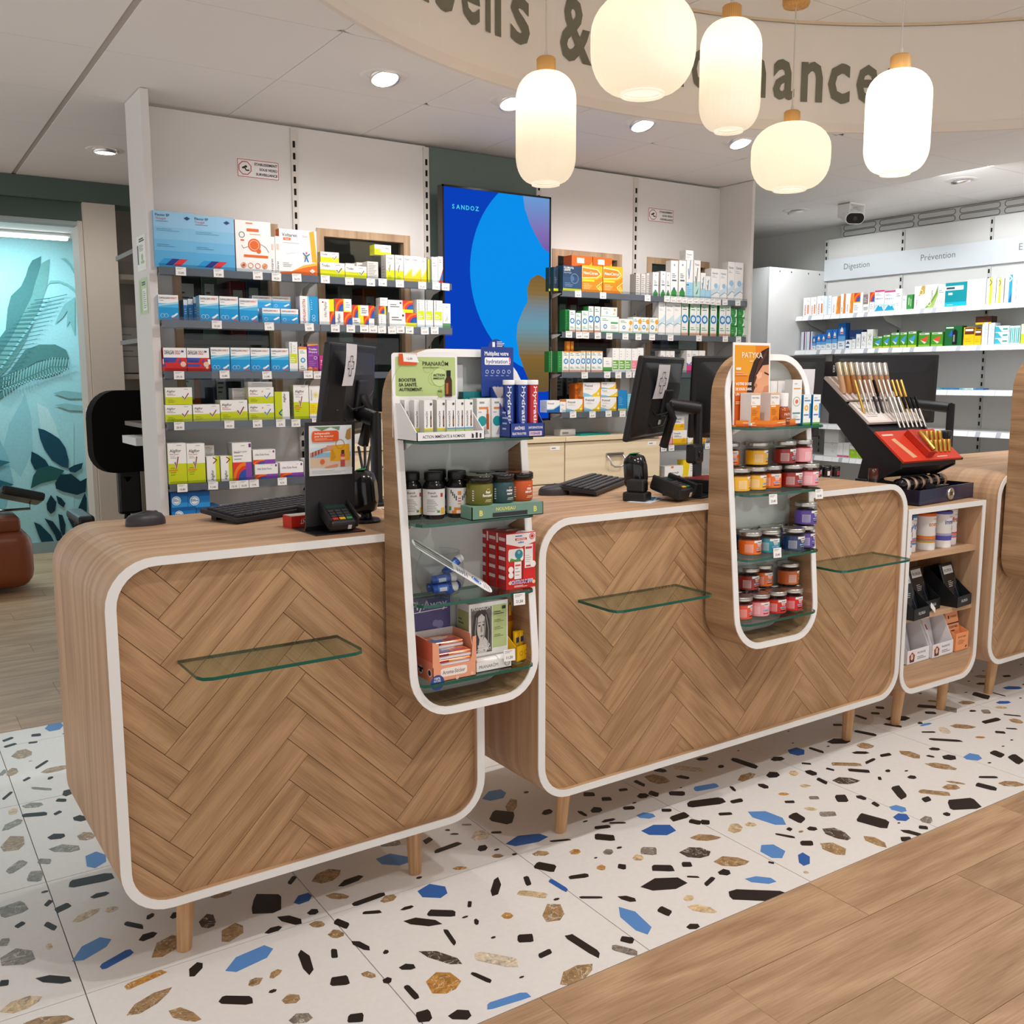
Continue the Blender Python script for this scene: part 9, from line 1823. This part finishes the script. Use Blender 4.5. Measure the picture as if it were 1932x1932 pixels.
monitor('black monitor with taped drawing sheet behind the first tower', (.96, .59, 1.367), math.radians(48.4), math.radians(8), .48, .29, (-.15, .085, .1, .125)); monitor('black monitor with taped sheet, seen edge on over the long counter', (2.166, .499, 1.33), math.radians(30), math.radians(10.7), .5, .31, (-.1, .07, .13, .125)); t = monitor('black monitor behind the second tower with taped sheet on its far side', (2.585, .392, 1.33), math.radians(-28), math.radians(8), .53, .32, (.155, .04, .11, .15)); monitor('wide black monitor turned away on the last counter', (4.16, .95, 1.345), math.radians(-22), math.radians(2), .61, .36)
def armpost(lab, x, y, tx, ty, tz, col='#141316'):
    t = thing('monitor_arm', lab, 'monitor arm', (x, y, TOP)); q = B(); q.bev(-.05, .05, -.05, .05, 0, .012, .003, col, seg=1); ob('foot', q, 'plastic', t); q = B(); q.tube([(0, 0, .01), (0, 0, tz - TOP)], .018, 12, col); ob('post', q, 'plastic', t); q = B(); q.tube([(0, 0, tz - TOP - .02), (tx - x, ty - y, tz - TOP)], .025, 12, col); ob('boom', q, 'plastic', t)
armpost('black monitor arm rising behind the second tower', 2.33, .45, 2.2, .5, 1.31); armpost('black monitor arm post behind the first tower', 1.0, .5, .97, .56, 1.30); t = armpost('black monitor post on the last counter', 4.05, .5, 4.1, .85, 1.28)
# webcams with bent feet
def webcam(lab, x, y, rz, z=TOP):
    t = thing('webcam', lab, 'webcam', (x, y, z), rz); q = B(); q.bev(-.033, .033, -.022, .022, .085, .155, .01, '#141316'); ob('camera_head', q, 'plastic', t); q = B(); q.prism([(-.03, 0), (.035, 0), (.035, .003), (-.024, .003), (.0, .088), (-.004, .09)], -.02, .02, '#4a494c', 0, 'x'); ob('bent_foot', q, 'metal', t); q = B(); q.lathe([(.012, 0), (.012, .002), (.001, .002)], 14, col='#0a0a0c'); q.xf = Matrix.Translation((0, -.022, .12)) @ Matrix.Rotation(PI / 2, 4, 'X'); q.lathe([(.012, 0), (.012, .002), (.001, .002)], 14, col='#050506', cap=False); ob('lens', q, 'gloss', t)
webcam('black webcam on a bent foot at the end of the long counter, beside the second tower', 2.2, .33, .3); webcam('black webcam on a bent foot on the last counter', 3.80, .36, .2)
# papers
for k, (x, y, rz, c) in enumerate(((1.735, .045, .5, '#e6eaf0'), (1.76, .052, .75, '#dfe6ee'))):
    q = B(); q.box(0, .16, 0, .08, .0, .0008, c); p = Print(q, (0, 0, .0008), (.16, 0, 0), (0, .08, 0)); p.poly([(.2, .1), (.9, .1), (.9, .8), (.5, .9)], '#3f8fc0' if k else '#2f6fa8'); p.circ(.6, .5, .2, '#cfe3f0', 12); p.lines(.05, .6, .3, .9, 3, '#8a98a8', .3); tag(ob('leaflet', q, 'card', None, (x, y, TOP + .001 * k), rz), 'blue and white leaflet lying before the scanner, %s one' % ('lower', 'upper')[k], 'leaflet', 'leaflets before the scanner')
q = B(); q.bev(0, .15, 0, .1, 0, .04, .004, '#7a1f1c', seg=1); tag(ob('red_box', q, 'card', None, (2.13, .19, TOP), .25), 'dark red box tucked between terminal and second tower', 'box')
q = B(); q.box(0, .2, 0, .14, .0, .012, '#c9ab86'); q.box(.12, .19, .02, .06, .012, .018, '#2a2728'); tag(ob('wood_board', q, 'card', None, (2.12, .36, TOP), .25), 'small pale board lying behind the card terminal', 'board')
q = B(); q.bev(0, .15, 0, .1, 0, .03, .006, '#1f1e20', seg=1); tag(ob('cable_box', q, 'plastic', None, (.735, .335, TOP), .3), 'flat black cable box behind the advertising stand', 'device')
for k in range(3): q = B(); q.tube([(.80 + .012 * k, .17, TOP + .012), (.79 + .014 * k, .18, TOP + .06), (.815 + .008 * k, .2, TOP + .15), (.85 + .02 * k, .3, TOP + .2)], .004, 6, '#141316'); tag(ob('black_cable', q, 'plastic'), 'black cable rising beside the first tower, %s of three' % ORD[k], 'cable', 'cables beside the first tower')
# hand sanitiser pump bottle
t = thing('sanitiser_bottle', 'clear blue hand sanitiser pump bottle on the beech cabinet', 'bottle', (2.345, 1.745, 1.1084)); q = B(); q.lathe([(.03, 0), (.034, .004), (.034, .115), (.028, .135), (.013, .143), (.013, .15)], 28, col='#ffffff'); ob('bottle_body', q, 'blue_glass', t); q = B(); q.lathe([(.03, .003), (.031, .1), (.001, .1)], 24, col='#9fc8e8'); ob('gel', q, 'plastic', t); q = B(); patch(q, .0345, -80, 80, .02, .105, '#eef2f6', 14); patch(q, .0347, -40, 40, .08, .085, '#e8a08a', 5); patch(q, .0347, -40, 30, .055, .058, '#9ab8d8', 5); patch(q, .0347, -50, 50, .03, .034, '#9ab8d8', 5); ob('label', q, 'card', t); q = B(); q.lathe([(.016, .148), (.016, .166), (.008, .168), (.006, .185), (.012, .187), (.012, .197), (.001, .2)], 20, col='#f2f2f2', cap=False); q.bev(-.045, 0, -.006, .006, .187, .198, .003, '#f2f2f2', seg=1); ob('pump_head', q, 'gloss', t)
# ================================================================ cosmetics on the small cabinet
CT = .9055
t = thing('cosmetics_stand', 'black sloping cosmetics display stand on the small open cabinet', 'stand', (3.10, .0, 0)); XW = .375
prof = [(.10, 1.078), (.10, 1.045), (.20, .99), (.50, 1.30), (.50, 1.40)]
q = B(); q.prism(prof, 0, .012, '#17161b', 0, 'x'); q.prism(prof, XW - .012, XW, '#17161b', 0, 'x'); q.prism([(.10, 1.07), (.10, 1.05), (.2, 1.0), (.5, 1.31), (.5, 1.388)], .012, XW - .012, '#1b1a20', 0, 'x'); ob('sloped_body', q, 'plastic', t)
q = B(); q.prism([(.2, .99), (.12, .985), (.26, CT + .001), (.34, CT + .001), (.30, 1.08)], .03, .045, '#17161b', 0, 'x'); q.prism([(.2, .99), (.12, .985), (.26, CT + .001), (.34, CT + .001), (.30, 1.08)], XW - .045, XW - .03, '#17161b', 0, 'x'); q.box(.03, XW - .03, .24, .36, CT + .001, CT + .008, '#17161b'); ob('support_legs', q, 'plastic', t)
q = B(); q.box(0.0, .20, .502, .508, 1.36, 1.475, '#1d1620'); p = Print(q, (0, .5019, 1.36), (.2, 0, 0), (0, 0, .115)); p.text('BY TERRY', .35, .6, .28, '#d9d4d6', .6, 'l', 0); ob('header_board', q, 'card', t)
SL = math.atan2(.322, .40); SM = Matrix.Translation((0, .10, 1.079)) @ Matrix.Rotation(SL, 4, 'X')      # slope frame: x right, y up the slope
q = B(); q.xf = SM; q.box(.008, XW - .008, .215, .345, .001, .012, '#e2d5d0'); q.box(.008, XW - .008, .36, .515, .001, .012, '#e2d5d0'); ob('beige_steps', q, 'card', t)
q = B(); q.xf = SM; q.box(.012, .14, .225, .33, .0121, .0125, '#efe8e4'); p = Print(q, (.012, .225, .0126), (.128, 0, 0), (0, .105, 0)); p.lines(.1, .2, .8, .8, 6, '#8a8482', .3); ob('text_card', q, 'card', t)
q = B(); q.xf = SM; q.box(-.01, XW + .01, -.02, .16, .003, .012, '#cf3a22'); p = Print(q, (-.01, -.02, .012), (XW + .02, 0, 0), (0, .18, 0)); p.lines(.05, .82, .35, .92, 1, '#f2d0c4', .5); p.poly([(.2, .1), (.28, .12), (.2, .75), (.13, .72)], '#d8a880'); p.lines(.6, .06, .9, .12, 1, '#f2d0c4', .4); ob('red_tester_tray', q, 'card', t)
q = B(); q.xf = SM @ Matrix.Translation((.15, .045, .012)) @ Matrix.Rotation(.0, 4, 'Z'); q.bev(0, .045, -.05, .09, 0, .03, .002, '#b92f1c', seg=1); ob('red_holder', q, 'card', t)
def stick(lab, x, y, L, r, cap, body, tiltx=.0, h=.0, group='make up sticks in the sloping stand', capk=.5, tip=None):
    M = SM @ Matrix.Translation((x, y, h)) @ Matrix.Rotation(-PI / 2 + tiltx, 4, 'X'); o = thing('makeup_stick', lab, 'make up stick', (3.10, 0, 0), 0, group); o.matrix_world = Matrix.Translation((3.10, 0, 0)) @ M; c = L * (1 - capk)
    q = B(); q.lathe([(r * .9, 0), (r * .9, c)], 12, col=body); ob('barrel', q, 'metal' if body in ('#d8d4ce', '#d9b05a', '#b9b5b0') else 'gloss', o); q = B(); q.lathe([(r, c), (r, L - .002), (r * .9, L), (.0005, L)], 12, col=cap, cap=False); ob('cap', q, 'metal', o); return o
SIL, GOL, BLK = '#d8d4ce', '#d9b05a', '#1a191c'
for k in range(9): stick('foundation tube with bright metal cap, %s along the upper row of the stand' % ORD[k], .022 + .0385 * k, .40, .135, .0135, '#d9c9a8' if k < 3 else SIL, ('#d8b08a', '#c98a4a', '#b8743a', '#c89a72', '#a8704a', '#d8b08a', '#b98a64', '#c99a74', '#b8805a')[k], .62, .012, capk=.42)
for k in range(11): stick('slim pencil, %s along the middle row of the stand' % ORD[k], .03 + .0315 * k, .27, .15, .0062, (GOL, SIL, SIL, SIL, BLK, SIL, SIL, SIL, GOL, GOL, GOL)[k], (GOL, SIL, SIL, BLK, BLK, '#b9b5b0', '#b9b5b0', SIL, BLK, GOL, GOL)[k], .5, .012, capk=.5)
for k in range(7): stick('slim silver pencil, %s along the lower row of the stand' % ORD[k], .17 + .0295 * k, .175, .14, .0058, (SIL, SIL, SIL, BLK, BLK, BLK, BLK)[k], SIL, .45, .012, capk=.4)
for r_ in range(2):
    for k in range(5): stick('gold lipstick standing in the red tray, %s in the %s row' % (ORD[k], ('front', 'rear')[r_]), .218 + .0305 * k, .022 + .055 * r_, .05, .0095, GOL, GOL, .75, .012, 'gold lipsticks in the red tray', .6)
stick('long gold lipstick lying in the red holder', .172, .0, .1, .0095, GOL, GOL, .0 + .1, .05, 'gold lipsticks in the red tray', .7)
# navy drawer tray and what lies around it
t = thing('navy_tray', 'navy blue tray with round silver emblem on the small cabinet', 'tray', (3.095, .004, CT), .12); W, D_, H = .46, .2, .062; q = B(); q.box(0, W, 0, D_, 0, .004, '#1a1f3a'); q.box(0, W, 0, .006, 0, H, '#1b2142'); q.box(0, W, D_ - .006, D_, 0, H, '#1b2142'); q.box(0, .006, .006, D_ - .006, 0, H, '#15182c'); q.box(W - .006, W, .006, D_ - .006, 0, H, '#15182c'); q.box(.006, W - .006, .006, D_ - .006, .035, .04, '#17171c'); ob('tray_body', q, 'gloss', t)
q = B(); q.xf = Matrix.Translation((W * .55, -.0, H * .5)) @ Matrix.Rotation(PI / 2, 4, 'X'); q.lathe([(.024, 0), (.024, .006), (.02, .008), (.0195, .006), (.001, .006)], 32, col='#d4ccc0', cap=False)
for a in (-.012, -.004, .004): q.box(a, a + .005, -.006, .008, .006, .0075, '#8a8074')
ob('emblem', q, 'metal', t)
c_, s_ = math.cos(.12), math.sin(.12)
def ontray(lx, ly, z=.0405): return (3.095 + lx * c_ - ly * s_, .004 + lx * s_ + ly * c_, CT + z)
for k in range(6):
    o = thing('powder_jar', 'black and beige powder jar lying on its side, %s along the navy tray' % ORD[k], 'jar', ontray(.045 + .062 * k, .115, .0405 + .0285), 0, 'powder jars lying on the navy tray', (0, PI / 2, .12)); q = B(); q.lathe([(.001, 0), (.027, .001), (.028, .004), (.028, .026), (.025, .03)], 28, col='#17151a', cap=False); ob('jar_base', q, 'gloss', o); q = B(); q.lathe([(.0255, .03), (.0275, .031), (.0275, .05), (.001, .051)], 28, col=('#d9c4b8', '#c9a890', '#b8937a', '#c8a488', '#d0ac8a', '#c89a6a')[k], cap=False); ob('powder_side', q, 'gloss', o)
o = thing('powder_brush', 'black powder brush lying across the navy tray', 'brush', ontray(.16, .05, .055), rot=(PI / 2 * .0, PI / 2, .15)); q = B(); q.lathe([(.006, .05), (.009, .06), (.008, .15), (.004, .19), (.001, .192)], 14, col='#17161a', cap=True); ob('handle', q, 'gloss', o); q = B(); q.lathe([(.001, -.012), (.014, -.008), (.021, .01), (.018, .035), (.009, .058)], 20, col='#100f11'); ob('bristles', q, 'matte', o)
# small make up pots on the corner of the cabinet and counter
for k in range(16):
    i, j = k % 8, k // 8; x, y = 2.62 + .043 * i + .01 * j, .36 + .05 * j - .013 * i; h = .03
    t = thing('makeup_pot', 'small black make up pot with letter mark, %s in the %s row on the counter end' % (ORD[i], ('front', 'rear')[j]), 'pot', (x, y, TOP), 0, 'make up pots on the counter end'); q = B(); q.lathe([(.015, 0), (.016, .002), (.016, h)], 18, col=('#16151a', '#2a1418', '#1a1a1e')[k % 3]); patch(q, .0162, -30, 40, .006, .024, ('#d8d4d2', '#c84a6a', '#e8e4e0', '#8a2a4a')[k % 4], 4); ob('pot_body', q, 'gloss', t); q = B(); q.lathe([(.0165, h), (.0165, h + .01), (.014, h + .012), (.001, h + .012)], 18, col='#121115', cap=False); ob('lid', q, 'gloss', t)
for k in range(14):
    x, y = 2.60 + .022 * k, .545 - .006 * k; o = thing('cosmetic_pencil', 'cosmetic pencil standing in the row behind the pots, %s one' % ORD[k], 'pencil', (x, y, TOP), 0, 'cosmetic pencils behind the pots', (R.uniform(-.2, .05), R.uniform(-.25, .25), 0)); q = B(); c = ('#6a2a20', '#17161a', '#d8b890', '#c9c5c0', '#8a4a2a', '#b8b4ae', '#17161a')[k % 7]; L = R.uniform(.085, .12); q.lathe([(.0055, 0), (.0055, L * .6)], 10, col=c); ob('barrel', q, 'gloss', o); q = B(); q.lathe([(.006, L * .6), (.006, L), (.001, L + .001)], 10, col=('#c9c5c0', '#17161a', '#d9b05a')[k % 3], cap=False); ob('cap', q, 'metal', o)
t = thing('foundation_bottle', 'brown capped foundation stick with white label by the navy tray', 'bottle', (3.02, .165, CT)); q = B(); q.lathe([(.019, 0), (.019, .1)], 24, col='#1a191d'); patch(q, .0193, -90, 90, .05, .075, '#e4e0dc', 14); patch(q, .0193, -90, 90, .02, .024, '#d8d4d0', 14); patch(q, .0193, -90, 90, .035, .04, '#d8d4d0', 14); wraptext(q, 'by', .0196, 5, .056, .012, '#1a191d', 60); ob('bottle_body', q, 'gloss', t); q = B(); q.lathe([(.0195, .1), (.0195, .14), (.017, .142), (.001, .142)], 24, col='#4a2216', cap=False); ob('cap', q, 'gloss', t)
q = B(); q.bev(0, .08, 0, .05, 0, .09, .002, '#23252a', seg=1); q.box(.004, .076, -.001, 0, .05, .08, '#d9d9d6'); tag(ob('tester_box', q, 'gloss', None, (3.06, .225, CT), .2), 'dark tester box with white label behind the navy tray', 'box')
